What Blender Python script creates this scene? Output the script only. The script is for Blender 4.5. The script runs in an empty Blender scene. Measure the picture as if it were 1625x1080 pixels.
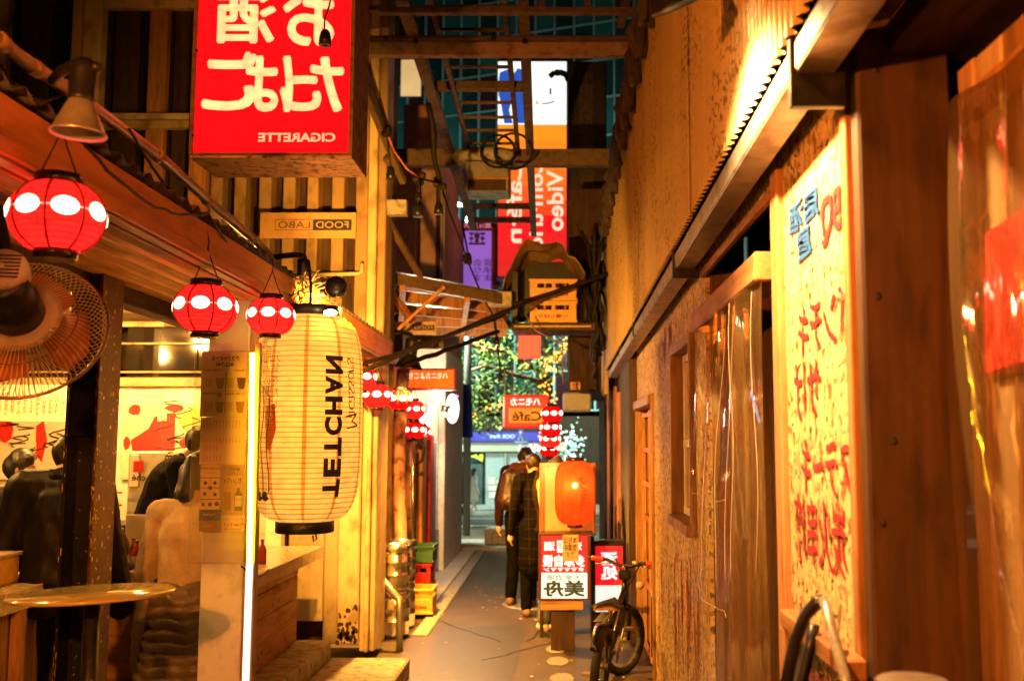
import bpy, bmesh, math, random
from mathutils import Vector, Matrix, Euler
rnd = random.Random(7)
S = bpy.context.scene
COL = S.collection
R = math.radians
V = Vector

# ------------------------------------------------------------------ camera
FPX, CX, CY, PITCH, CAMZ = 1580.0, 890.0, 540.0, R(5.71), 1.7
cd = bpy.data.cameras.new('camera')
cam = bpy.data.objects.new('camera', cd); COL.objects.link(cam)
cam.location = (0, 0, CAMZ); cam.rotation_euler = (R(90) + PITCH, 0, 0)
cd.sensor_width = 36; cd.lens = 36 * FPX / 1625; cd.shift_x = -(CX - 812.5) / 1625
cd.clip_start = 0.05; cd.clip_end = 400
cd.dof.use_dof = True; cd.dof.focus_distance = 4.6; cd.dof.aperture_fstop = 3.0
S.camera = cam
# ------------------------------------------------------------------ night sky
w = bpy.data.worlds.new('World'); S.world = w; w.use_nodes = True
nt = w.node_tree; bg = nt.nodes['Background']
sky = nt.nodes.new('ShaderNodeTexSky'); sky.sky_type = 'NISHITA'; sky.sun_disc = False
sky.sun_elevation = R(-12); sky.sun_rotation = R(200)
nt.links.new(sky.outputs[0], bg.inputs[0]); bg.inputs[1].default_value = 0.012
S.view_settings.view_transform = 'Standard'; S.view_settings.look = 'None'
S.view_settings.exposure = 2.1; S.view_settings.gamma = 1.0; S.view_settings.use_curve_mapping = False
S.render.engine = 'CYCLES'
S.cycles.use_denoising = True; S.cycles.max_bounces = 7; S.cycles.diffuse_bounces = 4
S.cycles.transparent_max_bounces = 16; S.cycles.sample_clamp_indirect = 6.0
S.cycles.caustics_reflective = False; S.cycles.caustics_refractive = False
WARM = (1.0, 0.36, 0.04); AMBER = (1.0, 0.42, 0.055); YEL = (1.0, 0.48, 0.10); EK = .42
TS = bpy.data.scenes.new('scratch')       # text and bodies are evaluated here, apart from the scene
def evaluated(o):
    TS.collection.objects.link(o); vl = TS.view_layers[0]; vl.update(); dg = vl.depsgraph; dg.update()
    m = bpy.data.meshes.new_from_object(o.evaluated_get(dg)); TS.collection.objects.unlink(o); return m

def P(x, y, d):                       # photo pixel (1625 wide) at distance d along the alley -> world point
    u = (x - CX) / FPX; v = (CY - y) / FPX
    s = d / (math.cos(PITCH) - v * math.sin(PITCH))
    return V((u * s, d, CAMZ + (math.sin(PITCH) + v * math.cos(PITCH)) * s))
def PW(x, y, X):                      # photo pixel on the wall plane at X
    a = P(x, y, 1.0); return P(x, y, X / a.x)
def PG(x, y, z=0.0):                  # photo pixel on a level plane
    a = P(x, y, 1.0); return P(x, y, (z - CAMZ) / (a.z - CAMZ))

# ------------------------------------------------------------------ materials
def nd(t, n, **k):
    o = t.nodes.new('ShaderNode' + n)
    for a, b in k.items(): setattr(o, a, b)
    return o
def base(name):
    m = bpy.data.materials.new(name); m.use_nodes = True
    t = m.node_tree; return m, t, t.nodes['Principled BSDF'], t.links
def coords(t, scale):
    tc = nd(t, 'TexCoord'); mp = nd(t, 'Mapping'); mp.inputs['Scale'].default_value = scale
    t.links.new(tc.outputs['Object'], mp.inputs['Vector']); return mp.outputs[0]
def ramp(t, fac, stops):
    r = nd(t, 'ValToRGB'); e = r.color_ramp.elements
    while len(e) < len(stops): e.new(0.5)
    for i, (p, c) in enumerate(stops): e[i].position = p; e[i].color = (*c[:3], 1) if hasattr(c, '__len__') else (c, c, c, 1)
    t.links.new(fac, r.inputs[0]); return r.outputs[0]
def mul(c, k): return tuple(min(1, x * k) for x in c)
def M(name, col, rough=.6, metal=0., var=.3, sc=6., st=(1, 1, 1), bump=.15, dirt=.35, dcol=None, dsc=25., spec=.5, bd=.004, dth=(.34, .50), diso=False):
    m, t, b, L = base(name)
    vec = coords(t, tuple(sc * s for s in st))
    n = nd(t, 'TexNoise'); n.inputs['Scale'].default_value = 1; n.inputs['Detail'].default_value = 7; n.inputs['Roughness'].default_value = .65
    L.new(vec, n.inputs['Vector'])
    c = ramp(t, n.outputs['Fac'], [(.28, mul(col, 1 - var)), (.72, mul(col, 1 + var * .7))])
    n2 = nd(t, 'TexNoise'); n2.inputs['Scale'].default_value = 1; n2.inputs['Detail'].default_value = 5
    L.new(coords(t, tuple(dsc * (1 if diso else s ** .5) for s in st)), n2.inputs['Vector'])
    if dirt:
        k = ramp(t, n2.outputs['Fac'], [(dth[0], dirt), (dth[1], 0.)])
        if diso:                                   # rust specks come in clusters
            n3 = nd(t, 'TexNoise'); n3.inputs['Scale'].default_value = 1; n3.inputs['Detail'].default_value = 3; L.new(coords(t, (1.7, 1.7, 1.3)), n3.inputs['Vector'])
            pm = nd(t, 'Math', operation='MULTIPLY'); L.new(k, pm.inputs[0]); L.new(ramp(t, n3.outputs['Fac'], [(.42, .08), (.62, 1.)]), pm.inputs[1]); k = pm.outputs[0]
        mx = nd(t, 'Mix', data_type='RGBA'); L.new(k, mx.inputs[0]); L.new(c, mx.inputs[6])
        mx.inputs[7].default_value = (*(dcol or mul(col, .25)), 1); c = mx.outputs[2]
    L.new(c, b.inputs['Base Color'])
    L.new(ramp(t, n2.outputs['Fac'], [(.3, min(1, rough * 1.25)), (.7, rough * .8)]), b.inputs['Roughness'])
    b.inputs['Metallic'].default_value = metal; b.inputs['Specular IOR Level'].default_value = spec
    if bump:
        bp = nd(t, 'Bump'); bp.inputs['Strength'].default_value = bump; bp.inputs['Distance'].default_value = bd
        ad = nd(t, 'Math', operation='ADD'); L.new(n.outputs['Fac'], ad.inputs[0]); L.new(n2.outputs['Fac'], ad.inputs[1])
        L.new(ad.outputs[0], bp.inputs['Height']); L.new(bp.outputs[0], b.inputs['Normal'])
    return m
def wood(name, col, axis, rough=.55, var=.45, dirt=.45, spec=.22):
    st = {'x': (.12, 2.2, 2.2), 'y': (2.2, .12, 2.2), 'z': (2.2, 2.2, .12)}[axis]
    return M(name, col, rough, 0, var, 9, st, .25, dirt, mul(col, .3), 14, spec)
def EM(name, col, s, var=0., sc=30.):
    m, t, b, L = base(name)
    b.inputs['Base Color'].default_value = (*mul(col, .4), 1); b.inputs['Roughness'].default_value = .5
    b.inputs['Emission Color'].default_value = (*col, 1); b.inputs['Emission Strength'].default_value = s * EK
    if var:
        n = nd(t, 'TexNoise'); n.inputs['Detail'].default_value = 6; L.new(coords(t, (sc,) * 3), n.inputs['Vector']); n.inputs['Scale'].default_value = 1
        L.new(ramp(t, n.outputs['Fac'], [(.3, mul(col, 1 - var)), (.7, col)]), b.inputs['Emission Color'])
    return m
def PAPER(name, col, s, trans=.10, tl=.6, ribs=0., tint=None):
    """lit paper: gives off light, lets the lamp inside show through, a little straight transmission"""
    m, t, b, L = base(name); out = t.nodes['Material Output']; t.nodes.remove(b)
    n = nd(t, 'TexNoise'); n.inputs['Detail'].default_value = 7; n.inputs['Scale'].default_value = 1
    L.new(coords(t, (14, 14, 30)), n.inputs['Vector'])
    c = ramp(t, n.outputs['Fac'], [(.3, mul(col, .72)), (.68, col)])
    if ribs:
        wv = nd(t, 'TexWave', wave_type='BANDS', bands_direction='Z'); wv.inputs['Scale'].default_value = ribs; wv.inputs['Distortion'].default_value = .6
        L.new(coords(t, (1, 1, 1)), wv.inputs['Vector'])
        mx = nd(t, 'Mix', data_type='RGBA', blend_type='MULTIPLY'); mx.inputs[0].default_value = 1
        L.new(c, mx.inputs[6]); L.new(ramp(t, wv.outputs['Fac'], [(.0, .42), (.22, 1.)]), mx.inputs[7]); c = mx.outputs[2]
    e = nd(t, 'Emission'); e.inputs[1].default_value = s * EK; L.new(c, e.inputs[0])
    tr = nd(t, 'BsdfTranslucent'); L.new(c, tr.inputs[0])
    df = nd(t, 'BsdfDiffuse'); L.new(c, df.inputs[0])
    m1 = nd(t, 'MixShader'); m1.inputs[0].default_value = tl; L.new(df.outputs[0], m1.inputs[1]); L.new(tr.outputs[0], m1.inputs[2])
    ad = nd(t, 'AddShader'); L.new(e.outputs[0], ad.inputs[0]); L.new(m1.outputs[0], ad.inputs[1])
    tp = nd(t, 'BsdfTransparent'); tp.inputs[0].default_value = (*(tint or col), 1)
    m2 = nd(t, 'MixShader'); m2.inputs[0].default_value = trans; L.new(ad.outputs[0], m2.inputs[1]); L.new(tp.outputs[0], m2.inputs[2])
    L.new(m2.outputs[0], out.inputs[0]); return m
def CLEAR(name, tint, opaque=.25, rough=.12, milk=(.5, .35, .2), bump=.3, sc=7., shine=1.):
    """thin clear sheet: see-through, shiny, a little milky"""
    m, t, b, L = base(name); out = t.nodes['Material Output']; t.nodes.remove(b)
    n = nd(t, 'TexNoise'); n.inputs['Detail'].default_value = 4; n.inputs['Scale'].default_value = 1
    L.new(coords(t, (sc * 2, sc * 2, sc * .4)), n.inputs['Vector'])
    bp = nd(t, 'Bump'); bp.inputs['Strength'].default_value = bump; bp.inputs['Distance'].default_value = .03; L.new(n.outputs['Fac'], bp.inputs['Height'])
    gl = nd(t, 'BsdfGlossy'); gl.inputs['Roughness'].default_value = rough; gl.inputs[0].default_value = (.9, .9, .9, 1); L.new(bp.outputs[0], gl.inputs['Normal'])
    df = nd(t, 'BsdfDiffuse'); df.inputs[0].default_value = (*milk, 1)
    tp = nd(t, 'BsdfTransparent'); tp.inputs[0].default_value = (*tint, 1)
    m1 = nd(t, 'MixShader'); L.new(ramp(t, n.outputs['Fac'], [(.35, opaque * .4), (.7, min(1, opaque * 1.6))]), m1.inputs[0]); L.new(tp.outputs[0], m1.inputs[1]); L.new(df.outputs[0], m1.inputs[2])
    fr = nd(t, 'Fresnel'); fr.inputs[0].default_value = 1.5; L.new(bp.outputs[0], fr.inputs['Normal'])
    m2 = nd(t, 'MixShader'); fm = nd(t, 'Math', operation='MULTIPLY'); fm.inputs[1].default_value = shine; L.new(fr.outputs[0], fm.inputs[0]); L.new(fm.outputs[0], m2.inputs[0]); L.new(m1.outputs[0], m2.inputs[1]); L.new(gl.outputs[0], m2.inputs[2])
    L.new(m2.outputs[0], out.inputs[0]); return m
def OSB(name):
    m, t, b, L = base(name)
    vec = coords(t, (1, 1, 1))
    n0 = nd(t, 'TexNoise'); n0.inputs['Scale'].default_value = 9; n0.inputs['Detail'].default_value = 2; L.new(vec, n0.inputs['Vector'])
    cols = []
    for k, (rot, scl) in enumerate([(.5, (20, 26, 60)), (-.8, (20, 60, 24))]):
        mp = nd(t, 'Mapping'); mp.inputs['Rotation'].default_value = (rot, 0, 0); mp.inputs['Scale'].default_value = scl
        va = nd(t, 'VectorMath', operation='MULTIPLY_ADD'); va.inputs[1].default_value = (.09,) * 3
        L.new(n0.outputs['Color'], va.inputs[0]); L.new(vec, va.inputs[2]); L.new(va.outputs[0], mp.inputs[0])
        vo = nd(t, 'TexVoronoi'); vo.inputs['Scale'].default_value = 1; vo.inputs['Randomness'].default_value = 1; L.new(mp.outputs[0], vo.inputs['Vector'])
        cols.append(vo)
    sp = nd(t, 'SeparateColor'); L.new(cols[0].outputs['Color'], sp.inputs[0])
    sp2 = nd(t, 'SeparateColor'); L.new(cols[1].outputs['Color'], sp2.inputs[0])
    c1 = ramp(t, sp.outputs[0], [(0., (.24, .13, .05)), (.3, (.50, .35, .17)), (1., (.68, .51, .24))])
    c2 = ramp(t, sp2.outputs[1], [(0., (.18, .09, .035)), (.3, (.48, .33, .15)), (1., (.66, .49, .22))])
    mx = nd(t, 'Mix', data_type='RGBA'); L.new(ramp(t, sp2.outputs[0], [(.45, 0.), (.5, 1.)]), mx.inputs[0]); L.new(c1, mx.inputs[6]); L.new(c2, mx.inputs[7])
    n2 = nd(t, 'TexNoise'); n2.inputs['Scale'].default_value = 34; n2.inputs['Detail'].default_value = 5; L.new(vec, n2.inputs['Vector'])
    m2 = nd(t, 'Mix', data_type='RGBA'); L.new(ramp(t, n2.outputs['Fac'], [(.372, .95), (.425, 0.)]), m2.inputs[0]); L.new(mx.outputs[2], m2.inputs[6]); m2.inputs[7].default_value = (.035, .016, .006, 1)
    L.new(m2.outputs[2], b.inputs['Base Color']); b.inputs['Roughness'].default_value = .7; b.inputs['Specular IOR Level'].default_value = .25
    bp = nd(t, 'Bump'); bp.inputs['Strength'].default_value = .8; bp.inputs['Distance'].default_value = .005
    ad = nd(t, 'Math', operation='ADD'); L.new(sp.outputs[2], ad.inputs[0]); L.new(n2.outputs['Fac'], ad.inputs[1])
    L.new(ad.outputs[0], bp.inputs['Height']); L.new(bp.outputs[0], b.inputs['Normal'])
    return m
def BRICKISH(name, col, line, size, lw, axis='z'):
    """small checked cloth print"""
    m, t, b, L = base(name)
    tc = coords(t, (1, 1, 1)); s = nd(t, 'SeparateXYZ'); L.new(tc, s.inputs[0]); fs = []
    for k in (0, 2):
        a = nd(t, 'Math', operation='PINGPONG'); L.new(s.outputs[k], a.inputs[0]); a.inputs[1].default_value = size
        g = nd(t, 'Math', operation='LESS_THAN'); L.new(a.outputs[0], g.inputs[0]); g.inputs[1].default_value = lw; fs.append(g)
    mxx = nd(t, 'Math', operation='MAXIMUM'); L.new(fs[0].outputs[0], mxx.inputs[0]); L.new(fs[1].outputs[0], mxx.inputs[1])
    mx = nd(t, 'Mix', data_type='RGBA'); L.new(mxx.outputs[0], mx.inputs[0]); mx.inputs[6].default_value = (*col, 1); mx.inputs[7].default_value = (*line, 1)
    L.new(mx.outputs[2], b.inputs['Base Color']); b.inputs['Specular IOR Level'].default_value = .05; b.inputs['Roughness'].default_value = .9
    return m

# ------------------------------------------------------------------ mesh builder
class MB:
    def __init__(s): s.v = []; s.f = []; s.sm = []; s.mi = []
    def add(s, vs, fs, sm=False, mi=0):
        o = len(s.v); s.v += [V(v) for v in vs]; s.f += [[i + o for i in f] for f in fs]; s.sm += [sm] * len(fs); s.mi += [mi] * len(fs); return s
    def box(s, c, size, rot=None, mi=0):
        x, y, z = (k / 2 for k in size); c = V(c)
        vs = [V(p) for p in ((-x, -y, -z), (x, -y, -z), (x, y, -z), (-x, y, -z), (-x, -y, z), (x, -y, z), (x, y, z), (-x, y, z))]
        if rot is not None:
            q = rot if isinstance(rot, Matrix) else Euler(rot).to_matrix(); vs = [q @ v for v in vs]
        return s.add([c + v for v in vs], [(0, 3, 2, 1), (4, 5, 6, 7), (0, 1, 5, 4), (1, 2, 6, 5), (2, 3, 7, 6), (3, 0, 4, 7)], mi=mi)
    def bb(s, lo, hi, mi=0):
        lo, hi = V(lo), V(hi); return s.box((lo + hi) / 2, [abs(hi[i] - lo[i]) for i in range(3)], mi=mi)
    def bar(s, a, b, wd, ht, up=(0, 0, 1), mi=0):
        a, b = V(a), V(b); d = (b - a).normalized(); x = d.cross(V(up)).normalized(); z = x.cross(d)
        q = Matrix((x, d, z)).transposed(); return s.box((a + b) / 2, (wd, (b - a).length, ht), q, mi)
    def quad(s, a, b, c, d, mi=0): return s.add([a, b, c, d], [(0, 1, 2, 3)], mi=mi)
    def tube(s, pts, r, seg=8, closed=False, cap=True, mi=0):
        pts = [V(p) for p in pts]; n = len(pts); rs = r if isinstance(r, (list, tuple)) else [r] * n
        vs = []; px = None
        for i, p in enumerate(pts):
            a = pts[(i - 1) % n] if closed or i > 0 else p; b = pts[(i + 1) % n] if closed or i < n - 1 else p
            d = (b - a).normalized() if (b - a).length > 1e-9 else V((0, 0, 1))
            if px is None: px = d.orthogonal().normalized()
            px = (px - d * px.dot(d)); px = px.normalized() if px.length > 1e-6 else d.orthogonal().normalized()
            py = d.cross(px)
            for k in range(seg):
                an = 2 * math.pi * k / seg; vs.append(p + (px * math.cos(an) + py * math.sin(an)) * rs[i])
        fs = []
        for i in range(n if closed else n - 1):
            j = (i + 1) % n
            for k in range(seg): fs.append((i * seg + k, i * seg + (k + 1) % seg, j * seg + (k + 1) % seg, j * seg + k))
        if cap and not closed: fs += [tuple(range(seg))[::-1], tuple((n - 1) * seg + k for k in range(seg))]
        return s.add(vs, fs, True, mi)
    def cyl(s, a, b, r, seg=16, r2=None, mi=0): return s.tube([a, b], [r, r if r2 is None else r2], seg, mi=mi)
    def lathe(s, prof, c=(0, 0, 0), seg=24, q=None, mi=0, closed=False):
        c = V(c); vs = []; n = len(prof)
        for (r, z) in prof:
            for k in range(seg):
                a = 2 * math.pi * k / seg; p = V((r * math.cos(a), r * math.sin(a), z)); vs.append(c + (q @ p if q else p))
        fs = [(i * seg + k, i * seg + (k + 1) % seg, (i + 1) * seg + (k + 1) % seg, (i + 1) * seg + k) for i in range(n - 1) for k in range(seg)]
        if closed: fs += [tuple(range(seg))[::-1], tuple((n - 1) * seg + k for k in range(seg))]
        return s.add(vs, fs, True, mi)
    def ball(s, c, r, seg=12, sc=(1, 1, 1), q=None, mi=0):
        c = V(c); h = seg // 2 + 1; vs = []; fs = []
        for i in range(h + 1):
            t = math.pi * i / h
            for k in range(seg):
                a = 2 * math.pi * k / seg; p = V((math.sin(t) * math.cos(a) * sc[0], math.sin(t) * math.sin(a) * sc[1], math.cos(t) * sc[2])) * r
                vs.append(c + (q @ p if q else p))
        for i in range(h):
            for k in range(seg): fs.append((i * seg + k, (i + 1) * seg + k, (i + 1) * seg + (k + 1) % seg, i * seg + (k + 1) % seg))
        return s.add(vs, fs, True, mi)
    def sheet(s, fn, nu, nv, mi=0, sm=True):
        vs = [fn(i / nu, j / nv) for j in range(nv + 1) for i in range(nu + 1)]
        return s.add(vs, [(j * (nu + 1) + i, j * (nu + 1) + i + 1, (j + 1) * (nu + 1) + i + 1, (j + 1) * (nu + 1) + i) for j in range(nv) for i in range(nu)], sm, mi)
    def poly(s, pts, mi=0): return s.add(pts, [tuple(range(len(pts)))], mi=mi)
    def mesh(s, name, mats):
        m = bpy.data.meshes.new(name); m.from_pydata([tuple(v) for v in s.v], [], s.f)
        m.polygons.foreach_set('use_smooth', s.sm)
        for k in (mats if isinstance(mats, (list, tuple)) else [mats]): m.materials.append(k)
        if any(s.mi): m.polygons.foreach_set('material_index', s.mi)
        m.update(); return m
    def build(s, name, mats, parent=None, bev=0., solid=0.):
        return place(name, s.mesh(name, mats), parent, bev, solid)
def place(name, mesh, parent=None, bev=0., solid=0.):
    o = bpy.data.objects.new(name, mesh); COL.objects.link(o)
    if parent is not None:
        o.parent = parent
        if parent.type == 'EMPTY': o.location = -parent.location
    if solid:
        k = o.modifiers.new('thick', 'SOLIDIFY'); k.thickness = solid; k.offset = 0
    if bev:
        k = o.modifiers.new('edge', 'BEVEL'); k.width = bev; k.segments = 1; k.limit_method = 'ANGLE'; k.angle_limit = R(40)
    return o
def tag(o, label=None, cat=None, group=None, kind=None):
    if label: o['label'] = label
    if cat: o['category'] = cat
    if group: o['group'] = group
    if kind: o['kind'] = kind
    return o
def thing(name, label, cat, loc=(0, 0, 0), group=None):
    o = bpy.data.objects.new(name, None); o.empty_display_size = .1; COL.objects.link(o); o.location = V(loc)
    return tag(o, label, cat, group)
def dup(root, loc, label, rz=0., scale=1.):
    r = root.copy(); COL.objects.link(r); r.location = V(loc); r['label'] = label; r.rotation_euler = (0, 0, rz); r.scale = (scale,) * 3
    for ch in list(root.children):
        c = ch.copy(); COL.objects.link(c); c.parent = r
        for g in list(ch.children):
            e = g.copy(); COL.objects.link(e); e.parent = c
    return r
def box(name, mat, parent, c, size, rot=None, bev=.004): return MB().box(c, size, rot).build(name, mat, parent, bev)
def bbx(name, mat, parent, lo, hi, bev=.004): return MB().bb(lo, hi).build(name, mat, parent, bev)
def bars(name, mat, parent, a, b, wd, ht, up=(0, 0, 1), bev=.004): return MB().bar(a, b, wd, ht, up).build(name, mat, parent, bev)
def tubes(name, mat, parent, pts, r, seg=8, closed=False): return MB().tube(pts, r, seg, closed).build(name, mat, parent)
def sag(a, b, dz, n=14): 
    a, b = V(a), V(b); return [a.lerp(b, i / n) - V((0, 0, dz * 4 * (i / n) * (1 - i / n))) for i in range(n + 1)]
def wob(pts, k):
    return [V(p) + V((rnd.uniform(-k, k), rnd.uniform(-k, k), rnd.uniform(-k, k))) for p in pts]
def lamp(name, kind, loc, energy, col, size=.05, aim=None, spot=None, blend=.5):
    l = bpy.data.lights.new(name, kind); l.energy = energy; l.color = col
    if kind == 'AREA': l.size = size
    else: l.shadow_soft_size = size
    if kind == 'SPOT': l.spot_size = R(spot); l.spot_blend = blend
    o = bpy.data.objects.new(name, l); COL.objects.link(o); o.location = V(loc)
    if aim is not None: o.rotation_euler = (V(aim) - V(loc)).to_track_quat('-Z', 'Y').to_euler()
    return o
# ------------------------------------------------------------------ lettering (the photograph is mirrored, so is its writing)
_tc = {}
def glyphs(s, bold, line=1.0):
    k = (s, bold, line)
    if k not in _tc:
        cu = bpy.data.curves.new('t', 'FONT'); cu.body = s; cu.offset = bold; cu.resolution_u = 3; cu.space_line = line; cu.align_x = 'CENTER'
        o = bpy.data.objects.new('t', cu); m = evaluated(o)
        vs = [v.co.copy() for v in m.vertices]; fs = [list(p.vertices) for p in m.polygons]
        bpy.data.objects.remove(o); bpy.data.curves.remove(cu); bpy.data.meshes.remove(m)
        xs = [v.x for v in vs]; ys = [v.y for v in vs]
        cx, cy = (min(xs) + max(xs)) / 2, (min(ys) + max(ys)) / 2
        _tc[k] = ([(v.x - cx, v.y - cy) for v in vs], fs, max(xs) - min(xs), max(ys) - min(ys))
    return _tc[k]
def front(c):                         # a surface that faces the camera's end of the alley
    c = V(c); return lambda a, b: c + V((a, 0, b))
def wallr(c):                         # the right wall, seen obliquely: image right is nearer
    c = V(c); return lambda a, b: c + V((0, -a, b))
def text_mb(mb, s, fn, wd=None, ht=None, rot=0., bold=.0, mirror=True, line=1.0, cuts=None, mi=0, jit=0.):
    if bold > .02 and not cuts and any(ord(c) > 0x2000 for c in s):      # heavy brush weight: the strokes laid several times, slightly shifted
        vs, fs, w0, h0 = glyphs(s, 0., line); sx = (wd / w0) if wd else (ht / h0); sy = (ht / h0) if ht else sx
        e1, e2 = fn(.01, 0) - fn(0, 0), fn(0, .01) - fn(0, 0); nn = e1.cross(e2).normalized() * .0003
        for k in range(7):
            r = 0 if k == 6 else bold * 1.25; dx, dy = r * sx * math.cos(k * 1.047), r * sy * math.sin(k * 1.047)
            text_mb(mb, s, (lambda a, b, dx=dx, dy=dy, k=k: fn(a + dx, b + dy) + nn * k), wd, ht, rot, 0., mirror, line, None, mi, jit)
        return mb
    vs, fs, w0, h0 = glyphs(s, bold, line)
    sx = (wd / w0) if wd else (ht / h0); sy = (ht / h0) if ht else sx
    pts = []
    for x, y in vs:
        x, y = x * sx, y * sy
        if jit: x += jit * math.sin(y * 61 + x * 40); y += jit * math.sin(x * 57)
        if rot: x, y = x * math.cos(rot) - y * math.sin(rot), x * math.sin(rot) + y * math.cos(rot)
        pts.append((-x if mirror else x, y))
    if cuts:
        bm = bmesh.new(); bv = [bm.verts.new((a, b, 0)) for a, b in pts]
        for f in fs:
            try: bm.faces.new([bv[i] for i in f])
            except ValueError: pass
        for axis, k, lo, hi in cuts:
            for i in range(1, k):
                p = lo + (hi - lo) * i / k; co = (p, 0, 0) if axis == 0 else (0, p, 0)
                bmesh.ops.bisect_plane(bm, geom=bm.verts[:] + bm.edges[:] + bm.faces[:], plane_co=co, plane_no=(1, 0, 0) if axis == 0 else (0, 1, 0))
        bm.verts.index_update(); pts = [(v.co.x, v.co.y) for v in bm.verts]; fs = [[v.index for v in f.verts] for f in bm.faces]; bm.free()
    mb.add([fn(a, b) for a, b in pts], fs, mi=mi); return mb
def text(parent, s, fn, mat, wd=None, ht=None, name='lettering', **k):
    return text_mb(MB(), s, fn, wd, ht, **k).build(name, mat, parent)
# ------------------------------------------------------------------ material library
mAsph = M('asphalt', (.050, .034, .021), .42, 0, .55, 1.6, bump=.6, dirt=.75, dcol=(.20, .17, .14), dsc=120, bd=.006, dth=(.36, .44))
mAsphD = M('asphalt_patch', (.035, .031, .028), .36, 0, .4, 5, bump=.6, dirt=.6, dcol=(.10, .09, .08), dsc=140, bd=.006)
mConc = M('concrete', (.36, .33, .28), .8, 0, .3, 4, bump=.4, dirt=.6, dsc=18)
mPave = M('paving', (.50, .47, .42), .7, 0, .2, 3, bump=.3, dirt=.4, dsc=30)
mKerb = M('kerb_stone', (.30, .29, .27), .8, 0, .25, 8)
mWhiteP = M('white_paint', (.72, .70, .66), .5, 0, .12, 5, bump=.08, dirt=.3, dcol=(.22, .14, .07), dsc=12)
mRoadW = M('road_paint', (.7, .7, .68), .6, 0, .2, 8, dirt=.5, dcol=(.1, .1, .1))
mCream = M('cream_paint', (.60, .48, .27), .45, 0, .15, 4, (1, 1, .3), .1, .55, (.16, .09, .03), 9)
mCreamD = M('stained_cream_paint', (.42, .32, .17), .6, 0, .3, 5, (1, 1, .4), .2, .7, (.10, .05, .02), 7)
mOrWood = wood('orange_wood', (.42, .20, .075), 'z')
mWoodY = wood('plank_wood_along', (.34, .15, .055), 'y')
mWoodX = wood('plank_wood_across', (.40, .22, .09), 'x')
mWoodZ = wood('plank_wood_upright', (.30, .16, .07), 'z')
mDoor2 = wood('old_door_wood_dark', (.085, .04, .016), 'z', .6); mDoor3 = wood('old_door_wood_pale', (.24, .12, .05), 'z', .6)
mDoor = wood('old_door_wood', (.15, .07, .028), 'z', .6)
mDarkWZ = wood('dark_wood_upright', (.055, .03, .015), 'z', .7)
mDarkWY = wood('dark_wood_along', (.055, .027, .012), 'y', .6)
mPaleW = wood('pale_wood', (.52, .38, .22), 'z', .6, .25, .3)
mPaleWY = wood('pale_wood_along', (.50, .36, .21), 'y', .6, .25, .3)
mFascia = wood('fascia_wood', (.56, .18, .05), 'y', .4, .35, .4)
mSteelO = M('rusted_steel_beam', (.12, .08, .048), .55, .1, .35, 6, bump=.3, dirt=.8, dcol=(.07, .03, .012), dsc=16)
mSteelG = M('galvanised_steel', (.42, .40, .36), .38, .8, .2, 5, bump=.15, dirt=.5, dcol=(.14, .07, .03), dsc=10)
mSteel = M('stainless_steel', (.62, .60, .57), .22, 1., .1, 8, bump=.05, dirt=.1)
mBlackM = M('black_metal', (.010, .009, .008), .38, .1, .4, 8, bump=.1, dirt=.25, dcol=(.06, .04, .025), dsc=20, spec=.3)
mBlackChip = M('chipped_black_steel', (.009, .008, .007), .4, .2, .5, 7, bump=.3, dirt=.95, dcol=(.50, .33, .15), dsc=45, dth=(.29, .32))
mBrownChip = M('chipped_brown_steel', (.085, .035, .015), .4, .2, .5, 7, bump=.3, dirt=.95, dcol=(.55, .42, .22), dsc=38, dth=(.33, .36))
mBlackP = M('black_plastic', (.010, .009, .009), .35, 0, .3, 10, bump=.05, dirt=.1, spec=.3)
mRubber = M('black_rubber', (.015, .015, .015), .7, 0, .3, 20, bump=.2, dirt=.2)
mCable = M('cable', (.012, .009, .007), .6, 0, .4, 30, bump=.2, dirt=.4, dcol=(.05, .028, .012), spec=.2)
mWire = M('pale_wire', (.20, .13, .07), .5, 0, .3, 30, bump=0, dirt=.2)
mSiding = M('ribbed_siding', (.36, .24, .12), .5, .15, .25, 3, (1, 1, .25), .15, .6, (.10, .05, .02), 8)
mSheetR = M('corrugated_sheet_aged', (.52, .38, .17), .42, .2, .2, 1.5, (1, 2, .3), .08, .8, (.10, .05, .016), 46, dth=(.38, .48), diso=True)
mTrans = CLEAR('roof_sheet', (.55, .42, .38), .75, .25, (.34, .19, .13), .2)
mVinyl = CLEAR('clear_vinyl', (.96, .90, .78), .07, .06, (.45, .28, .12), .30, 4, .14)
mAcryl = CLEAR('clear_acrylic', (.95, .93, .90), .09, .04, (.6, .5, .4), .05, 3)
mGlassD = M('dark_glass', (.018, .014, .012), .06, 0, .4, 1.5, bump=.02, dirt=.2, dcol=(.06, .03, .015), dsc=3, spec=.7)
mGlassT = M('teal_glass', (.012, .035, .036), .08, 0, .5, .5, bump=.02, dirt=0, spec=.8)
mRedP = M('red_paint', (.50, .02, .012), .4, 0, .2, 8, bump=.08, dirt=.3)
mRedInk = M('red_marker', (.32, .006, .010), .6, 0, .25, 40, bump=0, dirt=.35, dcol=(.25, .01, .01), dsc=60)
mBlueInk = M('blue_marker', (.012, .075, .26), .6, 0, .25, 40, bump=0, dirt=.3, dsc=60)
mInk = M('black_ink', (.02, .016, .014), .6, 0, .2, 40, bump=0, dirt=0)
mBrownInk = M('brown_ink', (.30, .10, .04), .7, 0, .2, 40, bump=0, dirt=0)
mOSB = OSB('chipboard')
mPaperW = M('paper_white', (.66, .56, .45), .7, 0, .08, 6, bump=.05, dirt=0)
mTile = M('glazed_tile', (.60, .50, .34), .18, 0, .2, 12, bump=.05, dirt=.3, dcol=(.25, .15, .07))
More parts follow.
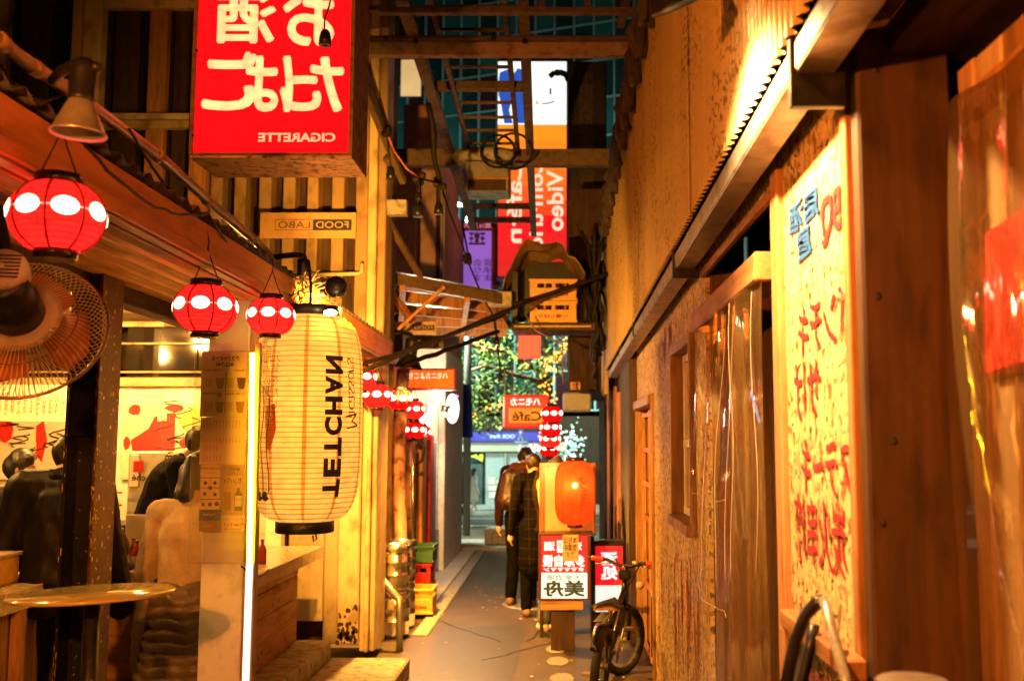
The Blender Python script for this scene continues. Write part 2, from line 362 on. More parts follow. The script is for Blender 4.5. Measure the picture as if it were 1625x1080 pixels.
mCountTop = M('counter_top', (.58, .46, .28), .25, 0, .2, 5, bump=.04, dirt=.3, dcol=(.28, .17, .08))
mPink = M('pink_render', (.62, .27, .19), .8, 0, .2, 1.5, bump=.2, dirt=.3, dsc=6)
mPinkL = M('pale_pink_render', (.66, .42, .32), .8, 0, .2, 1.5, bump=.2, dirt=.3, dsc=6)
mBeige = M('beige_stone', (.50, .45, .32), .6, 0, .12, 2, bump=.1, dirt=.15)
mGrey = M('grey_panel', (.30, .33, .33), .5, 0, .15, 2, bump=.05, dirt=.2)

# ------------------------------------------------------------------ ground, road, pavements
def gz(y):                                    # the street beyond the alley mouth lies a little lower
    return 0. if y < 17 else -1.0 * min(1., (y - 17) / 20.)
g = MB(); ys = [-8, 0, 5, 8, 11, 14, 17, 19, 22, 26, 30, 34, 37, 45, 60, 140]
g.sheet(lambda u, v: V((-70 + 140 * u, ys[round(v * (len(ys) - 1))], gz(ys[round(v * (len(ys) - 1))]))), 1, len(ys) - 1, sm=False)
tag(g.build('ground', mAsph), kind='structure')
mb = MB(); mb.bb((-6, 10.6, -.05), (-1.30, 15.6, .035)); tag(mb.build('side_pavement', mPave, bev=.01), kind='structure')
mb = MB(); mb.bb((-9, 15.62, -.05), (9, 17.0, .05)); tag(mb.build('street_pavement', mConc, bev=.02), kind='structure')
mb = MB(); mb.bb((-1.298, 8.9, -.05), (-1.16, 15.6, .02)); tag(mb.build('drain_kerb', mKerb, bev=.01), kind='structure')
mb = MB(); mb.bb((-30, 36.2, -1.2), (30, 40, -.84)); tag(mb.build('far_pavement', mConc, bev=.02), kind='structure')
def road_line(a, b, wd):
    a, b = V(a), V(b); n = V((-(b - a).y, (b - a).x, 0)).normalized() * wd / 2; q = MB()
    k = 12
    q.sheet(lambda u, v: (lambda p: V((p.x, p.y, gz(p.y) + .012)))(a.lerp(b, u) + n * (2 * v - 1)), k, 1, sm=False)
    return tag(q.build('road_marking', mRoadW), kind='structure')
road_line((-9, 22.2, 0), (6, 27.0, 0), .35); road_line((-9, 30, 0), (6, 31.5, 0), .3)
for c in (PG(885, 1049), PG(892, 1076), PG(882, 1030)):
    q = MB(); q.poly([c + V((.085 * math.cos(a * .3927) * rnd.uniform(.9, 1.1), .16 * math.sin(a * .3927) * rnd.uniform(.85, 1.1), .005)) for a in range(16)])
    tag(q.build('ground_marking', M('worn_paint', (.24, .22, .22), .5, dirt=.6, dcol=(.07, .06, .05), dsc=60) if 'worn_paint' not in bpy.data.materials else bpy.data.materials['worn_paint']), kind='structure')

q = MB()                                              # repaired asphalt strips, a drain slot and a manhole in the alley
for (a, b), (c_, d_) in (((-1.05, 4.2), (-.35, 9.4)), ((.02, 9.9), (.5, 13.2)), ((-.9, 11.2), (-.15, 13.0))):
    q = MB(); n = 12; q.poly([V((a + (c_ - a) * i / n, b + rnd.uniform(-.03, .03), .004)) for i in range(n + 1)] + [V((c_ + rnd.uniform(-.015, .015), b + (d_ - b) * i / n, .004)) for i in range(1, n)] + [V((c_ - (c_ - a) * i / n, d_ + rnd.uniform(-.03, .03), .004)) for i in range(n + 1)] + [V((a + rnd.uniform(-.015, .015), d_ - (d_ - b) * i / n, .004)) for i in range(1, n)]); tag(q.build('ground_patch', mAsphD), kind='structure')
q = MB(); q.lathe([(0, .008), (.26, .008), (.27, .004), (.30, .004), (.31, .009), (.33, .009), (.335, .001)], (-.28, 10.6, 0), 36); tag(q.build('manhole_cover', mSteelG), 'round steel manhole cover in the alley before the couple', 'manhole cover')
for k in range(5):                                    # cracks
    x, y = rnd.uniform(-.9, .3), rnd.uniform(5, 12); q = MB(); pts = [V((x + .12 * j * math.cos(k * 1.3) + rnd.uniform(-.03, .03), y + .16 * j, .0055)) for j in range(9)]
    for i in range(8): q.bar(pts[i], pts[i + 1], .007, .002)
    tag(q.build('ground_crack', mBlackM), kind='structure')
q = MB()
for k in range(90): p = V((rnd.gauss(-.75, .22), rnd.gauss(11.2, 1.2), .006)) if k < 55 else V((rnd.uniform(-1, .5), rnd.uniform(5.5, 14), .006)); r = rnd.uniform(.008, .022); q.poly([p + V((r * math.cos(j * 1.05) * rnd.uniform(.5, 1), r * math.sin(j * 1.05) * rnd.uniform(.5, 1), .0001 * k)) for j in range(6)])
tag(q.build('litter', mPaperW), 'pale scraps of litter scattered on the alley asphalt', 'litter', kind='stuff')

# ------------------------------------------------------------------ stall floor: two concrete steps
t = thing('concrete_step', 'low concrete slab step in front of the yellow corner post', 'step', (-1.4, 6.5, 0))
for a, b in ((3.0, 4.6), (4.605, 6.2), (6.205, 7.45)): bbx('slab', mConc, t, (-1.675, a, 0), (-1.10, b, .125), .012)
t = thing('concrete_step', 'higher concrete step under the plank counter front', 'step', (-2.2, 6.5, 0))
for a, b in ((3.0, 5.9), (5.905, 7.46)): bbx('slab', mConc, t, (-4.8, a, 0), (-1.68, b, .25), .012)

# ------------------------------------------------------------------ upper building at the back of the stall
YB = 8.2
t = thing('corner_building', 'two storey building with dark paned windows and brown ribbed siding above the bar awning', 'building', (-3, YB, 0))
def X8(x): return P(x, 400, YB).x
def Z8(y): return P(500, y, YB).z
bbx('wall', mDarkWZ, t, (-7, YB + .30, 2.3), (X8(612), YB + .5, 7.0), 0)
# siding: trapezoid ribs, one sheet
bbx('siding_back', mDarkWZ, t, (X8(330), YB + .10, Z8(600)), (X8(584), YB + .14, 7.0), 0)
x = X8(334)
while x < X8(580):
    wd_ = rnd.uniform(.088, .104); bbx('siding_batten', mSiding, t, (x, YB - .06 + rnd.uniform(-.008, .008), Z8(600)), (x + wd_, YB + .099, 7.0), .006); x += .203
bbx('corner_post', mCream, t, (X8(584), YB - .05, 2.45), (X8(598), YB + .28, 7), .01)
bbx('corner_post', mSiding, t, (X8(598.5), YB - .02, 2.45), (X8(612), YB + .28, 7), .01)
for nm, x0, x1, m, dy in (('mullion', -40, -8, mCreamD, 0), ('mullion', 104, 118, mPaleW, -.07), ('mullion', 119, 148, mCream, -.03), ('mullion', 223, 252, mOrWood, .0), ('mullion', 302, 330, mOrWood, -.1)):
    bbx(nm, m, t, (X8(x0), YB - .02 + dy, 2.6), (X8(x1), YB + .12, 7), .01)
for y0, y1, m, x0 in ((-3, 17, mCream, 150), (182, 192, mCream, 150), (193, 206, mCreamD, 150), (-150, -130, mCream, -200), (330, 352, mCreamD, -200)):
    bbx('rail', m, t, (X8(x0), YB - .055, Z8(y1)), (X8(301), YB + .02, Z8(y0)), .008)
for a, b in ((-420, -41), (-7, 103), (149, 222), (253, 301)):
    for z0, z1 in ((Z8(480), Z8(195)), (Z8(194), Z8(5)), (Z8(4), Z8(-180))):
        bbx('pane', mGlassD, t, (X8(a), YB + .06, z0 + .01), (X8(b), YB + .075, z1 - .01), 0)
for a, b in ((10, 60), (165, 205), (262, 290)):    # curtains seen through the panes' edges
    bbx('curtain', mDarkWZ, t, (X8(a), YB + .02, Z8(460)), (X8(b), YB + .05, Z8(-150)), .01)
# lower corner: yellow painted post and return wall
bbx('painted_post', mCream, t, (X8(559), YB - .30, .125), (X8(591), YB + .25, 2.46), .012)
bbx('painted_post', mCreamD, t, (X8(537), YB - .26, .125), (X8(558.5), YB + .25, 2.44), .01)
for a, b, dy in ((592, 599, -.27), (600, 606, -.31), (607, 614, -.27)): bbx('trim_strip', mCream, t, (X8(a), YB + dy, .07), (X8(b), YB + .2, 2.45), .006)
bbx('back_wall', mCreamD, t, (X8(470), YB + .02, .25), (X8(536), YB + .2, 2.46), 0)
q = MB()                                             # rust rot at the foot of the post
for k in range(60):
    a = rnd.uniform(X8(561), X8(589)); z = .14 + abs(rnd.gauss(0, .13)); r = rnd.uniform(.006, .022)
    q.poly([V((a + r * math.cos(j * 1.05) * rnd.uniform(.6, 1), YB - .302, z + 1.4 * r * math.sin(j * 1.05) * rnd.uniform(.6, 1))) for j in range(6)])
tag(q.build('rust_patch', M('rust', (.07, .03, .012), .9), t), kind='stuff')
# bar room behind the counter: back wall, transom panes, ceiling
bbx('ceiling_board', wood('ceiling_ply', (.20, .13, .06), 'x'), t, (-6.5, 4.4, 2.66), (-1.95, YB - .05, 2.70), 0)
def XB(x): return P(x, 600, 8.0).x
def ZB(y): return P(200, y, 8.0).z
bbx('back_wall', mWhiteP, t, (-7, 8.02, .25), (X8(470) - .01, 8.12, ZB(612)), 0)
for a, b in ((-260, -60), (-57, 108), (200, 311), (314, 420)):
    bbx('transom_pane', mGlassD, t, (XB(a), 8.0, ZB(598)), (XB(b), 8.015, ZB(520)), 0)
for y0, y1 in ((512, 519), (544, 547), (589, 592), (599, 613)):
    bbx('transom_rail', mCreamD, t, (XB(-300), 7.96, ZB(y1)), (XB(420), 7.995, ZB(y0)), .004)
bbx('wall_cap', mWoodX, t, (-7, 8.0, ZB(511)), (-1.95, 8.12, 2.655), 0)
bbx('inner_post', mPaleW, t, (XB(188), 7.4, .25), (XB(205), 7.55, 2.655), .006)
# red and white wall painting
mArtR = M('mural_red', (.55, .02, .02), .6, 0, .2, 4, dirt=.2); mArtY = M('mural_yellow', (.62, .48, .12), .6, 0, .2, 4, dirt=.2)
a = tag(MB().bb((XB(-60), 7.985, ZB(760)), (XB(112), 8.018, ZB(655))).bb((XB(200), 7.985, ZB(760)), (XB(420), 8.018, ZB(640))).build('mural', mPaperW),
        'red and white graphic mural painted along the back wall of the bar', 'mural')
def blob(x0, y0, x1, y1, n, m, nm='painted_shape', yy=7.982, jag=.25):
    q = MB(); cx, cy = (x0 + x1) / 2, (y0 + y1) / 2
    q.poly([(lambda r: V((XB(cx + (x1 - x0) / 2 * r * math.cos(k * 6.283 / n)), yy - rnd.random() * .002, ZB(cy + (y1 - y0) / 2 * r * math.sin(k * 6.283 / n)))))(rnd.uniform(1 - jag, 1)) for k in range(n)])
    return q.build(nm, m, a)
q = MB(); q.poly([V((XB(x), 7.981, ZB(y))) for x, y in ((218, 722), (213, 698), (240, 680), (250, 660), (254, 660), (254, 668), (268, 668), (268, 655), (282, 655), (283, 722))]); q.build('painted_shape', mArtR, a)
for p in ((0, 656, 30, 705, 9, mArtR), (60, 655, 84, 740, 5, mArtR), (22, 668, 70, 730, 11, mPaperW), (-40, 690, 10, 740, 9, mInk), (288, 690, 330, 715, 9, mArtR), (205, 640, 230, 660, 7, mArtR), (262, 640, 300, 655, 8, mArtR), (200, 690, 214, 715, 7, mArtR), (285, 645, 330, 690, 12, mArtY), (345, 640, 400, 700, 9, mArtR)):
    blob(*p)
q = MB()
for k in range(26):
    x, y = (rnd.uniform(20, 110), rnd.uniform(665, 730)) if k % 2 else (rnd.uniform(255, 400), rnd.uniform(642, 725))
    q.tube([V((XB(x + 14 * math.sin(j * .9 + k)), 7.978, ZB(y + j * 3 * math.cos(k)))) for j in range(7)], .005, 4)
tag(q.build('ink_line', mInk, a), kind='stuff')
# cream notice board with handwriting under the ceiling (far left)
n_ = thing('menu_banner', 'long cream menu banner of vertical handwriting hung over the far bar', 'banner', P(50, 640, 7.2))
bbx('banner_sheet', mPaperW, n_, P(-160, 668, 7.2), P(113, 610, 7.2) + V((0, .01, 0)), 0)
q = MB(); cs = '焼鳥串豚ねぎま皮肝心砂肝つくね酒生麦芋梅水割り冷奴枝豆'
for k in range(26):
    text_mb(q, '\n'.join(rnd.choice(cs) for _ in range(rnd.randint(3, 6))), front(P(-150 + k * 10, 640 + rnd.uniform(-3, 3), 7.193)), ht=rnd.uniform(.10, .17))
q.build('lettering', mInk, n_)

# ------------------------------------------------------------------ lean-to awning over the bar front
def AW(x, y, X=-1.38): return PW(x, y, X)
t = thing('bar_awning', 'long orange wooden bar awning with ribbed soffit running down the alley', 'awning', (-1.4, 4, 2.4))
def run(nm, m, X0, X1, z0, z1, ya=-2.5, yb=8.05, dz=-.105, bev=.005):
    q = MB(); q.add([V((x, y, z + (dz if y > 2 else 0))) for y in (ya, yb) for x, z in ((X0, z0), (X1, z0), (X1, z1), (X0, z1))],
                    [(0, 1, 2, 3), (7, 6, 5, 4), (0, 4, 5, 1), (1, 5, 6, 2), (2, 6, 7, 3), (3, 7, 4, 0)])
    return q.build(nm, m, t, bev)
run('fascia', mFascia, -1.40, -1.365, 2.485, 2.595)
run('fascia', mFascia, -1.375, -1.345, 2.435, 2.483)
run('trim', mPaleWY, -1.385, -1.352, 2.420, 2.433)
for k in range(9):
    x = -1.40 - k * .068; run('soffit_batten', mFascia if k % 2 else mWoodY, x - .060, x, 2.418 + k * .007 + (k % 2) * .008, 2.444 + k * .007, bev=.004)
run('beam', mDarkWY, -2.12, -2.02, 2.40, 2.60)
q = MB(); q.sheet(lambda u, v: V((-1.36 - 1.6 * u, 1.0 + 7.0 * v, 2.60 - .105 * v + .10 * u + .016 * math.sin(v * 400))), 1, 260); q.build('roof_sheet', mSteelG, t)
for y in (-1.5, .3, 1.9, 3.3, 4.7, 6.1, 7.5): bars('rafter', mDarkWY, t, (-1.42, y, 2.50), (-3.0, y, 2.60), .05, .09)

# conduit pipe, orange lamplight put into its colour, and dark corrugated hose beside it
pp = [PW(x, y, -1.5) for x, y in ((-60, 22), (0, 66), (55, 108), (110, 142), (160, 180), (250, 246), (330, 318), (400, 378), (426, 402), (436, 430), (452, 452))]
o = tag(tubes('conduit_pipe', M('orange_lit_pipe', (.36, .20, .10), .35, .3, .3, 6, (1, .2, 1), .1, .5, (.06, .02, .01), 8), None, pp, .021, 12), 'thick conduit pipe coloured as lit orange, sloping along the awning top', 'pipe')
for k in (1, 2, 3, 5, 6, 7): q = MB(); d = (pp[k + 1] - pp[k]).normalized(); q.cyl(pp[k] - d * .02, pp[k] + d * .02, .0255, 12); q.build('pipe_coupling', mOrWood, o)
pp = [PW(x, y, -1.42) for x, y in ((-40, 118), (10, 150), (85, 190), (150, 235), (215, 275), (290, 335), (330, 362))]
fine = []; 
for i in range(len(pp) - 1): fine += [pp[i].lerp(pp[i + 1], k / 26) for k in range(26)]
tag(MB().tube(fine, [.013 + .003 * (k % 2) for k in range(len(fine))], 8).build('corrugated_hose', mCable), 'black ribbed cable hose lying on the awning edge', 'hose')
for (a, b, dz, lab) in ((P(0, 102, 2.6), P(100, 150, 3.0), .05, 'thin dark wire sagging from the top of the awning to the reflector lamp'), (P(135, 232, 2.6), P(330, 338, 3.7), .07, 'loose black wire looping between the first two red lanterns'),
                        (P(205, 205, 3.2), P(300, 338, 3.8), .02, 'slack thin wire under the conduit beyond the reflector lamp'), (P(330, 340, 3.7), P(432, 430, 5.0), .06, 'loose wire looping between the second and third red lanterns')):
    tag(tubes('wire', mCable, None, wob(sag(a, b, dz), .004), .005, 6), lab, 'wire')

# ------------------------------------------------------------------ right wall: chipboard, door opening, windows
XR = .65
t = thing('chipboard_wall', 'rough chipboard shop wall with red and blue brush writing and framed openings', 'wall', (XR, 4, 0))
def wz(z0, z1, ya, yb, nm='chipboard_panel', m=mOSB, x0=XR, x1=XR + .02, bev=.002): return bbx(nm, m, t, (x0, ya, z0), (x1, yb, z1), bev)
wz(0, 2.62, 2.225, 2.86)
wz(2.45, 2.60, 2.865, 4.42)
wz(0, 2.60, 4.425, 4.80); wz(0, 1.235, 4.805, 5.70); wz(2.23, 2.58, 4.805, 5.70)
wz(0, 2.58, 5.705, 6.97); wz(2.03, 2.56, 6.975, 8.5)
bbx('edge_board', mOrWood, t, (XR - .012, 2.18, 0), (XR + .03, 2.222, 2.66), .003)       # bright edge by the plank
bbx('edge_board', mOrWood, t, (XR - .02, 2.862, 0), (XR + .05, 2.95, 2.50), .005)        # right jamb of the curtained doorway
bbx('door_lining', mWoodZ, t, (XR + .021, 2.866, 0), (XR + .22, 2.90, 2.45), .004)
bbx('lintel', mWoodY, t, (XR - .07, 2.955, 2.175), (XR + .05, 4.40, 2.265), .006)
bbx('head_board', mWoodY, t, (XR - .025, 2.955, 2.425), (XR - .002, 4.42, 2.455), .004)
bbx('back_panel', mDarkWZ, t, (XR + .30, 2.7, 0), (XR + .33, 4.6, 2.6), 0)
bbx('door_lining', mDoor, t, (XR + .021, 4.38, 0), (XR + .299, 4.42, 2.45), 0)
for k in range(6): bbx('door_plank', (mDoor, mDoor2, mDoor, mDoor3, mDoor2, mDoor)[k], t, (XR + .20 + .006 * (k % 2), 2.98 + k * .235, .02), (XR + .23, 3.198 + k * .235, 2.16), .008)
bbx('door_stile', mDarkWZ, t, (XR + .17, 3.02, 1.62), (XR + .198, 3.12, 2.15), .004)
bbx('door_lock', mBlackM, t, (XR + .165, 2.96, .70), (XR + .199, 3.06, .98), .006)
# sliding window in a deep wooden frame
def win(ya, yb, z0, z1, glass=True):
    f = MB(); d = .10
    for lo, hi in (((XR - .03, yb - .05, z0), (XR + d, yb, z1)), ((XR - .03, ya, z0), (XR + d, ya + .03, z1)), ((XR - .03, ya + .031, z1 - .05), (XR + d, yb - .051, z1)), ((XR - .05, ya - .0, z0 - .052), (XR + d, yb, z0 - .001))): f.bb(lo, hi)
    w_ = f.build('window', mWoodZ, t, .005)
    bbx('pane', mGlassD, w_, (XR + .07, ya + .03, z0), (XR + .08, yb - .05, z1 - .05), 0)
    s = MB()
    for y in (yb - .12, (ya + yb) / 2, ya + .05): s.bb((XR + .035, y - .02, z0 + .005), (XR + .068, y + .02, z1 - .055))
    for z in (z0 + .025, z0 + (z1 - z0) * .42, z1 - .075): s.bb((XR + .038, ya + .035, z - .022), (XR + .066, yb - .055, z + .022))
    s.build('sash', mWhiteP, w_, .003); return w_
win(4.82, 5.69, 1.29, 2.225)
# glazed door further along
d_ = MB()
for lo, hi in (((XR - .02, 8.42, 0), (XR + .09, 8.5, 2.02)), ((XR - .02, 6.98, 0), (XR + .09, 7.03, 2.02)), ((XR - .04, 7.031, 1.95), (XR + .09, 8.419, 2.02))): d_.bb(lo, hi)
d_ = d_.build('door', mWoodZ, t, .005)
s = MB()
for y in (7.06, 7.4, 7.75, 8.38): s.bb((XR + .03, y - .025, .02), (XR + .06, y + .025, 1.94))
for z in (.05, .55, 1.08, 1.35, 1.62, 1.90): s.bb((XR + .033, 7.086, z - .02), (XR + .057, 8.354, z + .02))
s.build('sash', mOrWood, d_, .003)
bbx('pane', mGlassD, d_, (XR + .062, 7.04, .02), (XR + .07, 8.41, 1.94), 0)
# brush writing on the chipboard near the camera
def wr(s_, x, y, hpx, wpx, m, bold=.03):
    c = PW(x, y, XR - .004); k = c.y / FPX
    dy = abs(PW(x - wpx / 2, y, XR).y - PW(x + wpx / 2, y, XR).y)
    text(t, s_, wallr(c), m, wd=dy, ht=hpx * k, bold=bold, jit=.004, name='brush_writing')
wr('BBQ', 1324, 338, 88, 46, mRedInk, .03); wr('居酒\n屋', 1275, 360, 100, 46, mBlueInk, .028)
wr('パンチキ', 1305, 510, 88, 86, mRedInk, .013); wr('サけ', 1280, 620, 92, 40, mRedInk, .013)
wr('ステーキ', 1308, 742, 90, 80, mRedInk, .013); wr('炭火串焼', 1298, 845, 108, 78, mRedInk, .013)
def strokes(nm, m, n, xr, yr, lr, wr_, kind=True):
    q = MB()
    for k in range(n):
        p = PW(rnd.uniform(*xr), rnd.uniform(*yr), XR - .003); L = rnd.uniform(*lr); wd = rnd.uniform(*wr_); sl = rnd.uniform(-.03, .03)
        q.poly([p + V((0, -wd, 0)), p + V((0, wd, .0)), p + V((0, wd * .6 + sl, -L * .6)), p + V((0, sl, -L)), p + V((0, -wd * .6 + sl, -L * .55))])
    return tag(q.build(nm, m, t), kind='stuff')
strokes('red_paint_drip', M('dull_red_paint', (.40, .018, .008), .7, dirt=.3), 26, (1042, 1112), (880, 1010), (.18, .55), (.010, .022))
strokes('red_paint_drip', bpy.data.materials['dull_red_paint'], 8, (1042, 1066), (505, 560), (.10, .28), (.012, .025))
strokes('dark_scrawl', mInk, 9, (1044, 1066), (640, 790), (.05, .16), (.006, .014))
# eave over the chipboard: steel gutter channel, dark boards, corrugated upper wall
bbx('eave_beam', mDarkWY, t, (XR - .06, 1.2, 2.625), (XR + .2, 10.9, 2.74), .006)
for a, b in ((.6, 2.1), (2.112, 4.4), (4.41, 6.9), (6.91, 10.6)):
    q = MB(); z = 2.50 - .016 * (a - 2)
    q.bar((.555, a, z), (.555, b, z - .016 * (b - a)), .085, .006); q.bar((.512, a, z + .033), (.512, b, z + .033 - .016 * (b - a)), .006, .06); q.bar((.598, a, z + .045), (.598, b, z + .045 - .016 * (b - a)), .006, .08)
    q.build('gutter', mSteelG, t, .002)
for y in (2.11, 4.405, 6.905, 8.6): bbx('gutter_bracket', mBlackM, t, (.50, y - .012, 2.42), (.62, y + .012, 2.62), .002)
q = MB(); n = 1600
def corr(u, v):
    y = .9 + 10.5 * u; return V((.50 + .010 * math.sin(u * 190 * 2 * math.pi), y, (2.60 - .012 * y) + (4.12 - 2.56) * v))
q.sheet(corr, n, 1); cor = q.build('corrugated_sheet', mSheetR, t)
for y in (3.7, 6.2, 8.9): bbx('sheet_seam', mSheetR, t, (.484, y - .012, 2.55), (.489, y + .012, 4.08), .002)
bbx('corner_trim', mPaleW, t, (.47, 11.0, 2.2), (.53, 11.5, 4.1), .01)
bbx('upper_wall', mDarkWZ, t, (.54, .9, 2.75), (.8, 11.5, 4.0), 0)
bbx('dark_post', mDarkWZ, t, (XR - .06, 8.52, 0), (XR + .06, 8.75, 2.5), .01)
bbx('dark_post', M('mossy_post', (.085, .065, .045), .8, 0, .4, 6, (1, 1, .15), .4, .5), t, (XR - .06, 8.76, 0), (XR + .02, 9.9, 2.46), .01)
bbx('far_panel', mDarkWZ, t, (XR - .02, 9.95, 0), (XR + .1, 16.5, 4.6), 0)
for y, z, m in ((10.4, 2.2, mPink), (11.1, 2.3, mOrWood), (11.9, 2.3, mDarkWZ), (12.6, 2.4, mPink), (13.6, 2.4, mDarkWZ)):
    bbx('upright_board', m, t, (XR - .06, y, 0), (XR - .021, y + .22, z), .006)

# nearest bay on the right: thick plank, post, timber frame and vinyl curtain
t = thing('timber_bay', 'weathered timber porch frame with a wide vertical plank nearest on the shop side', 'porch', (.8, 2, 0))
bbx('wide_plank', wood('weathered_plank', (.062, .030, .013), 'z', .6, .5, .6), t, (XR + .0, 2.12, 0), (XR + .205, 2.175, 2.63), .006)
bbx('plank', wood('pale_plank', (.48, .29, .13), 'z', .5, .3, .4), t, (.862, 2.02, 0), (.90, 2.10, 2.5), .006)
bbx('plank', mPaleW, t, (.868, 1.90, 0), (.90, 2.015, 2.5), .006)
bbx('plank', mWoodZ, t, (.868, 1.78, 0), (.90, 1.895, 2.5), .006)
bbx('back_board', mDarkWZ, t, (1.25, -.4, 0), (1.28, 2.2, 2.6), 0)
bbx('rail', mOrWood, t, (.86, -.2, 2.36), (.93, 2.1, 2.44), .006)
bbx('rail', mWoodY, t, (XR - .02, -.2, 2.64), (XR + .06, 2.15, 2.72), .006)
bbx('roof_board', mDarkWY, t, (XR + .07, -.2, 2.55), (1.25, 2.18, 2.62), .004)
for p in ((1395, 470), (1420, 700), (1402, 830), (1390, 110)):
    q = MB(); c = P(p[0], p[1], 2.117); q.ball(c, .006, 8, (1, .4, 1.5)); q.build('nail', mBlackM, t)
mVinylN = CLEAR('wrinkled_vinyl', (.93, .86, .72), .12, .05, (.45, .28, .12), .5, 3.5, .6)
def vinyl(nm, fn, nu, nv, lab):
    return tag(MB().sheet(fn, nu, nv).build(nm, mVinylN if 'nearest' in lab else mVinyl), lab, 'curtain')
vinyl('vinyl_curtain', lambda u, v: V((.835 + .02 * math.sin(u * 16 + v * 2.5) + .012 * math.sin(u * 37 - v * 5) + .015 * math.sin(v * 9 + u * 4), .35 + 1.75 * u, .1 + 2.3 * v)), 90, 40, 'clear vinyl rain curtain hung over the timber porch nearest the camera')
vinyl('vinyl_curtain', lambda u, v: V((XR - .06 - .07 * (1 - v) * math.sin(u * 3.0) + .020 * math.sin(u * 17 + v * 1.5) * (.25 + v * v) + .006 * math.sin(u * 37 + v * 4) * v + .008 * math.sin(v * 5 + u * 3), 2.96 + (1.40 + .22 * (1 - v)) * u, .15 + 2.04 * v - .02 * abs(math.sin(u * 9)))), 110, 36, 'clear vinyl curtain gathered across the chipboard doorway under the lintel')
cur = bpy.data.objects['vinyl_curtain.001']
mCreaseGlint = M('vinyl_crease_glint', (.62, .50, .36), .15, 0, .2, 20, bump=0, dirt=0)  # pale threads paint in the highlights along the vinyl folds
def dv(u, v): return V((XR - .06 - .07 * (1 - v) * math.sin(u * 3.0) + .020 * math.sin(u * 17 + v * 1.5) * (.25 + v * v) + .006 * math.sin(u * 37 + v * 4) * v + .008 * math.sin(v * 5 + u * 3) - .003, 2.96 + (1.40 + .22 * (1 - v)) * u, .15 + 2.04 * v - .02 * abs(math.sin(u * 9))))
for v_, u0, u1 in ((.66, .35, .98), (.475, .30, 1.)): MB().tube([dv(u0 + (u1 - u0) * k / 30, v_) for k in range(31)], .0012, 4).build('crease_glint', mCreaseGlint, cur)
for u_ in (.06, .2, .33, .47, .62, .8): MB().tube([dv(u_ + .02 * math.sin(k * .3 + u_ * 9), .99 - k * (.02 + .006 * u_)) for k in range(22)], .0010, 4).build('crease_glint', mCreaseGlint, cur)
q = MB(); q.sheet(lambda u, v: PW(1193 + 14 * v * 1 - 3 * u, 618 + 50 * v + 4 * u, XR - .13) , 2, 6); tag(q.build('tape_strip', M('blue_tape', (.01, .06, .45), .4)), 'short blue tape strip stuck on the doorway vinyl curtain', 'tape')
# ------------------------------------------------------------------ glowing materials
eRed = PAPER('sign_red_panel', (.88, .008, .012), .42, .0, .5)
eCream = PAPER('sign_cream_letters', (1., .72, .40), .40, .0, .5)
eDot = EM('lantern_white', (1., .74, .46), 3.6)
eLan = PAPER('red_lantern_paper', (.85, .012, .014), .32, .10, .7, 21)
eBand = EM('lantern_band', (1., .45, .30), .9)
eBulb = EM('hot_bulb', (1., .72, .34), 60.)
eTube = EM('tube_light', (1., .50, .014), 38.)
eTubeW = EM('tube_light_end', (1., .72, .56), 1.3)
eWhite = EM('white_sign', (.95, 1., .92), 1.3)
mSeam = M('lantern_seam', (.30, .01, .01), .6, dirt=0, bump=0)
mCap = M('lantern_cap', (.03, .012, .01), .22, dirt=0, bump=.02)

# ------------------------------------------------------------------ big red sign box
c0, c1 = P(303, 246, 4.0), P(556, 247, 4.0); ztop = 3.78
t = thing('sign_box', 'big red lit sign box with cream Japanese lettering hung over the awning', 'sign', (c0.x + .32, 4.15, ztop))
bx0, bx1, bz = c0.x, c1.x, c0.z
mFr = M('sign_frame', (.20, .10, .05), .5, .2, .3, 8, bump=.2, dirt=.7, dcol=(.05, .02, .01))
q = MB(); q.bb((bx0 - .006, 4.012, bz), (bx0 - .001, 4.31, ztop)); q.bb((bx1 + .001, 4.012, bz), (bx1 + .006, 4.31, ztop)); q.bb((bx0, 4.30, bz), (bx1, 4.31, ztop)); q.bb((bx0, 4.012, ztop - .01), (bx1, 4.299, ztop))
q.build('casing', mFr, t)
bbx('base_plate', M('rusty_base', (.50, .32, .12), .5, .3, .3, 10, bump=.3, dirt=.95, dcol=(.09, .03, .012), dsc=30), t, (bx0 - .006, 4.0, bz - .012), (bx1 + .006, 4.31, bz - .001), .002)
fp = MB().bb((bx0, 4.0, bz + .002), (bx1, 4.008, ztop - .002)).build('front_panel', eRed, t)
q = MB()
for lo, hi in (((bx0 - .008, 3.994, bz), (bx0 + .008, 4.011, ztop)), ((bx1 - .008, 3.994, bz), (bx1 + .008, 4.011, ztop)), ((bx0 + .0085, 3.996, bz - .002), (bx1 - .0085, 4.011, bz + .008))): q.bb(lo, hi)
q.build('edge_trim', mFr, t)
q = MB()
for x, y, s, h in ((490, 28, 'お', 92), (390, 28, '酒', 84), (504, 134, 'た', 88), (424, 130, 'ば', 96), (363, 135, 'こ', 80)):
    text_mb(q, s, front(P(x, y, 3.9975)), ht=h * 4 / FPX, wd=(80 if s != '酒' else 94) * 4 / FPX, bold=.027)
text_mb(q, 'CIGARETTE', front(P(471, 218, 3.9975)), wd=126 * 4 / FPX, ht=15 * 4 / FPX, bold=.035)
q.build('lettering', eCream, fp)
q = MB()
for x, y in ((312, 80), (306, 215)): q.ball(P(x, y, 3.994), .006, 8)
q.build('screw', mBlackM, t)
bars('hanger', mBlackM, t, (bx0 + .1, 4.2, ztop), (bx0 + .1, 4.2, 4.75), .03, .03); bars('hanger', mBlackM, t, (bx1 - .1, 4.2, ztop), (bx1 - .1, 4.2, 4.75), .03, .03)
lamp('sign_lamp', 'POINT', P(400, 190, 4.06), .42, (1, .8, .6), .03)
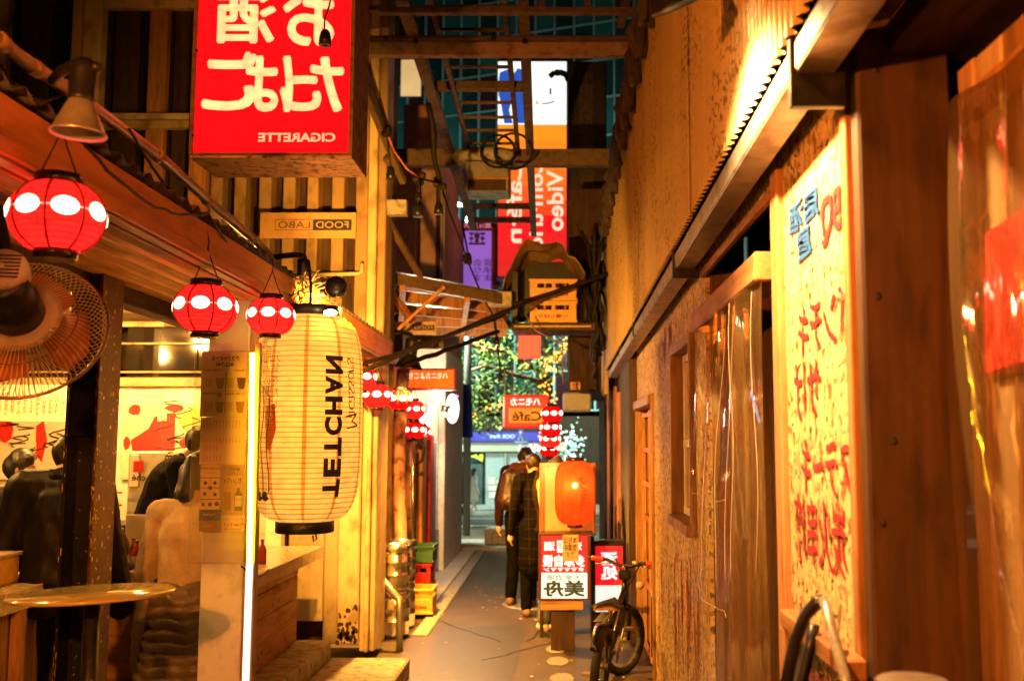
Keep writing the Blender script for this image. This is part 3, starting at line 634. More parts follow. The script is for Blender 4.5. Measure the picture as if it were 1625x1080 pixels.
lamp('sign_lamp', 'POINT', P(420, 20, 4.16), .3, (1, .7, .45), .03)

# ------------------------------------------------------------------ flat plate signs FOOD LABO
def labo(x0, x1, y0, y1, d, lab, arm=None):
    a, b = P(x0, y1, d), P(x1, y0, d); k = (x1 - x0)
    t = thing('plate_sign', lab, 'sign', ((a.x + b.x) / 2, d, a.z), 'plate signs with boxed lettering')
    bbx('plate', M('plate_paint', (.50, .30, .13), .45, 0, .1, 5, bump=.03, dirt=.25), t, (a.x, d, a.z), (b.x, d + .02, b.z), .003)
    s = lambda f: x0 + f * k; yc = (y0 + y1) / 2 - (y1 - y0) * .02
    q = MB()
    A, B = P(s(.16), yc + (y1 - y0) * .21, d - .003), P(s(.955), yc - (y1 - y0) * .21, d - .003); w_ = .0035
    for lo, hi in (((A.x, A.z), (B.x, A.z + w_)), ((A.x, B.z - w_), (B.x, B.z)), ((A.x, A.z), (A.x + w_, B.z)), ((B.x - w_, A.z), (B.x, B.z))): q.bb((lo[0], d - .004, lo[1]), (hi[0], d - .001, hi[1]))
    m_ = P(s(.555), yc, d).x; q.bb((m_, d - .0045, A.z), (B.x, d - .001, B.z)); q.build('print_block', mInk, t)
    hh = (B.z - A.z) * .62
    text(t, 'LABO', front(((A.x + m_) / 2, d - .005, (A.z + B.z) / 2)), mInk, wd=(m_ - A.x) * .84, ht=hh, bold=-.005)
    text(t, 'FOOD', front(((B.x + m_) / 2, d - .007, (A.z + B.z) / 2)), mPaleW, wd=(B.x - m_) * .84, ht=hh, bold=.0)
    bars('arm', mCream, t, (a.x + .03, d + .03, b.z - .02), (a.x + .03, YB + .05 if d < YB else d + .6, b.z - .02), .03, .03)
labo(412, 565, 337, 378, 7.9, 'orange plate sign with boxed lettering fixed on the ribbed siding')
labo(607, 693, 510, 530, 10.5, 'small orange plate sign with boxed lettering under the translucent lean-to roof')
o = tag(tubes('bracket_pipe', mCream, None, [P(492, 436, 7.9), P(570, 434, 7.9), P(574, 430, 7.9), P(574, 420, 7.9), P(574, 420, 8.25)], .016, 10), 'cream bent bracket pipe under the siding plate sign', 'pipe')

# ------------------------------------------------------------------ reflector lamps
def reflector(name, top, rim, rr, lab, on, mcol, aimz=(0, 0, -1)):
    """top: socket end, rim: centre of the open mouth, rr: mouth radius"""
    t = thing(name, lab, 'lamp', top, 'reflector lamps over the alley')
    ax = (V(rim) - V(top)); L = ax.length; qz = ax.to_track_quat('Z', 'Y').to_matrix()
    MB().lathe([(0, 0), (rr * .3, .0), (rr * .45, L * .05), (rr * .48, L * .15), (rr * .46, L * .5), (rr * .50, L * .53), (rr * .42, L * .55)], top, 20, qz).build('socket', mBlackP, t)
    MB().lathe([(rr * .42, L * .55), (rr * .5, L * .60), (rr * .72, L * .78), (rr * .93, L * .95), (rr, L * .97), (rr, L), (rr * .9, L * .965), (rr * .7, L * .80), (rr * .3, L * .62)], top, 28, qz).build('reflector', mcol, t)
    MB().ball(V(top) + ax * .80, rr * .3, 12).build('bulb', eBulb if on else M('frosted_bulb', (.7, .5, .3), .3, dirt=0), t)
    MB().ball(V(top) + ax * .10 + V((rr * .45, 0, 0)), rr * .22, 10).build('knuckle', mBlackP, t)
    return t
mAlu = M('lamp_aluminium', (.42, .36, .32), .35, .7, .15, 12, bump=.05, dirt=.25)
t = reflector('reflector_lamp', P(134, 95, 2.3), P(124, 214, 2.3), 44 * 2.3 / FPX, 'black and grey reflector lamp hanging nearest, over the largest red lantern', False, mAlu)
tubes('arm', mBlackM, t, [P(128, 100, 2.3), P(112, 106, 2.35), P(95, 115, 2.45), P(84, 128, 2.5)], .014, 8)
t = reflector('reflector_lamp', P(655, 536, 9.0), P(648, 584, 9.0), 23 * 9 / FPX, 'lit reflector lamp under the small plate sign beside the orange sign', True, mBlackM)
tubes('arm', mBlackM, t, [P(655, 538, 9), P(652, 530, 9.1), P(620, 524, 9.2), P(606, 520, 9.2)], .018, 8)
lamp('reflector_light', 'SPOT', P(649, 582, 9.0), 420, AMBER, .04, P(740, 985, 9.0), 120, .6)
t = thing('spot_lamp', 'black elbow spot lamp above the big yellow paper lantern', 'lamp', P(480, 420, 5.1))
tubes('arm', mBlackM, t, [P(432, 408, 5.1), P(470, 404, 5.1), P(482, 406, 5.1), P(485, 416, 5.1)], .015, 10)
MB().lathe([(0, .0), (.03, .0), (.033, -.01), (.033, -.085), (.028, -.09), (.0, -.088)], P(482, 412, 5.1), 18).build('housing', mBlackP, t)
t = thing('bulb_lamp', 'bare bright bulb in a dark floodlight beside the yellow lantern cap', 'lamp', P(530, 470, 5.0))
MB().ball(P(533, 455, 4.85), .055, 14, (1, .6, 1)).build('housing', mBlackP, t)
MB().ball(P(524, 496, 4.66), .021, 12, (1.5, 1, .7)).build('bulb', eBulb, t)
bars('arm', mBlackM, t, P(533, 455, 4.85), P(540, 470, 5.9), .02, .02)
lamp('bulb_light', 'SPOT', P(552, 474, 4.86), 400, AMBER, .03, P(560, 720, 8.0), 116, .7)
t = reflector('shade_lamp', P(1040, -85, 2.46), P(1074, 12, 2.50), 44 * 2.5 / FPX, 'black shade lamp at the frame top washing the corrugated wall with light', True, mBlackM)
bars('arm', mBlackM, t, P(1066, -60, 2.3), P(1200, -70, 2.3), .02, .02)
lp = V((.13, 2.48, 2.74))
lamp('shade_lamp_light', 'SPOT', lp, 120, (1, .56, .20), .035, lp + V((.56, .0, -1.05)), 125, .8)

# ------------------------------------------------------------------ paper lanterns
def lantern_prof(R0, H, n, rib=.0025, p=2.3, cap=.42):
    out = []
    for i in range(n + 1):
        s = -1 + 2 * i / n; r = R0 * max(cap, (1 - abs(s) ** p * (1 - cap ** p)) ** (1 / p)); out.append((r + (rib if i % 2 else -rib * .3), s * H / 2))
    return out
def rprof(pr, z):
    for (r0, z0), (r1, z1) in zip(pr, pr[1:]):
        if z0 <= z <= z1: return r0 + (r1 - r0) * (z - z0) / (z1 - z0)
    return pr[-1][0]
# small red lantern, 25 cm across, origin at its centre
def small_lantern(loc, lab):
    t = thing('red_lantern', lab, 'lantern', (0, 0, 0), 'red paper lanterns hung along the alley')
    R0, H = .128, .192; pr = lantern_prof(R0, H, 26, .0012, 2.1, .50); smooth = lantern_prof(R0, H, 26, 0, 2.1, .50)
    MB().lathe(pr, (0, 0, 0), 32).build('paper_shade', eLan, t)
    q = MB()
    for k in range(8):
        a = k * math.pi / 4 + .39; q.tube([V(((r + .0015) * math.cos(a), (r + .0015) * math.sin(a), z)) for r, z in smooth], .0042, 5)
    q.build('seam', mSeam, t)
    for k in range(8):
        a0 = k * math.pi / 4; q = MB(); vs = []
        for j in range(16):
            b = j * math.pi / 8; z = .027 * math.sin(b) + .012; a = a0 + .036 * math.cos(b) / R0 * 1.0; r = rprof(smooth, z) + .004; vs.append(V((r * math.cos(a), r * math.sin(a), z)))
        c = V(((R0 + .007) * math.cos(a0), (R0 + .007) * math.sin(a0), .012)); q.add(vs + [c], [(j, (j + 1) % 16, 16) for j in range(16)], True)
        q.build('white_dot', eDot, t)
    MB().lathe([(R0 + .0025, .010), (R0 + .004, .012), (R0 + .0025, .014)], (0, 0, 0), 32).build('white_band', eBand, t)
    MB().lathe([(.0, H / 2 + .026), (.05, H / 2 + .026), (.064, H / 2 + .028), (.066, H / 2 - .004), (.058, H / 2 - .004)], (0, 0, 0), 24).build('top_cap', mCap, t)
    MB().lathe([(.0, -H / 2 - .024), (.04, -H / 2 - .026), (.058, -H / 2 - .026), (.060, -H / 2 + .004), (.05, -H / 2 + .004)], (0, 0, 0), 24).build('bottom_cap', mCap, t)
    q = MB(); q.tube([V((-.05, 0, H / 2 + .024)), V((-.02, 0, .20)), V((0, .004, .255)), V((.006, 0, .29)), V((-.004, 0, .34)), V((.004, 0, .29)), V((.002, .004, .255)), V((.02, 0, .20)), V((.05, 0, H / 2 + .024))], .0028, 5); q.build('hanger', mCable, t)
    t.location = V(loc); return t
# p, label : nearest first
ls = [((91, 345), 2.50, 'largest red paper lantern, hanging nearest in front of the fan'), ((326, 490), 3.76, 'red paper lantern hanging alone in front of the poster pillar top'),
      ((430, 502), 4.42, 'red paper lantern overlapping the top of the big yellow lantern'), ((572, 600), 7.4, 'red paper lantern half hidden behind the big yellow lantern'),
      ((598, 628), 7.70, 'red paper lantern in front of the yellow corner post, first of the far cluster'), ((634, 634), 9.2, 'red paper lantern just below the orange sign left end'),
      ((656, 650), 10.0, 'red paper lantern below the reflector lamp, higher of a pair'), ((658, 683), 10.4, 'red paper lantern lowest by the peeling post'), ((669, 687), 11.4, 'red paper lantern farthest on the bar side, against the white shop wall'),
      ((876, 657), 10.8, 'topmost red lantern of the stack beside the cafe sign'), ((874, 679), 11.0, 'second red lantern from the top of the stack by the cafe sign'), ((873, 697), 11.2, 'third red lantern from the top of the stack by the cafe sign'), ((872, 712), 11.6, 'lowest red lantern of the stack by the cafe sign')]
first = None
for (p, d, lab) in ls:
    loc = P(p[0], p[1], d)
    if first is None: first = small_lantern(loc, lab); first.rotation_euler = (0, 0, .62); first.scale = (.89,) * 3
    else: dup(first, loc, lab, rnd.uniform(-.3, .3) + .4, .80 if d == 4.42 else .90)
    if d < 6: lamp('lantern_light', 'POINT', loc + V((0, 0, -.01)), .75, (1, .62, .30), .03)
    elif d < 9 or p[1] in (650, 697): lamp('lantern_light', 'POINT', loc, .8, (1, .62, .30), .03)
for x, y, z, lab in ((-1.22, 1.2, 2.22, 'added red paper lantern hung on the awning just behind the viewpoint'), (-1.22, -.1, 2.2, 'added red paper lantern hung second behind the viewpoint'), (-1.2, -1.5, 2.2, 'added red paper lantern hung farthest behind the viewpoint')):  # unseen lanterns added behind the viewpoint for front light
    dup(first, (x, y, z), lab, .2); lamp('lantern_light', 'POINT', (x, y, z), .5, (1, .55, .25), .05)
for x, y, z, e, lab in ((-1.08, .2, 2.28, 150, 'added bare fill bulb hanging at the awning edge behind the viewpoint'), (-.2, -2.6, 3.3, 70, 'added bare fill bulb hanging high over the alley behind the viewpoint')):  # unseen bulbs added as front fill, no such source in view
    t = thing('bulb_lamp', lab, 'lamp', (x, y, z)); MB().ball((x, y, z), .03, 12, (1, 1, 1.2)).build('bulb', eBulb, t); MB().cyl((x, y, z + .03), (x, y, z + .10), .02, 12).build('socket', mBlackP, t); tubes('cord', mCable, t, [(x, y, z + .1), (x, y, z + (.42 if z < 3 else 1.2))], .006, 6)
    lamp('bulb_light', 'POINT', (x, y, z - .05), e, (1, .27, .03) if z < 3 else WARM, .05)
# big yellow lantern
c = P(488, 662, 4.9)
t = thing('yellow_lantern', 'big yellow paper lantern with black block lettering and red script', 'lantern', (c.x, c.y, 2.3))
R0, H = .262, 1.0; pr = lantern_prof(R0, H, 84, .0032, 4.2, .52); sm_ = lantern_prof(R0, H, 84, 0, 4.2, .52)
eYel = PAPER('yellow_lantern_paper', (1., .62, .13), .36, .10, .6, 13.2)
MB().lathe(pr, c, 56).build('paper_shade', eYel, t)
def onlan(z, ang, off=.005): r = rprof(sm_, max(-H / 2 + .001, min(H / 2 - .001, z))) + off; return c + V((r * math.sin(ang), -r * math.cos(ang), z))
mSeamY = PAPER('tan_seam', (.74, .34, .04), .26, .1, .5, 13.2)
for k in range(7):
    a = -1.36 + .32 + k * .62; q = MB(); q.sheet(lambda u, v: onlan(-H / 2 + .004 + (H - .008) * v, a + (u - .5) * .07, .0045), 2, 60); q.build('seam', mSeamY, t)
ca = R(41)
for i, ch in enumerate('TETCHAN'):
    q = MB()
    zc = -.335 + i * .0965
    text_mb(q, ch, lambda a, b, zc=zc: onlan(zc + b, ca + a / R0, .0065), wd=.086, ht=.090, rot=R(90), bold=.05, cuts=((0, 7, -.07, .07), (1, 4, -.05, .05))); q.build('letter', mInk, t)
q = MB()
for i, ch in enumerate('Macassors'):
    zc = .0 + i * .036 - .02; text_mb(q, ch, lambda a, b, zc=zc, i=i: onlan(zc + b, ca + .42 + a / R0 - .008 * i, .0065), wd=.034 + (.03 if i == 0 else 0), ht=.045 + (.04 if i == 0 else 0), rot=R(80), bold=-.01)
q.build('red_script', mRedInk, t)
q = MB()                                             # faint drawing and small writing on the turned side
for i, s in enumerate(('東京横丁', '吉祥寺の酒場', '元気をだして')):
    text_mb(q, '\n'.join(s), lambda a, b, i=i: onlan(.24 - .05 * i + b, -.70 + .17 * i + a / R0, .0065), ht=.26 + .03 * i, bold=-.005)
for k in range(9): q.tube([onlan(-.34 + .06 * k, -.97 + .09 * j, .006) for j in range(7)], .0018, 4)
for k in range(4): q.tube([onlan(-.36 + .05 * j, -.90 + .14 * k + .03 * math.sin(j), .006) for j in range(11)], .0028, 4)
q.tube([onlan(.12 + .04 * math.sin(j * .5), -.95 + .06 * j, .006) for j in range(9)], .003, 4)
q.build('ink_drawing', mBrownInk, t)
q = MB(); q.poly([onlan(z, a, .0058) for z, a in ((.05, -.56), (.06, -.34), (-.06, -.30), (-.16, -.42), (-.15, -.52))]); q.poly([onlan(z, a, .0058) for z, a in ((0, -.95), (.0, -.75), (-.25, -.73), (-.3, -.90))]); q.build('orange_patch', M('orange_ink', (.75, .22, .03), .7, dirt=0), t)
q = MB()
for a in (-.58, -.76): q.ball(onlan(-.37, a, .003), .022, 8, (.8, .3, 1.1))
q.build('ink_foot', mInk, t)
MB().lathe([(0, .545), (.148, .545), (.152, .54), (.152, .49), (.138, .487)], c, 36).build('top_cap', mBlackP, t)
MB().lathe([(0, -.555), (.135, -.555), (.14, -.55), (.14, -.49), (.128, -.487)], c, 36).build('bottom_cap', mBlackP, t)
q = MB(); q.tube([c + V((.05, 0, -.555)), c + V((.06, 0, -.585)), c + V((.045, 0, -.60)), c + V((.04, 0, -.57))], .004, 6); q.build('ring', mCable, t); q = MB(); q.tube([c + V((0, 0, .545)), c + V((0, 0, .66)), c + V((-.02, .02, .78))], .008, 6); q.build('hanger', mCable, t)
lamp('yellow_lantern_light', 'POINT', c + V((0, .02, .08)), .42, (1, .78, .34), .06)
q = MB()                                             # tangle of pale wires above it
for k in range(16):
    a = P(rnd.uniform(445, 515), rnd.uniform(425, 482), rnd.uniform(4.9, 5.2)); b = P(rnd.uniform(450, 500), rnd.uniform(470, 490), 4.95); m_ = a.lerp(b, .5) + V((rnd.uniform(-.09, .09), 0, rnd.uniform(-.05, .09)))
    q.tube([a.lerp(m_, j / 6).lerp(m_.lerp(b, j / 6), j / 6) for j in range(7)], .0035, 5)
tag(q.build('wire_tangle', mWire), 'tangle of pale wires tied above the yellow lantern', 'wire')
q = MB()
for k in range(12):
    a = P(rnd.uniform(418, 470), rnd.uniform(440, 460), rnd.uniform(5.05, 5.3)); q.tube(wob([a.lerp(a + V((rnd.uniform(.05, .22), .05, rnd.uniform(-.06, .06))), j / 5) for j in range(6)], .012), .005, 5)
tag(q.build('wire_tangle', mCable), 'bundle of black cables on the awning end by the yellow lantern', 'wire')

# ------------------------------------------------------------------ columns of the stall
t = thing('steel_column', 'black chipped steel column standing behind the round glass table', 'column', (-2.03, 4.3, 0))
zt = 2.42
bbx('flange', mBlackChip, t, (-2.085, 4.20, .02), (-2.072, 4.40, zt), .002)
bbx('web', mBlackChip, t, (-2.071, 4.295, .02), (-1.963, 4.305, zt), 0)
bbx('flange', mBrownChip, t, (-1.962, 4.20, .02), (-1.949, 4.40, zt), .002)
bbx('base_plate', mBlackChip, t, (-2.2, 4.14, .0), (-1.88, 4.46, .019), .003)
bbx('cover_board', mBlackP, t, (-2.0705, 4.21, 1.72), (-1.9635, 4.225, zt), .003)
q = MB()
mChip = M('bare_paint_chip', (.55, .40, .20), .7, dirt=.3)
for x0, x1, n_ in ((-2.084, -2.073, 46), (-1.961, -1.950, 60)):
    for k in range(n_):
        x, z, r = rnd.uniform(x0, x1), rnd.uniform(.3, 2.3), rnd.uniform(.002, .006); L = r * rnd.uniform(1, 6); xx = (x0 if k % 2 else x1)
        q.poly([V((max(x0, min(x1, xx + r * math.cos(j * 1.05) * rnd.uniform(.5, 1))), 4.1985, z + L * math.sin(j * 1.05) * rnd.uniform(.6, 1))) for j in range(6)])
for k in range(70):
    y = 4.205 + abs(rnd.gauss(0, .02)) if k % 3 else rnd.uniform(4.21, 4.39); z = rnd.uniform(.3, 2.35); r = rnd.uniform(.003, .011)
    q.poly([V((-1.9475, y + r * math.cos(j * 1.05) * rnd.uniform(.4, 1), z + 1.6 * r * math.sin(j * 1.05) * rnd.uniform(.4, 1))) for j in range(6)])
tag(q.build('paint_chip', mChip, t), kind='stuff')
t = thing('poster_pillar', 'pale painted pillar carrying beer posters and a tube light', 'pillar', (-1.56, 4.7, 0))
pa, pb = P(322, 800, 4.7).x, P(388, 800, 4.7).x
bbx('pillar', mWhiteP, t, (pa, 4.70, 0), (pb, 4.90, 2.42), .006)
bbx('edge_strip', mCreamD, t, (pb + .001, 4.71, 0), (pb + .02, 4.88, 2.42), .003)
bbx('acrylic_screen', mAcryl, t, (P(304, 700, 4.62).x, 4.62, P(300, 893, 4.62).z), (P(425, 700, 4.62).x, 4.625, P(300, 557, 4.62).z), .001)
def post(nm, lab, x0, x1, y0, y1, m, d=4.66): 
    o = MB().bb(P(x0, y1, d), P(x1, y0, d) + V((0, .003, 0))).build(nm, m); return tag(o, lab, 'poster', 'posters on the pillar')
mPoster = M('poster_paper', (.88, .66, .52), .6, 0, .05, 3, bump=.03, dirt=0); mPosD = M('poster_dark', (.50, .31, .23), .6, dirt=0); mPosB = M('poster_blue', (.02, .04, .16), .5, dirt=0); mPosO = M('poster_ochre', (.34, .15, .03), .5, dirt=0)
mBeer = [M('beer_%s' % n, c_, .4, dirt=0, bump=0) for n, c_ in (('amber', (.34, .07, .02)), ('dark', (.07, .02, .01)), ('ruby', (.22, .02, .01)), ('pale', (.45, .17, .04)))]
p1 = post('poster', 'upper beer poster with four printed glasses on the pillar', 317, 391, 558, 661, mPoster)
def pt(par, s, x, y, m=mInk, h=None, wd=None, bold=.01, d=4.657, **k): text(par, s, front(P(x, y, d)), m, ht=None if h is None else h * d / FPX, wd=None if wd is None else wd * d / FPX, bold=bold, **k)
pt(p1, 'クラフトビール', 358, 568, wd=44, h=7, bold=.03); pt(p1, 'ALL:740', 357, 578, wd=29, h=6.5, bold=.03); pt(p1, 'COPELAND', 339, 587, wd=30, h=4); pt(p1, 'Standard', 380, 587, wd=16, h=4, m=mBrownInk)
pt(p1, 'to the cloud', 374, 624, wd=28, h=4); pt(p1, 'BROWNING', 333, 624, wd=20, h=3, bold=.03); pt(p1, '本日の樽生', 359, 562, wd=16, h=2.4, m=mBrownInk)
q = MB()
for i, (x, y) in enumerate(((349, 608), (383, 608), (348, 646), (381, 646))):
    q2 = MB(); q2.poly([P(x + a, y + b, 4.657) for a, b in ((-7, -9), (7, -9), (5, 7), (3, 9), (-3, 9), (-5, 7))]); q2.build('printed_glass', mBeer[i], p1)
    for k in range(5): q.bb(P(x - 24, y - 7 + k * 3.2, 4.6575), P(x - 10 - rnd.uniform(0, 3), y - 7.9 + k * 3.2, 4.6565))
q.poly([P(348 + 4.5 * math.cos(k * .5236), 626 + 4.5 * math.sin(k * .5236), 4.6572) for k in range(12)])
q.bb(P(357.4, 655, 4.658), P(358, 590, 4.657)); q.bb(P(324, 619.6, 4.658), P(388, 620, 4.657)); q.build('small_print', mBrownInk, p1)
p2 = post('poster', 'plain price list poster of small columns on the pillar', 316, 389, 662, 736, mPoster)
q = MB()
for r_, (ya, n) in enumerate(((668, 12), (693, 12), (706, 5), (722, 6))):
    for k in range(n): text_mb(q, '\n'.join(rnd.choice('生麦酒芋米梅水割炭酸緑茶円') for _ in range(4 if r_ % 2 == 0 else 3)), front(P(323 + k * 5.2, ya + 5, 4.657)), ht=(13 if r_ == 0 else 8) * 4.657 / FPX, wd=1.9 * 4.657 / FPX)
q.build('lettering', mBrownInk, p2)
p3 = post('poster', 'lower drink flyer of small boxes with a blue strip on the pillar', 315.5, 350.5, 737, 823, mPoster); p4 = post('poster', 'brownish bottle poster with blue brush lettering on the pillar', 351, 388, 737, 817, mPosD)
p5 = post('poster', 'small blue drink card at the foot of the posters', 315, 350, 823.5, 826.5, mPosB); 
q = MB(); q.bb(P(315.5, 826, 4.658), P(350.5, 808, 4.6565)); q.build('printed_strip', mPosB, p3); q = MB(); q.bb(P(315.5, 843, 4.658), P(350.5, 826.5, 4.6565)); q.build('printed_strip', mPosO, p3)
bpy.data.objects.remove(p5)
p5 = post('poster', 'pale price card under the bottle poster on the pillar', 351, 388, 817.5, 843, mPoster)
pt(p5, 'ボール シーズン', 370, 823, wd=32, h=4); pt(p5, '円 660 セット', 370, 832, wd=32, h=5, bold=.02); pt(p5, '税込価格 各種', 369, 839, wd=26, h=3, m=mBrownInk)
pt(p3, 'ひと味違う新提案', 334, 743, wd=30, h=3, bold=.02); pt(p3, 'ハイボール', 334, 750, wd=18, h=2.5); pt(p3, 'Highball', 332, 816, wd=18, h=5, m=mPaperW, d=4.655); pt(p3, 'Premium', 330, 834, wd=16, h=4, m=mPaperW, d=4.655)
q = MB()
for x0, y0, x1, y1 in ((318, 757, 349, 758), (318, 791, 349, 792), (318, 757, 319, 792), (348.2, 757, 349, 792), (333, 757, 333.8, 792), (318, 773, 349, 774)): q.bb(P(x0, y1, 4.658), P(x1, y0, 4.657))
for x, y, r in ((326, 766, 3), (341, 766, 3), (325, 783, 3.2), (341, 784, 3), (333.5, 773.5, 3.2), (322, 800, 3.4), (333, 800, 3.4), (344, 799, 3.8)): q.poly([P(x + r * math.cos(k * .785), y + r * math.sin(k * .785), 4.6568) for k in range(8)])
q.build('small_print', mInk, p3)
pt(p4, '毎日が、', 371, 744, wd=20, h=6, bold=.02); pt(p4, 'ハレの日！', 372, 751, wd=24, h=6, bold=.02); pt(p4, 'カンパイ', 369, 762, wd=30, h=9, m=mPosB, bold=.02)
q = MB(); q.poly([P(378 + a, 790 + b, 4.657) for a, b in ((-6, 20), (6, 20), (6, -6), (2.5, -10), (2.5, -16), (-2.5, -16), (-2.5, -10), (-6, -6))]); q.build('printed_bottle', mInk, p4)
q = MB(); q.bb(P(372.6, 803, 4.656), P(383.4, 786, 4.6555)); q.build('printed_label', mPaperW, p4); pt(p4, '①○①', 378, 792, wd=9, h=4, d=4.654)
q = MB(); q.poly([P(361 + a, 794 + b, 4.657) for a, b in ((-6, -14), (6, -14), (5, 15), (-5, 15))]); q.build('printed_glass', mPosO, p4)
# light tube beside it
t = thing('tube_light', 'tall glowing tube light standing beside the poster pillar', 'lamp', P(395, 1000, 4.66))
a, b, c_ = P(401, 560, 4.47), P(396, 893, 4.47), P(389, 1100, 4.47)
MB().cyl(b + V((0, 0, .002)), a, .0115, 12).build('tube', eTube, t); MB().cyl(c_, b - V((0, 0, .002)), .0145, 12).build('tube_end', eTubeW, t)
bbx('holder', mCreamD, t, (b.x - .012, 4.49, c_.z), (b.x + .014, 4.52, a.z + .05), .004)
q = MB(); q.tube(wob(sag(P(384, 898, 4.6), P(428, 902, 5.2), .04), .003), .004, 5); tag(q.build('cord', mCable), 'thin black cord tied across the tube light foot', 'cord')

# ------------------------------------------------------------------ counter
t = thing('bar_counter', 'bar counter with tiled edge and knotty plank front turning the corner', 'counter', (-2.2, 6, .25))
pl = []
for k in range(4): 
    o = bbx('plank', mWoodY, t, (-1.925, 5.42, .262 + k * .157), (-1.90, 7.33, .262 + k * .157 + .153), .004)
    for j in range(3): 
        q = MB(); q.ball((-1.8995, 5.6 + rnd.uniform(0, 1.6), .34 + k * .157 + rnd.uniform(-.04, .04)), .014, 8, (.08, .8, 1.2)); q.build('knot', mDarkWZ, o)
bbx('counter_top', mCountTop, t, (-2.25, 5.40, .90), (-1.745, 7.36, .935), .006)
for k in range(10): bbx('edge_tile', mTile, t, (-1.744, 5.41 + k * .195, .855), (-1.73, 5.60 + k * .195, .937), .003)
bbx('body', mDarkWZ, t, (-2.24, 5.43, .25), (-1.926, 7.32, .90), 0)
bbx('counter_top', mCountTop, t, (-3.0, 5.55, .955), (-2.0, 6.0, .985), .006)
for k in range(6): bbx('edge_tile', mTile, t, (-3.0 + .16 * k, 5.536, .885), (-2.845 + .16 * k, 5.549, .987), .003)
bbx('plank', mWoodX, t, (-3.0, 5.60, .26), (-2.0, 5.62, .88), .004)
bbx('counter_top', mCountTop, t, (-3.2, 3.6, .955), (-2.61, 5.535, .985), .006)
for k in range(10): bbx('edge_tile', mTile, t, (-2.609, 3.62 + .19 * k, .885), (-2.596, 3.805 + .19 * k, .987), .003)
for k in range(8): bbx('plank', mWoodZ, t, (-2.68, 3.62 + .24 * k, .02), (-2.66, 3.855 + .24 * k, .88), .004)
for y in (4.1, 4.9): bbx('counter_leg', mOrWood, t, (-2.65, y, .02), (-2.60, y + .06, .88), .005)

# round glass table clamped in front of the column
c = PG(147, 942, 1.14) ; rr = .285
t = thing('round_table', 'round amber glass standing table in front of the black column', 'table', (c.x, c.y, 0))
qt = Euler((R(-1.3), R(-1.6), 0)).to_matrix()
mAmb = M('amber_glass', (.46, .35, .12), .12, 0, .15, 4, bump=.01, dirt=.06, spec=.9)
MB().lathe([(0, -.006), (rr - .004, -.006), (rr, -.002), (rr, .003), (rr - .004, .007), (0, .007)], c, 64, qt).build('tabletop', mAmb, t)
MB().cyl((c.x, c.y, .02), c - V((0, 0, .008)), .028, 14).build('leg', mBlackM, t)
MB().lathe([(0, 0), (.2, 0), (.2, .012), (.04, .03), (.0, .03)], (c.x, c.y, 0), 28).build('base', mBlackM, t)

# things on the counters
def bottle(x, y, z, h, r, m, lab, capm=mBlackP, grp='bottles and jars on the bar counter', lm=None):
    t = thing('bottle', lab, 'bottle', (x, y, z), grp)
    MB().lathe([(0, 0), (r, 0), (r, h * .55), (r * .8, h * .68), (r * .36, h * .80), (r * .34, h * .95), (0, h * .95)], (x, y, z), 16).build('glass_body', m, t)
    MB().lathe([(0, h), (r * .42, h), (r * .42, h * .94), (0, h * .94)], (x, y, z), 12).build('cap', capm, t)
    if lm: MB().lathe([(r + .0015, h * .15), (r + .0015, h * .45)], (x, y, z), 16).build('paper_label', lm, t)
mGreenB = M('green_bottle', (.01, .09, .03), .1, dirt=0, bump=0); mBrownB = M('brown_bottle', (.05, .02, .008), .1, dirt=0, bump=0)
a = PG(18, 808, 1.17); bottle(-3.02, 5.35, .985, .34, .035, mGreenB, 'green glass bottle beside the diners at the far counter'); bottle(-2.93, 5.3, .985, .33, .034, mBrownB, 'dark brown bottle next to the green bottle', lm=mPaperW)
bottle(-2.43, 5.75, .985, .16, .028, M('sauce_bottle', (.45, .22, .05), .3, dirt=0), 'small orange sauce bottle in front of the menu stand', mRedP, lm=mPaperW)
bottle(-2.39, 5.70, .985, .15, .026, M('chili_bottle', (.4, .03, .015), .3, dirt=0), 'small red chili bottle in front of the menu stand', mBlackP, lm=mPaperW)
bottle(-1.94, 6.35, .935, .16, .028, M('clear_bottle', (.3, .16, .06), .15, dirt=0), 'clear condiment bottle on the plank counter behind the lantern', mBlackP)
bottle(-1.86, 6.3, .935, .15, .027, mRedP, 'red capped sauce bottle on the plank counter behind the lantern', mRedP)
t = thing('menu_stand', 'cream upright menu board with chopsticks leaning on the bar counter', 'menu', (-2.36, 5.85, .985))
bbx('board', mPaperW, t, (-2.53, 5.86, .987), (-2.21, 5.872, 1.27), .003)
q = MB()
for k in range(9): q.cyl((-2.33 + k * .008, 5.83, 1.07), (-2.35 + k * .012 + rnd.uniform(-.01, .01), 5.82, 1.27), .003, 5)
q.build('chopsticks', mPaleW, t); MB().lathe([(0, 0), (.04, 0), (.045, .12), (.04, .12), (.036, .01), (0, .01)], (-2.31, 5.82, .987), 16).build('cup', mSteelG, t)
t = thing('glass_jar', 'round clear glass jar on the bar counter near the column', 'jar', (-2.56, 5.75, .985))
MB().lathe([(0, 0), (.07, 0), (.1, .05), (.1, .13), (.07, .19), (.06, .20)], (-2.56, 5.75, .987), 20).build('jar_body', CLEAR('jar_glass', (.9, .85, .7), .25, .05, (.5, .4, .2), .02), t)
MB().lathe([(0, .212), (.065, .212), (.066, .2), (0, .2)], (-2.56, 5.75, .987), 20).build('lid', mSteelG, t)
t = thing('ashtray', 'black ashtray on the tiled counter edge near the column', 'ashtray', (-2.43, 5.6, .985)); MB().lathe([(0, .004), (.05, .004), (.055, .0), (.06, .03), (.05, .03), (.045, .012), (0, .012)], (-2.43, 5.62, .987), 20).build('bowl', mBlackP, t)
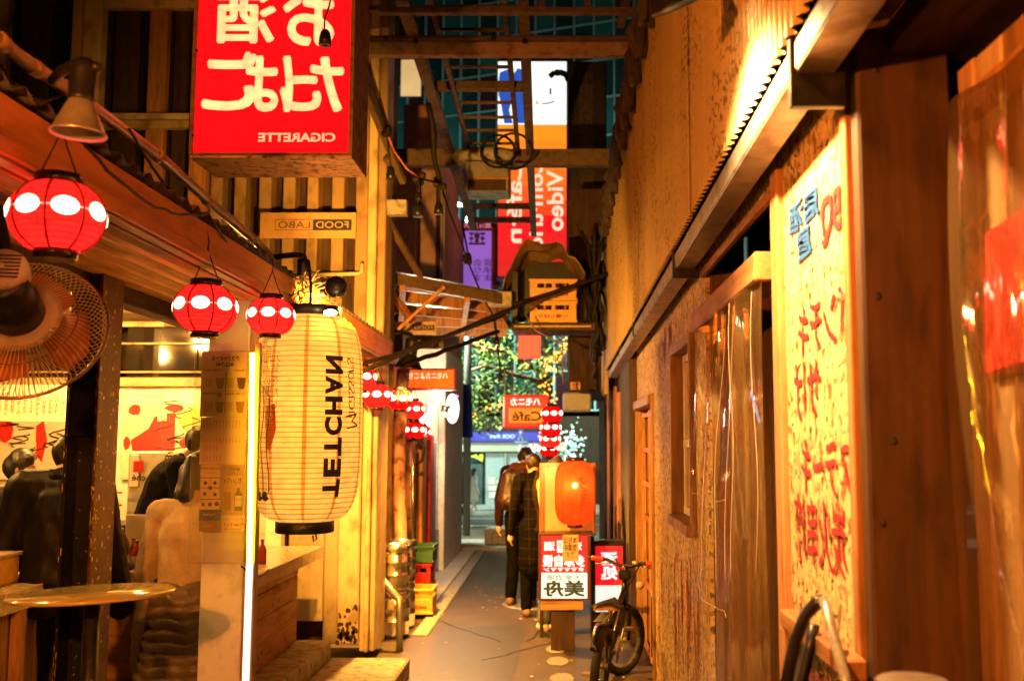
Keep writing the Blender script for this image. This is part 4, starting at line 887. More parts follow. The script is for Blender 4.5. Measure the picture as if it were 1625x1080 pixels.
t = thing('napkin', 'folded white towel lying on the bar counter', 'towel', (-2.25, 5.66, .985)); box('cloth', mPaperW, t, (-2.25, 5.66, 1.0), (.15, .09, .02), (0, 0, .2), .008)
t = thing('bread_box', 'amber display box of food on the counter beside the diners', 'food case', (-2.9, 5.0, .985))
bbx('case', M('amber_case', (.55, .30, .08), .3, dirt=.2), t, (-3.1, 4.85, .987), (-2.75, 5.15, 1.12), .008); bbx('lid', mPaleW, t, (-3.1, 4.84, 1.121), (-2.74, 5.16, 1.14), .004)
t = thing('drink_machine', 'tall white drinks dispenser with a red square behind the barman', 'dispenser', (-3.0, 7.2, .25))
A, B = P(199, 832, 7.0), P(310, 716, 7.0)
bbx('cabinet', M('cabinet_enamel', (.42, .38, .30), .4, dirt=.15), t, (A.x, 7.0, .25), (B.x, 7.4, B.z), .01); bbx('front_panel', mPaperW, t, (A.x + .02, 6.988, P(0, 772, 7).z), (P(252, 0, 7).x, 6.999, B.z - .02), .003)
bbx('red_square', mRedP, t, P(211, 748, 6.985), P(228, 731, 6.985) + V((0, .002, 0)), 0); text(t, 'ché', front(P(220, 757, 6.984)), mInk, wd=22 * 7 / FPX, ht=10 * 7 / FPX, bold=.02)
bbx('base_unit', mBlackP, t, (P(188, 0, 7).x, 6.95, .25), (A.x - .005, 7.4, P(0, 832, 7).z), .005)
for y_ in (780, 800): bbx('tray', mRedP, t, (P(186, 0, 6.9).x, 6.93, P(0, y_ + 3, 6.9).z), (A.x - .006, 6.949, P(0, y_, 6.9).z), .002)
# bar ceiling downlights
for x, y, e in ((-2.3, 6.6, 62), (-3.3, 6.9, 60), (-2.9, 4.7, 34), (-4.2, 5.6, 40)):
    t = thing('ceiling_downlight', {-2.3: 'small downlight in the bar ceiling above the barman', -3.3: 'small downlight in the bar ceiling before the mural', -2.9: 'small downlight in the bar ceiling over the near counter', -4.2: 'small downlight in the bar ceiling deepest in the bar'}[x], 'downlight', (x, y, 2.66))
    MB().lathe([(.05, .0), (.05, -.03), (.04, -.03), (.04, -.012)], (x, y, 2.658), 16).build('ring', mBlackP, t); MB().lathe([(0, -.013), (.04, -.013)], (x, y, 2.658), 16).build('bulb', eBulb, t)
    lamp('downlight', 'POINT', (x, y, 2.58), e, YEL, .06)

# ------------------------------------------------------------------ wall fan
c = P(36, 517, 3.0); ax = V((-.20, .87, -.42)).normalized()
t = thing('wall_fan', 'cream wire wall fan with orange blades seen from behind', 'fan', c)
qf = ax.to_track_quat('Z', 'Y').to_matrix(); Rf = .272
def fpnt(r, a, z): return c + qf @ V((.87 * r * math.cos(a), .87 * r * math.sin(a), z))
mWireF = M('fan_wire', (.62, .44, .20), .35, .2, .2, 20, bump=0, dirt=.2)
q = MB()
for k in range(84):
    a = k * 2 * math.pi / 84
    q.tube([fpnt(r, a + tw, z) for r, z, tw in ((.085, -.055, 0), (.13, -.062, .03), (.19, -.055, .07), (.235, -.035, .11), (.262, -.005, .14), (.270, .02, .15))], .0017, 4, cap=False)
    q.tube([fpnt(r, a + tw, z) for r, z, tw in ((.05, .10, 0), (.14, .095, -.04), (.22, .07, -.10), (.258, .045, -.14), (.270, .022, -.15))], .0017, 4, cap=False)
q.build('wire_guard', mWireF, t)
q = MB()
for r, z, w_ in ((.272, .02, .0055), (.19, -.056, .0022), (.086, -.055, .005)): q.tube([fpnt(r, k * .1309, z) for k in range(48)], w_, 6, True)
q.build('guard_ring', M('guard_rim', (.20, .10, .05), .3, .3, dirt=.2), t)
mBlade = M('fan_blade', (.50, .15, .04), .3, 0, .15, 5, bump=.02, dirt=.2)
for k in range(4):
    a0 = .25 + k * math.pi / 2
    def bl(u, v):
        r = .05 + .175 * v; wdt = (.24 + .32 * math.sin(math.pi * min(1, v * .62 + .1))) * (1 if v < .85 else math.sqrt(max(0.05, 1 - ((v - .85) / .155) ** 2)))
        return fpnt(r, a0 + (u - .5) * wdt * 2.0, .02 + (u - .5) * .06)
    MB().sheet(bl, 8, 12).build('blade', mBlade, t)
MB().lathe([(.0, -.04), (.10, -.04), (.118, -.052), (.122, -.058), (.10, -.066), (.0, -.066)], c, 36, qf).build('back_dish', mCream, t)
MB().lathe([(0, -.25), (.02, -.25), (.055, -.247), (.066, -.235), (.070, -.20), (.070, -.15), (.076, -.14), (.078, -.07), (0, -.07)], c, 28, qf).build('motor_housing', mBlackP, t)
MB().lathe([(.0, -.262), (.010, -.262), (.012, -.255), (.046, -.256), (.062, -.252), (.068, -.24), (.068, -.2), (.0, -.2)], c + V((0, 0, .035)), 28, qf).build('motor_cap', mCream, t)
q = MB()
for k in range(7): q.bar(c + V((0, 0, .035)) + qf @ V((-.05 + .0, -.036 + k * .012, -.2585)), c + V((0, 0, .035)) + qf @ V((.05, -.036 + k * .012, -.2585)), .004, .004)
q.build('vent_slot', mBlackP, t)
MB().tube([fpnt(.08, 1.0, -.09), fpnt(.105, .9, -.13), fpnt(.11, .75, -.10), fpnt(.1, .5, -.075)], .008, 8).build('power_cord', mBlackP, t)
MB().tube([fpnt(.07, -.35, -.09), fpnt(.10, -.3, -.10), fpnt(.115, -.2, -.09), fpnt(.105, -.08, -.085), fpnt(.08, -.05, -.09)], .005, 6).build('loop_handle', mBlackP, t)
bars('mount', mBlackM, t, fpnt(.02, 1.57, -.12), fpnt(.02, 1.57, -.12) + V((-.15, .02, .55)), .04, .03)

# ------------------------------------------------------------------ overhead steel frame and ladder
t = thing('overhead_gantry', 'rusted steel beams crossing overhead between the two sides of the alley', 'steel frame', (-.5, 8, 4.7))
def XY(x, y, d): return P(x, y, d)
def beam(nm, x0, x1, y0, y1, d, dep, m=mSteelO, bev=.004):
    A, B = P(x0, y1, d), P(x1, y0, d); return bbx(nm, m, t, (A.x, d, A.z), (B.x, d + dep, B.z), bev)
beam('cross_beam', 560, 997, 63, 87, 7.5, .08, M('pale_steel_beam', (.40, .28, .24), .6, .1, .25, 6, bump=.2, dirt=.6, dcol=(.10, .05, .03), dsc=14)); beam('cross_beam', 560, 997, 56, 62, 7.42, .06)
beam('cross_beam', 585, 967, 236, 262, 10.5, .12); beam('cross_beam', 600, 1010, 11, 20, 6.8, .06); beam('cross_beam', 585, 860, 8, 16, 7.0, .05)
beam('cross_beam', 690, 834, 128, 141, 8.75, .09)
for (a, da), (b, db), w_, h_ in ((((636, -10), 6.75), ((752, 362), 14.3), .10, .07), (((830, -10), 6.75), ((847, 372), 14.5), .085, .06), (((1000, -30), 6.4), ((985, 40), 7.4), .06, .06)):
    bars('long_beam', mSteelO, t, P(*a, da), P(*b, db), w_, h_)
for x0, x1, y, d in ((860, 872, -10, 6.9), (932, 940, -10, 6.9)): bars('post', mSteelO, t, P(x0, 18, d), P(x0, -30, d), .05, .05)
for (a, da), (b, db) in ((((578, 140), 7.6), ((640, 290), 8.3)), (((603, 330), 8.3), ((668, 440), 9.2)), (((640, 285), 8.3), ((612, 250), 8.1))): bars('brace', mSteelO, t, P(*a, da), P(*b, db), .05, .05)
bbx('junction_box', mConc, t, P(613, 340, 8.2), P(645, 316, 8.2) + V((0, .1, 0)), .006)
for x, y, d in ((612, 58, 7.41), (783, 58, 7.41), (660, 62, 7.41), (833, 62, 7.41)): MB().ball(P(x, y + 3, d), .022, 8).build('bolt', mBlackM, t)
t = thing('ladder', 'rusty flat ladder lying overhead along the alley frame', 'ladder', P(770, 140, 8.8))
bars('rail', mSteelO, t, P(681, -8, 7.0), P(745, 238, 10.45), .045, .05); bars('rail', mSteelO, t, P(800, -8, 7.0), P(822, 238, 10.45), .045, .05)
rails = lambda f: (P(681, -8, 7.0).lerp(P(745, 238, 10.45), f), P(800, -8, 7.0).lerp(P(822, 238, 10.45), f))
for y_ in (12, 47, 107, 163, 186, 207, 228):
    f = min(range(200), key=lambda k: abs((lambda p: 540 - FPX * ((p.z - CAMZ) * math.cos(PITCH) - p.y * math.sin(PITCH)) / (p.y * math.cos(PITCH) + (p.z - CAMZ) * math.sin(PITCH)) - y_)(rails(k / 199)[0]))) / 199
    a, b = rails(f); bars('rung', mSteelO, t, a, b, .030, .026)
for y0, d in ((322, 13.0), (344, 13.9)):
    t = thing('timber_beam', {322: 'upper dark slat bridging the overhead frame end', 344: 'lower dark slat bridging the overhead frame end'}[y0], 'slat', P(800, y0, d)); bbx('board', mDarkWY, t, P(752, y0 + 7, d), P(848, y0, d) + V((0, .12, 0)), .005)
t = thing('roof_unit', 'grey metal box unit resting on the far overhead beam', 'metal box', P(773, 280, 10.3))
A, B = P(738, 303, 10.2), P(808, 255, 10.2); bbx('casing', mSteelG, t, A, B + V((0, .4, 0)), .012); bbx('opening', mDarkWZ, t, P(742, 302, 10.195), P(803, 285, 10.195) + V((0, .004, 0)), 0)
bbx('frame', mOrWood, t, P(738, 284, 10.17), P(808, 281, 10.17) + V((0, .03, 0)), .002); MB().ball(P(775, 248, 10.35), .28, 14, (1.2, .6, .35)).build('insulation_roll', mConc, t)
t = thing('cable_coil', 'black cable coil looped over the metal box unit', 'cable', P(800, 245, 10))
for cx_, cy_, r_ in ((790, 240, 27), (815, 240, 30)): tubes('loop', mCable, t, [P(cx_ + r_ * math.cos(k * .35), cy_ + r_ * .95 * math.sin(k * .35), 10.0 + .1 * math.sin(k)) for k in range(18)], .014, 6, True)

# ------------------------------------------------------------------ hanging bulb sockets and cables overhead
def socket(x, y, d, h, r, lab, cord):
    t = thing('bulb_socket', lab, 'socket', P(x, y, d), 'empty bulb sockets hanging on cords'); k = d / FPX
    MB().lathe([(0, h * k * .5), (r * k * .5, h * k * .5), (r * k * .8, h * k * .3), (r * k, -h * k * .1), (r * k * 1.05, -h * k * .5), (r * k * .7, -h * k * .5), (0, -h * k * .3)], P(x, y, d), 14).build('socket_body', mBlackP, t)
    tubes('hanging_cord', mCable, t, wob([P(a, b, d) for a, b in cord], .004), 1.6 * k, 6)
socket(516, 60, 3.9, 26, 10, 'black empty bulb socket hanging before the red sign box', [(516, 48), (514, 30), (522, 10), (528, -12)])
socket(620, 275, 7.0, 22, 7, 'black empty bulb socket hanging left of the far cross beam', [(620, 266), (617, 240), (614, 215)]); socket(663, 334, 7.6, 20, 8, 'conical empty bulb socket hanging by the pink wall', [(663, 326), (664, 300), (666, 287)])
socket(664, 312, 7.5, 14, 4, 'short dangling plug on the knotted cord by the pink wall', [(664, 306), (665, 298), (666, 286)]); socket(696, 330, 8.0, 20, 7, 'black empty bulb socket under the thick hanging rope', [(696, 320), (698, 300), (700, 285)])
socket(743, 410, 9.6, 18, 6, 'black socket knot in front of the purple sign', [(743, 402), (738, 380), (733, 350)]); socket(788, 540, 10.4, 12, 5, 'small black socket above the tree on the sagging cord', [(788, 534), (786, 520), (784, 505)]); socket(794, 598, 11.0, 12, 4, 'small black socket hanging over the cafe sign', [(794, 592), (792, 570), (789, 548)])
def cable(lab, pts, r, m=mCable, k=.01): return tag(tubes('cable', m, None, wob(pts, k), r, 6), lab, 'cable')
cable('sagging cable from the red sign box corner to the knotted junction', [P(545, -10, 4.0), P(560, 40, 4.6), P(585, 120, 5.8), P(612, 205, 6.8)], .010, k=.002)
cable('orange wire running down from the knotted junction', [P(612, 205, 6.8), P(625, 240, 7.1), P(645, 265, 7.4), P(666, 283, 7.6)], .008, M('orange_wire', (.5, .15, .05), .5)); cable('short cable joining the two hanging knots', [P(666, 283, 7.6), P(680, 286, 7.8), P(698, 288, 8.0)], .010)
cable('thick rope hanging below the long overhead beam', [P(681, 165, 7.6), P(688, 200, 7.7), P(690, 250, 7.9), P(697, 285, 8.0)], .022); cable('long sagging cable past the purple sign to the tree', [P(698, 288, 8.0), P(710, 330, 8.6), P(735, 390, 9.4), P(745, 420, 9.6), P(765, 470, 10), P(786, 505, 10.3), P(789, 535, 10.4)], .010, k=.004)
for p, d, lab in (((612, 208), 6.8, 'taped black knot of cables left of the far cross beam'), ((666, 284), 7.6, 'taped black cable knot before the pink wall'), ((698, 290), 8.0, 'taped black cable knot under the thick hanging rope'), ((743, 412), 9.6, 'taped black cable knot in front of the purple sign')):
    q = MB()
    for k in range(5): q.ball(P(*p, d) + V((rnd.uniform(-.03, .03), 0, rnd.uniform(-.04, .04))), .03, 8)
    tag(q.build('cable_knot', mCable), lab, 'cable knot', 'cable knots on the overhead cord')
for lab, a, b, da, db, r in (('upper dark pipe running from the awning to the crate shelf', (560, 585), (800, 500), 7.0, 9.6, .015), ('lower dark pipe running from the awning to the crate shelf', (570, 590), (860, 470), 7.0, 10.0, .018), ('third slanted pipe under the lean-to roof', (640, 580), (790, 525), 8.4, 10.4, .022), ('dark pipe crossing in front of the yellow crates', (815, 485), (965, 435), 9.7, 10.2, .024)):
    cable(lab, [P(*a, da).lerp(P(*b, db), k / 10) for k in range(11)], r, mCable, .008)
q = MB()
for k in range(16):
    a = P(rnd.uniform(925, 962), rnd.uniform(350, 480), rnd.uniform(10.3, 10.8)); b = P(rnd.uniform(930, 965), rnd.uniform(480, 620), rnd.uniform(10.3, 10.8)); q.tube(wob(sag(a, b, rnd.uniform(-.1, .15), 8), .03), rnd.uniform(.012, .03), 6)
tag(q.build('cable_bundle', mCable), 'dense black cable bundle drooping down the end of the corrugated wall', 'cable bundle')
cable('pale thin cord hooked under the crate shelf', [P(835, 500, 9.9), P(850, 525, 9.9), P(880, 540, 9.9), P(893, 545, 9.9), P(893, 610, 9.9)], .008, mWire, .004)
# cloth ties along the top edge of the corrugated wall
mTie = M('old_cloth_tie', (.05, .034, .022), .9, 0, .4, 20, bump=.4, dirt=.4)
ords = 'nearest second third fourth fifth sixth seventh eighth ninth tenth eleventh twelfth thirteenth fourteenth fifteenth sixteenth farthest'.split()
for k in range(17):
    y = 4.6 + k * .42; z = 4.15 - .012 * y
    t = thing('cloth_tie', 'knotted grey cloth tie, %s along the corrugated wall top%s' % (ords[k], ' from the near end' if 0 < k < 16 else ''), 'cloth tie', (.49, y, z), 'cloth ties along the corrugated wall top')
    q = MB()
    for j in range(4): q.tube(wob([(.47 + rnd.uniform(-.03, .02), y, z + .05), (.44 + rnd.uniform(-.03, .02), y + rnd.uniform(-.05, .05), z - .08), (.46 + rnd.uniform(-.03, .02), y + rnd.uniform(-.07, .07), z - .24)], .02), [.022, .036, .022], 7)
    q.ball((.455, y, z + .03), .05, 8, (1, 1.3, .8)); q.build('cloth', mTie, t)
tag(tubes('rail_pipe', mBlackM, None, [(.475, 3.5, 4.14), (.475, 11.6, 4.05)], .02, 8), 'dark rail along the corrugated wall top carrying the cloth ties', 'rail')
# ------------------------------------------------------------------ lean-to roof in the middle of the alley
t = thing('lean_to_roof', 'translucent corrugated lean-to roof on slanted rafters over the middle of the alley', 'roof', (-1.1, 11, 3.2))
A, B, C, D = P(606, 432, 9.0), P(806, 470, 10.2), P(800, 528, 13.6), P(606, 525, 13.6)
def rf(u, v, dz=0): p = A.lerp(B, u).lerp(D.lerp(C, u), v); return p + V((0, 0, dz))
MB().sheet(lambda u, v: rf(u, v, .03 + .018 * math.sin(v * 120)), 1, 120).build('roof_sheet', mTrans, t)
for v in (0., .22, .44, .66, .9): bars('rafter', mOrWood if v else mSteelO, t, rf(-.03, v, -.04), rf(1.02, v, -.04), .06, .11)
for u in (.15, .65): bars('purlin', mWoodY, t, rf(u, -.02, -.12), rf(u, 1, -.12), .06, .05)
bars('strut', mOrWood, t, P(612, 540, 9.2), P(705, 455, 9.3), .03, .03); bars('strut', mWoodY, t, P(612, 455, 9.0), P(655, 510, 9.6), .07, .05)
bbx('end_bracket', mConc, t, P(774, 485, 10.1), P(812, 462, 10.1) + V((0, .15, 0)), .01)

# ------------------------------------------------------------------ crate shelf with tarpaulin on the shop side
ds = 10.4
t = thing('crate_shelf', 'dark hanging shelf holding yellow crates high on the shop side', 'shelf', P(870, 520, ds))
bbx('board', mDarkWY, t, P(812, 524, ds), P(945, 512, ds) + V((0, .55, 0)), .006); bbx('edge_strip', mPaleWY, t, P(816, 519, ds - .02), P(938, 516, ds - .02) + V((0, .015, 0)), .002)
bbx('back_board', mBlackP, t, P(812, 511, ds + .5), P(945, 415, ds + .5) + V((0, .03, 0)), .004); bars('bracket', mDarkWZ, t, P(812, 520, ds), P(795, 492, ds), .08, .05); bbx('side_panel', mBlackP, t, P(812, 512, ds), P(822, 430, ds) + V((0, .49, 0)), .004)
def crate(nm, lab, c, size, m, grp, print_=None, rot=0., inside=None, hole=True):
    t = thing(nm, lab, 'crate', c, grp); x, y, z = size; c = V(c); th = .014; q = MB()
    for k in range(2):                                            # front and back with a hand slot
        yy = c.y + (-y / 2 + th / 2 if k == 0 else y / 2 - th / 2); h0, h1 = (.60, .80) if hole else (.99, 1.)
        q.bb((c.x - x / 2, yy - th / 2, c.z), (c.x + x / 2, yy + th / 2, c.z + z * h0)); q.bb((c.x - x / 2, yy - th / 2, c.z + z * h1), (c.x + x / 2, yy + th / 2, c.z + z))
        if hole:
            for a, b in ((-.5, -.34), (-.03, .03), (.34, .5)): q.bb((c.x + a * x, yy - th / 2, c.z + z * h0), (c.x + b * x, yy + th / 2, c.z + z * h1))
    for k in (-1, 1):
        xx = c.x + k * (x / 2 - th / 2); q.bb((xx - th / 2, c.y - y / 2 + th, c.z), (xx + th / 2, c.y + y / 2 - th, c.z + z * .6)); q.bb((xx - th / 2, c.y - y / 2 + th, c.z + z * .8), (xx + th / 2, c.y + y / 2 - th, c.z + z))
    q.bb((c.x - x / 2, c.y - y / 2, c.z), (c.x + x / 2, c.y + y / 2, c.z + .012)); q.build('shell', m, t, .003)
    q = MB(); r = .012
    for z_ in (z - .022, .0): q.bb((c.x - x / 2 - r, c.y - y / 2 - r, c.z + z_), (c.x + x / 2 + r, c.y - y / 2 - .0005, c.z + z_ + .022)); q.bb((c.x - x / 2 - r, c.y + y / 2 + .0005, c.z + z_), (c.x + x / 2 + r, c.y + y / 2 + r, c.z + z_ + .022))
    for k in (-1, 1): q.bb((c.x + k * (x / 2 + r / 2 + .0003) - r / 2, c.y - y / 2, c.z + z - .022), (c.x + k * (x / 2 + r / 2 + .0003) + r / 2, c.y + y / 2, c.z + z))
    q.build('rim', m, t, .002)
    if print_: text(t, print_, front((c.x, c.y - y / 2 - .003, c.z + z * .30)), mRedInk, wd=x * .62, ht=z * .16, bold=.03)
    if inside:
        q = MB()
        for i in range(4):
            for j in range(3): q.cyl((c.x - x * .33 + i * x * .22, c.y - y * .3 + j * y * .3, c.z + .02), (c.x - x * .33 + i * x * .22, c.y - y * .3 + j * y * .3, c.z + z * .86), .028, 10)
        tag(q.build('bottles', inside, t), kind='stuff')
    if rot: t.rotation_euler = (0, 0, rot)
    return t
mCrY = M('yellow_crate', (.62, .34, .05), .4, 0, .12, 6, bump=.05, dirt=.2); mCrR = M('red_crate', (.42, .015, .015), .4, 0, .12, 6, bump=.05, dirt=.2); mCrG = M('green_crate', (.025, .10, .035), .45, 0, .12, 6, bump=.05, dirt=.2)
sx = (P(914, 0, ds).x - P(842, 0, ds).x); zb = P(0, 511, ds).z; hz = P(0, 480, ds).z - zb - .012; mx_ = (P(914, 0, ds).x + P(842, 0, ds).x) / 2
crate('yellow_crate', 'lower yellow bottle crate on the hanging shelf', (mx_, ds + .20, zb + .003), (sx, .30, P(0, 476, ds).z - zb - .006), mCrY, 'crates', '一番しぼり', inside=mBrownB)
crate('yellow_crate', 'upper yellow bottle crate under the tarpaulin on the hanging shelf', (mx_, ds + .20, P(0, 476, ds).z + .003), (sx, .30, P(0, 441, ds).z - P(0, 476, ds).z - .006), mCrY, 'crates', 'ビール', inside=mBrownB)
def tarp(u, v):
    prof = [(798, 462), (806, 440), (820, 408), (840, 388), (866, 384), (892, 386), (900, 398), (912, 415), (928, 437)]
    f = u * 8; i = min(7, int(f)); p = P(prof[i][0] + (prof[i + 1][0] - prof[i][0]) * (f - i), prof[i][1] + (prof[i + 1][1] - prof[i][1]) * (f - i), ds)
    return p + V((0, -.10 + .62 * v, .04 * math.sin(v * 9 + u * 7) + .03 * math.sin(u * 23) - .10 * v))
tag(MB().sheet(tarp, 17, 5, sm=False).build('tarpaulin', M('tan_tarp', (.17, .10, .045), .5, 0, .3, 5, bump=.4, dirt=.5), solid=.01), 'tan tarpaulin draped over the crates on the hanging shelf', 'tarpaulin')
t = thing('salmon_lamp', 'small glowing salmon coloured panel lamp hanging under the crate shelf', 'sign', P(838, 545, 10.9)); MB().bb(P(822, 568, 10.9), P(858, 526, 10.9) + V((0, .12, 0))).build('lamp_box', EM('salmon_light', (1., .12, .07), .42), t, .01); MB().bb(P(820, 526, 10.89), P(860, 522, 10.89) + V((0, .14, 0))).build('frame', mDarkWY, t, .003)
q = MB(); q.bb(P(905, 618, 10.6), P(921, 606, 10.6) + V((0, .02, 0))); o = tag(q.build('small_plate', M('small_plate', (.45, .20, .10), .5)), 'small orange plate with two lines of print beside the dark post', 'sign'); text(o, '非常\n口', front(P(913, 612, 10.59)), mInk, ht=9 * 10.6 / FPX)
t = thing('air_duct', 'boxy galvanised duct end above the snack window', 'duct', P(915, 640, 11.2)); bbx('casing', mGrey, t, P(893, 652, 11.2), P(938, 622, 11.2) + V((0, .5, 0)), .02)
bbx('upper_block', mDarkWZ, tag(thing('shop_block', 'dark upper storey block behind the duct at the end of the shop side', 'building', P(930, 560, 11.6))), P(903, 620, 11.7), P(985, 300, 11.7) + V((0, 3, 0)), 0)

# ------------------------------------------------------------------ tall signs above the alley end
t = thing('video_sign', 'tall lit sign with a white picture above an orange to red lettered panel', 'sign', P(845, 430, 17))
D_ = 17.
bbx('casing', mBlackM, t, P(787, 441, D_ + .05), P(903, 92, D_ + .05) + V((0, .4, 0)), .02)
pn = bbx('white_panel', EM('white_panel_light', (.90, 1., .93), .75), t, P(790, 197, D_), P(899, 98, D_) + V((0, .03, 0)), 0)
q = MB(); q.poly([P(x, y, D_ - .01) for x, y in ((791, 130), (793, 115), (806, 110), (812, 122), (812, 160), (808, 175), (814, 196), (800, 196), (795, 165), (791, 150))]); q.poly([P(x, y, D_ - .01) for x, y in ((814, 118), (822, 108), (831, 112), (832, 196), (822, 196), (818, 170), (814, 160))])
q.build('blue_shape', EM('blue_light', (.02, .07, .34), .8), pn)
q = MB()
for k in range(34): a = rnd.uniform(-.3, 2.6); p = P(882 + 16 * math.cos(a) * rnd.uniform(.8, 1.1), 126 - 12 * math.sin(a), D_ - .012 - .0005 * k); q.poly([p, p + V((.05, 0, .05)), p + V((.10, 0, -.03)), p + V((.06, 0, -.08))])
q.bb(P(872, 150, D_ - .012), P(875, 140, D_ - .01)); q.tube([P(860, 165, D_ - .012), P(870, 164, D_ - .012), P(880, 161, D_ - .012)], .012, 4); tag(q.build('leaf_print', M('print_green', (.01, .03, .01), .6), pn), kind='stuff')
q = MB(); q.poly([P(x, y, D_ - .012) for x, y in ((851, 158), (856, 165), (850, 166))]); q.poly([P(x, y, D_ - .012) for x, y in ((792, 145), (800, 142), (804, 152), (797, 148))]); q = MB().poly([P(x, y, D_ - .012) for x, y in ((851, 158), (856, 165), (850, 166))]); q.build('orange_print', EM('orange_print', (1, .3, .02), .8), pn)
for y0, y1, c_ in [(198 + 24 * k, 221.8 + 24 * k, (1. - .05 * k if k > 3 else 1., max(.008, .26 - .042 * k), .012)) for k in range(10)]:
    pz = bbx('lettered_panel', EM('sign_band_%d' % y0, c_, .8, .15, 3), t, P(790, y1, D_), P(899, y0, D_) + V((0, .03, 0)), 0)
q = MB(); text_mb(q, 'Video', front(P(881, 318, D_ - .01)), wd=100 * D_ / FPX, ht=27 * D_ / FPX, rot=R(-90), bold=.02); text_mb(q, 'Com·tric', front(P(850, 320, D_ - .01)), wd=150 * D_ / FPX, ht=24 * D_ / FPX, rot=R(-90), bold=.02); text_mb(q, 'Café·n', front(P(816, 318, D_ - .01)), wd=140 * D_ / FPX, ht=25 * D_ / FPX, rot=R(-90), bold=.02)
q.build('lettering', EM('sign_letter_light', (1., .62, .42), .7), t)
t = thing('dark_sign', 'tall unlit black shop sign with dim Japanese lettering by the corrugated wall', 'sign', P(930, 400, 13))
bbx('board', M('black_sign_board', (.02, .013, .01), .5, 0, .3, 4), t, P(902, 398, 13), P(962, 97, 13) + V((0, .25, 0)), .02)
text(t, '忘年会\n受付中', front(P(930, 200, 12.99)), M('dim_letters', (.06, .04, .03), .5), ht=200 * 13 / FPX, wd=24 * 13 / FPX, bold=.03); text(t, '忘\nや\n会\n個\n室\n営\n業', front(P(932, 250, 12.985)), bpy.data.materials['dim_letters'], ht=250 * 13 / FPX, wd=26 * 13 / FPX, bold=.03)
t = thing('purple_sign', 'rounded purple lit shop sign with dark characters and red border', 'sign', P(757, 455, 18))
bbx('casing', M('purple_sign_case', (.20, .03, .05), .5), t, P(716, 462, 18.03), P(794, 350, 18.03) + V((0, .35, 0)), .12)
bbx('panel', EM('purple_panel', (.36, .14, .72), .42, .15, 2), t, P(735, 460, 18), P(780, 366, 18) + V((0, .02, 0)), .03); text(t, '王堂王', front(P(757, 378, 17.99)), M('sign_maroon', (.08, .01, .04), .6), wd=26 * 18 / FPX, ht=20 * 18 / FPX, bold=.04)
text(t, '居酒屋 大衆', front(P(752, 357, 18.0)), EM('sign_pink', (.8, .2, .35), .5), wd=56 * 18 / FPX, ht=10 * 18 / FPX, bold=.02); text(t, '宴会\n承り\nます', front(P(766, 428, 17.99)), bpy.data.materials['sign_maroon'], wd=32 * 18 / FPX, ht=36 * 18 / FPX)
bbx('foot_panel', EM('violet_panel', (.30, .12, .70), .36, .2, 2), t, P(742, 512, 18.2), P(800, 463, 18.2) + V((0, .1, 0)), .02)
# ------------------------------------------------------------------ pink building, white shop front on the bar side
t = thing('pink_building', 'stepped pink rendered building wall rising behind the bar roof', 'building', (-4, 14, 0))
def blk(nm, m, x0, x1, y0, y1, d, dep=3.): A, B = P(x0, y1, d), P(x1, y0, d); return bbx(nm, m, t, (A.x, d, max(A.z, 0)), (B.x, d + dep, B.z), .01)
blk('wall', mPink, 560, 662, 236, 700, 14.0); blk('wall', mPinkL, 662.5, 694, 165, 700, 14.1); blk('wall', mPinkL, 694.5, 703, 290, 700, 14.2); blk('edge_trim', mWhiteP, 700, 706, 290, 640, 13.95, .1); blk('parapet', mPink, 640, 684, 166, 236, 14.0, 1.5)  # white strip at the right edge stands in for white light on the wall
t2 = thing('white_shop', 'small white rendered shop front with a lit doorway by the alley mouth', 'shop', (-2, 13.2, 0))
A, B = P(660, 870, 13.0), P(706, 640, 13.0)
bbx('front_wall', mWhiteP, t2, (-3.4, 13.05, .03), (B.x, 15.4, 2.9), .01); bbx('door_jamb', mWhiteP, t2, (P(686, 0, 13).x, 12.95, .036), (P(704, 0, 13).x, 13.049, P(0, 640, 13).z), .01); bbx('plinth', mKerb, t2, (P(687, 0, 12.9).x, 12.93, .036), (P(706, 0, 12.9).x, 12.949, P(0, 840, 12.9).z), .005)
MB().lathe([(0, 0), (.12, 0), (.16, -.14), (.17, -.2)], P(664, 655, 12.5), 18).build('canopy_lamp', mWhiteP, t2); lamp('shop_light', 'POINT', P(700, 640, 12.0), 28, (1, .74, .46), .12)
o = thing('oval_sign', 'white lit oval sign with pink lettering above the shop door', 'sign', P(719, 647, 12.6)); q = MB(); c = P(718, 648, 12.6)
q.lathe([(0, -.05), (.135, -.05), (.15, -.03), (.15, .03), (.135, .05), (0, .05)], c, 28, Matrix(((.55, 0, 0), (0, 0, -1), (0, 1.25, 0)))); q.build('face', eWhite, o); text(o, 'すし\n小町', front(P(722, 642, 12.53)), EM('pink_print', (.9, .02, .35), .8), ht=34 * 12.5 / FPX, wd=12 * 12.5 / FPX, bold=.02)
for x, y in ((655, 652), (707, 655)): 
    o = reflector('reflector_lamp', P(x, y - 12, 12.4), P(x - 3, y + 6, 12.4), .10, 'small grey reflector lamp by the white shop front, ' + ('beside the pink render' if x < 700 else 'beside the oval sign'), False, mAlu)
t = thing('blue_banner', 'blue fabric banner hanging beyond the oval sign', 'banner', P(735, 665, 16)); MB().sheet(lambda u, v: P(726 + 22 * u + 3 * v, 610 + 84 * v, 16.2) + V((0, .08 * math.sin(u * 9 + v * 3), 0)), 10, 8).build('cloth', M('banner_blue', (.03, .12, .6), .7, 0, .4, 3), t)
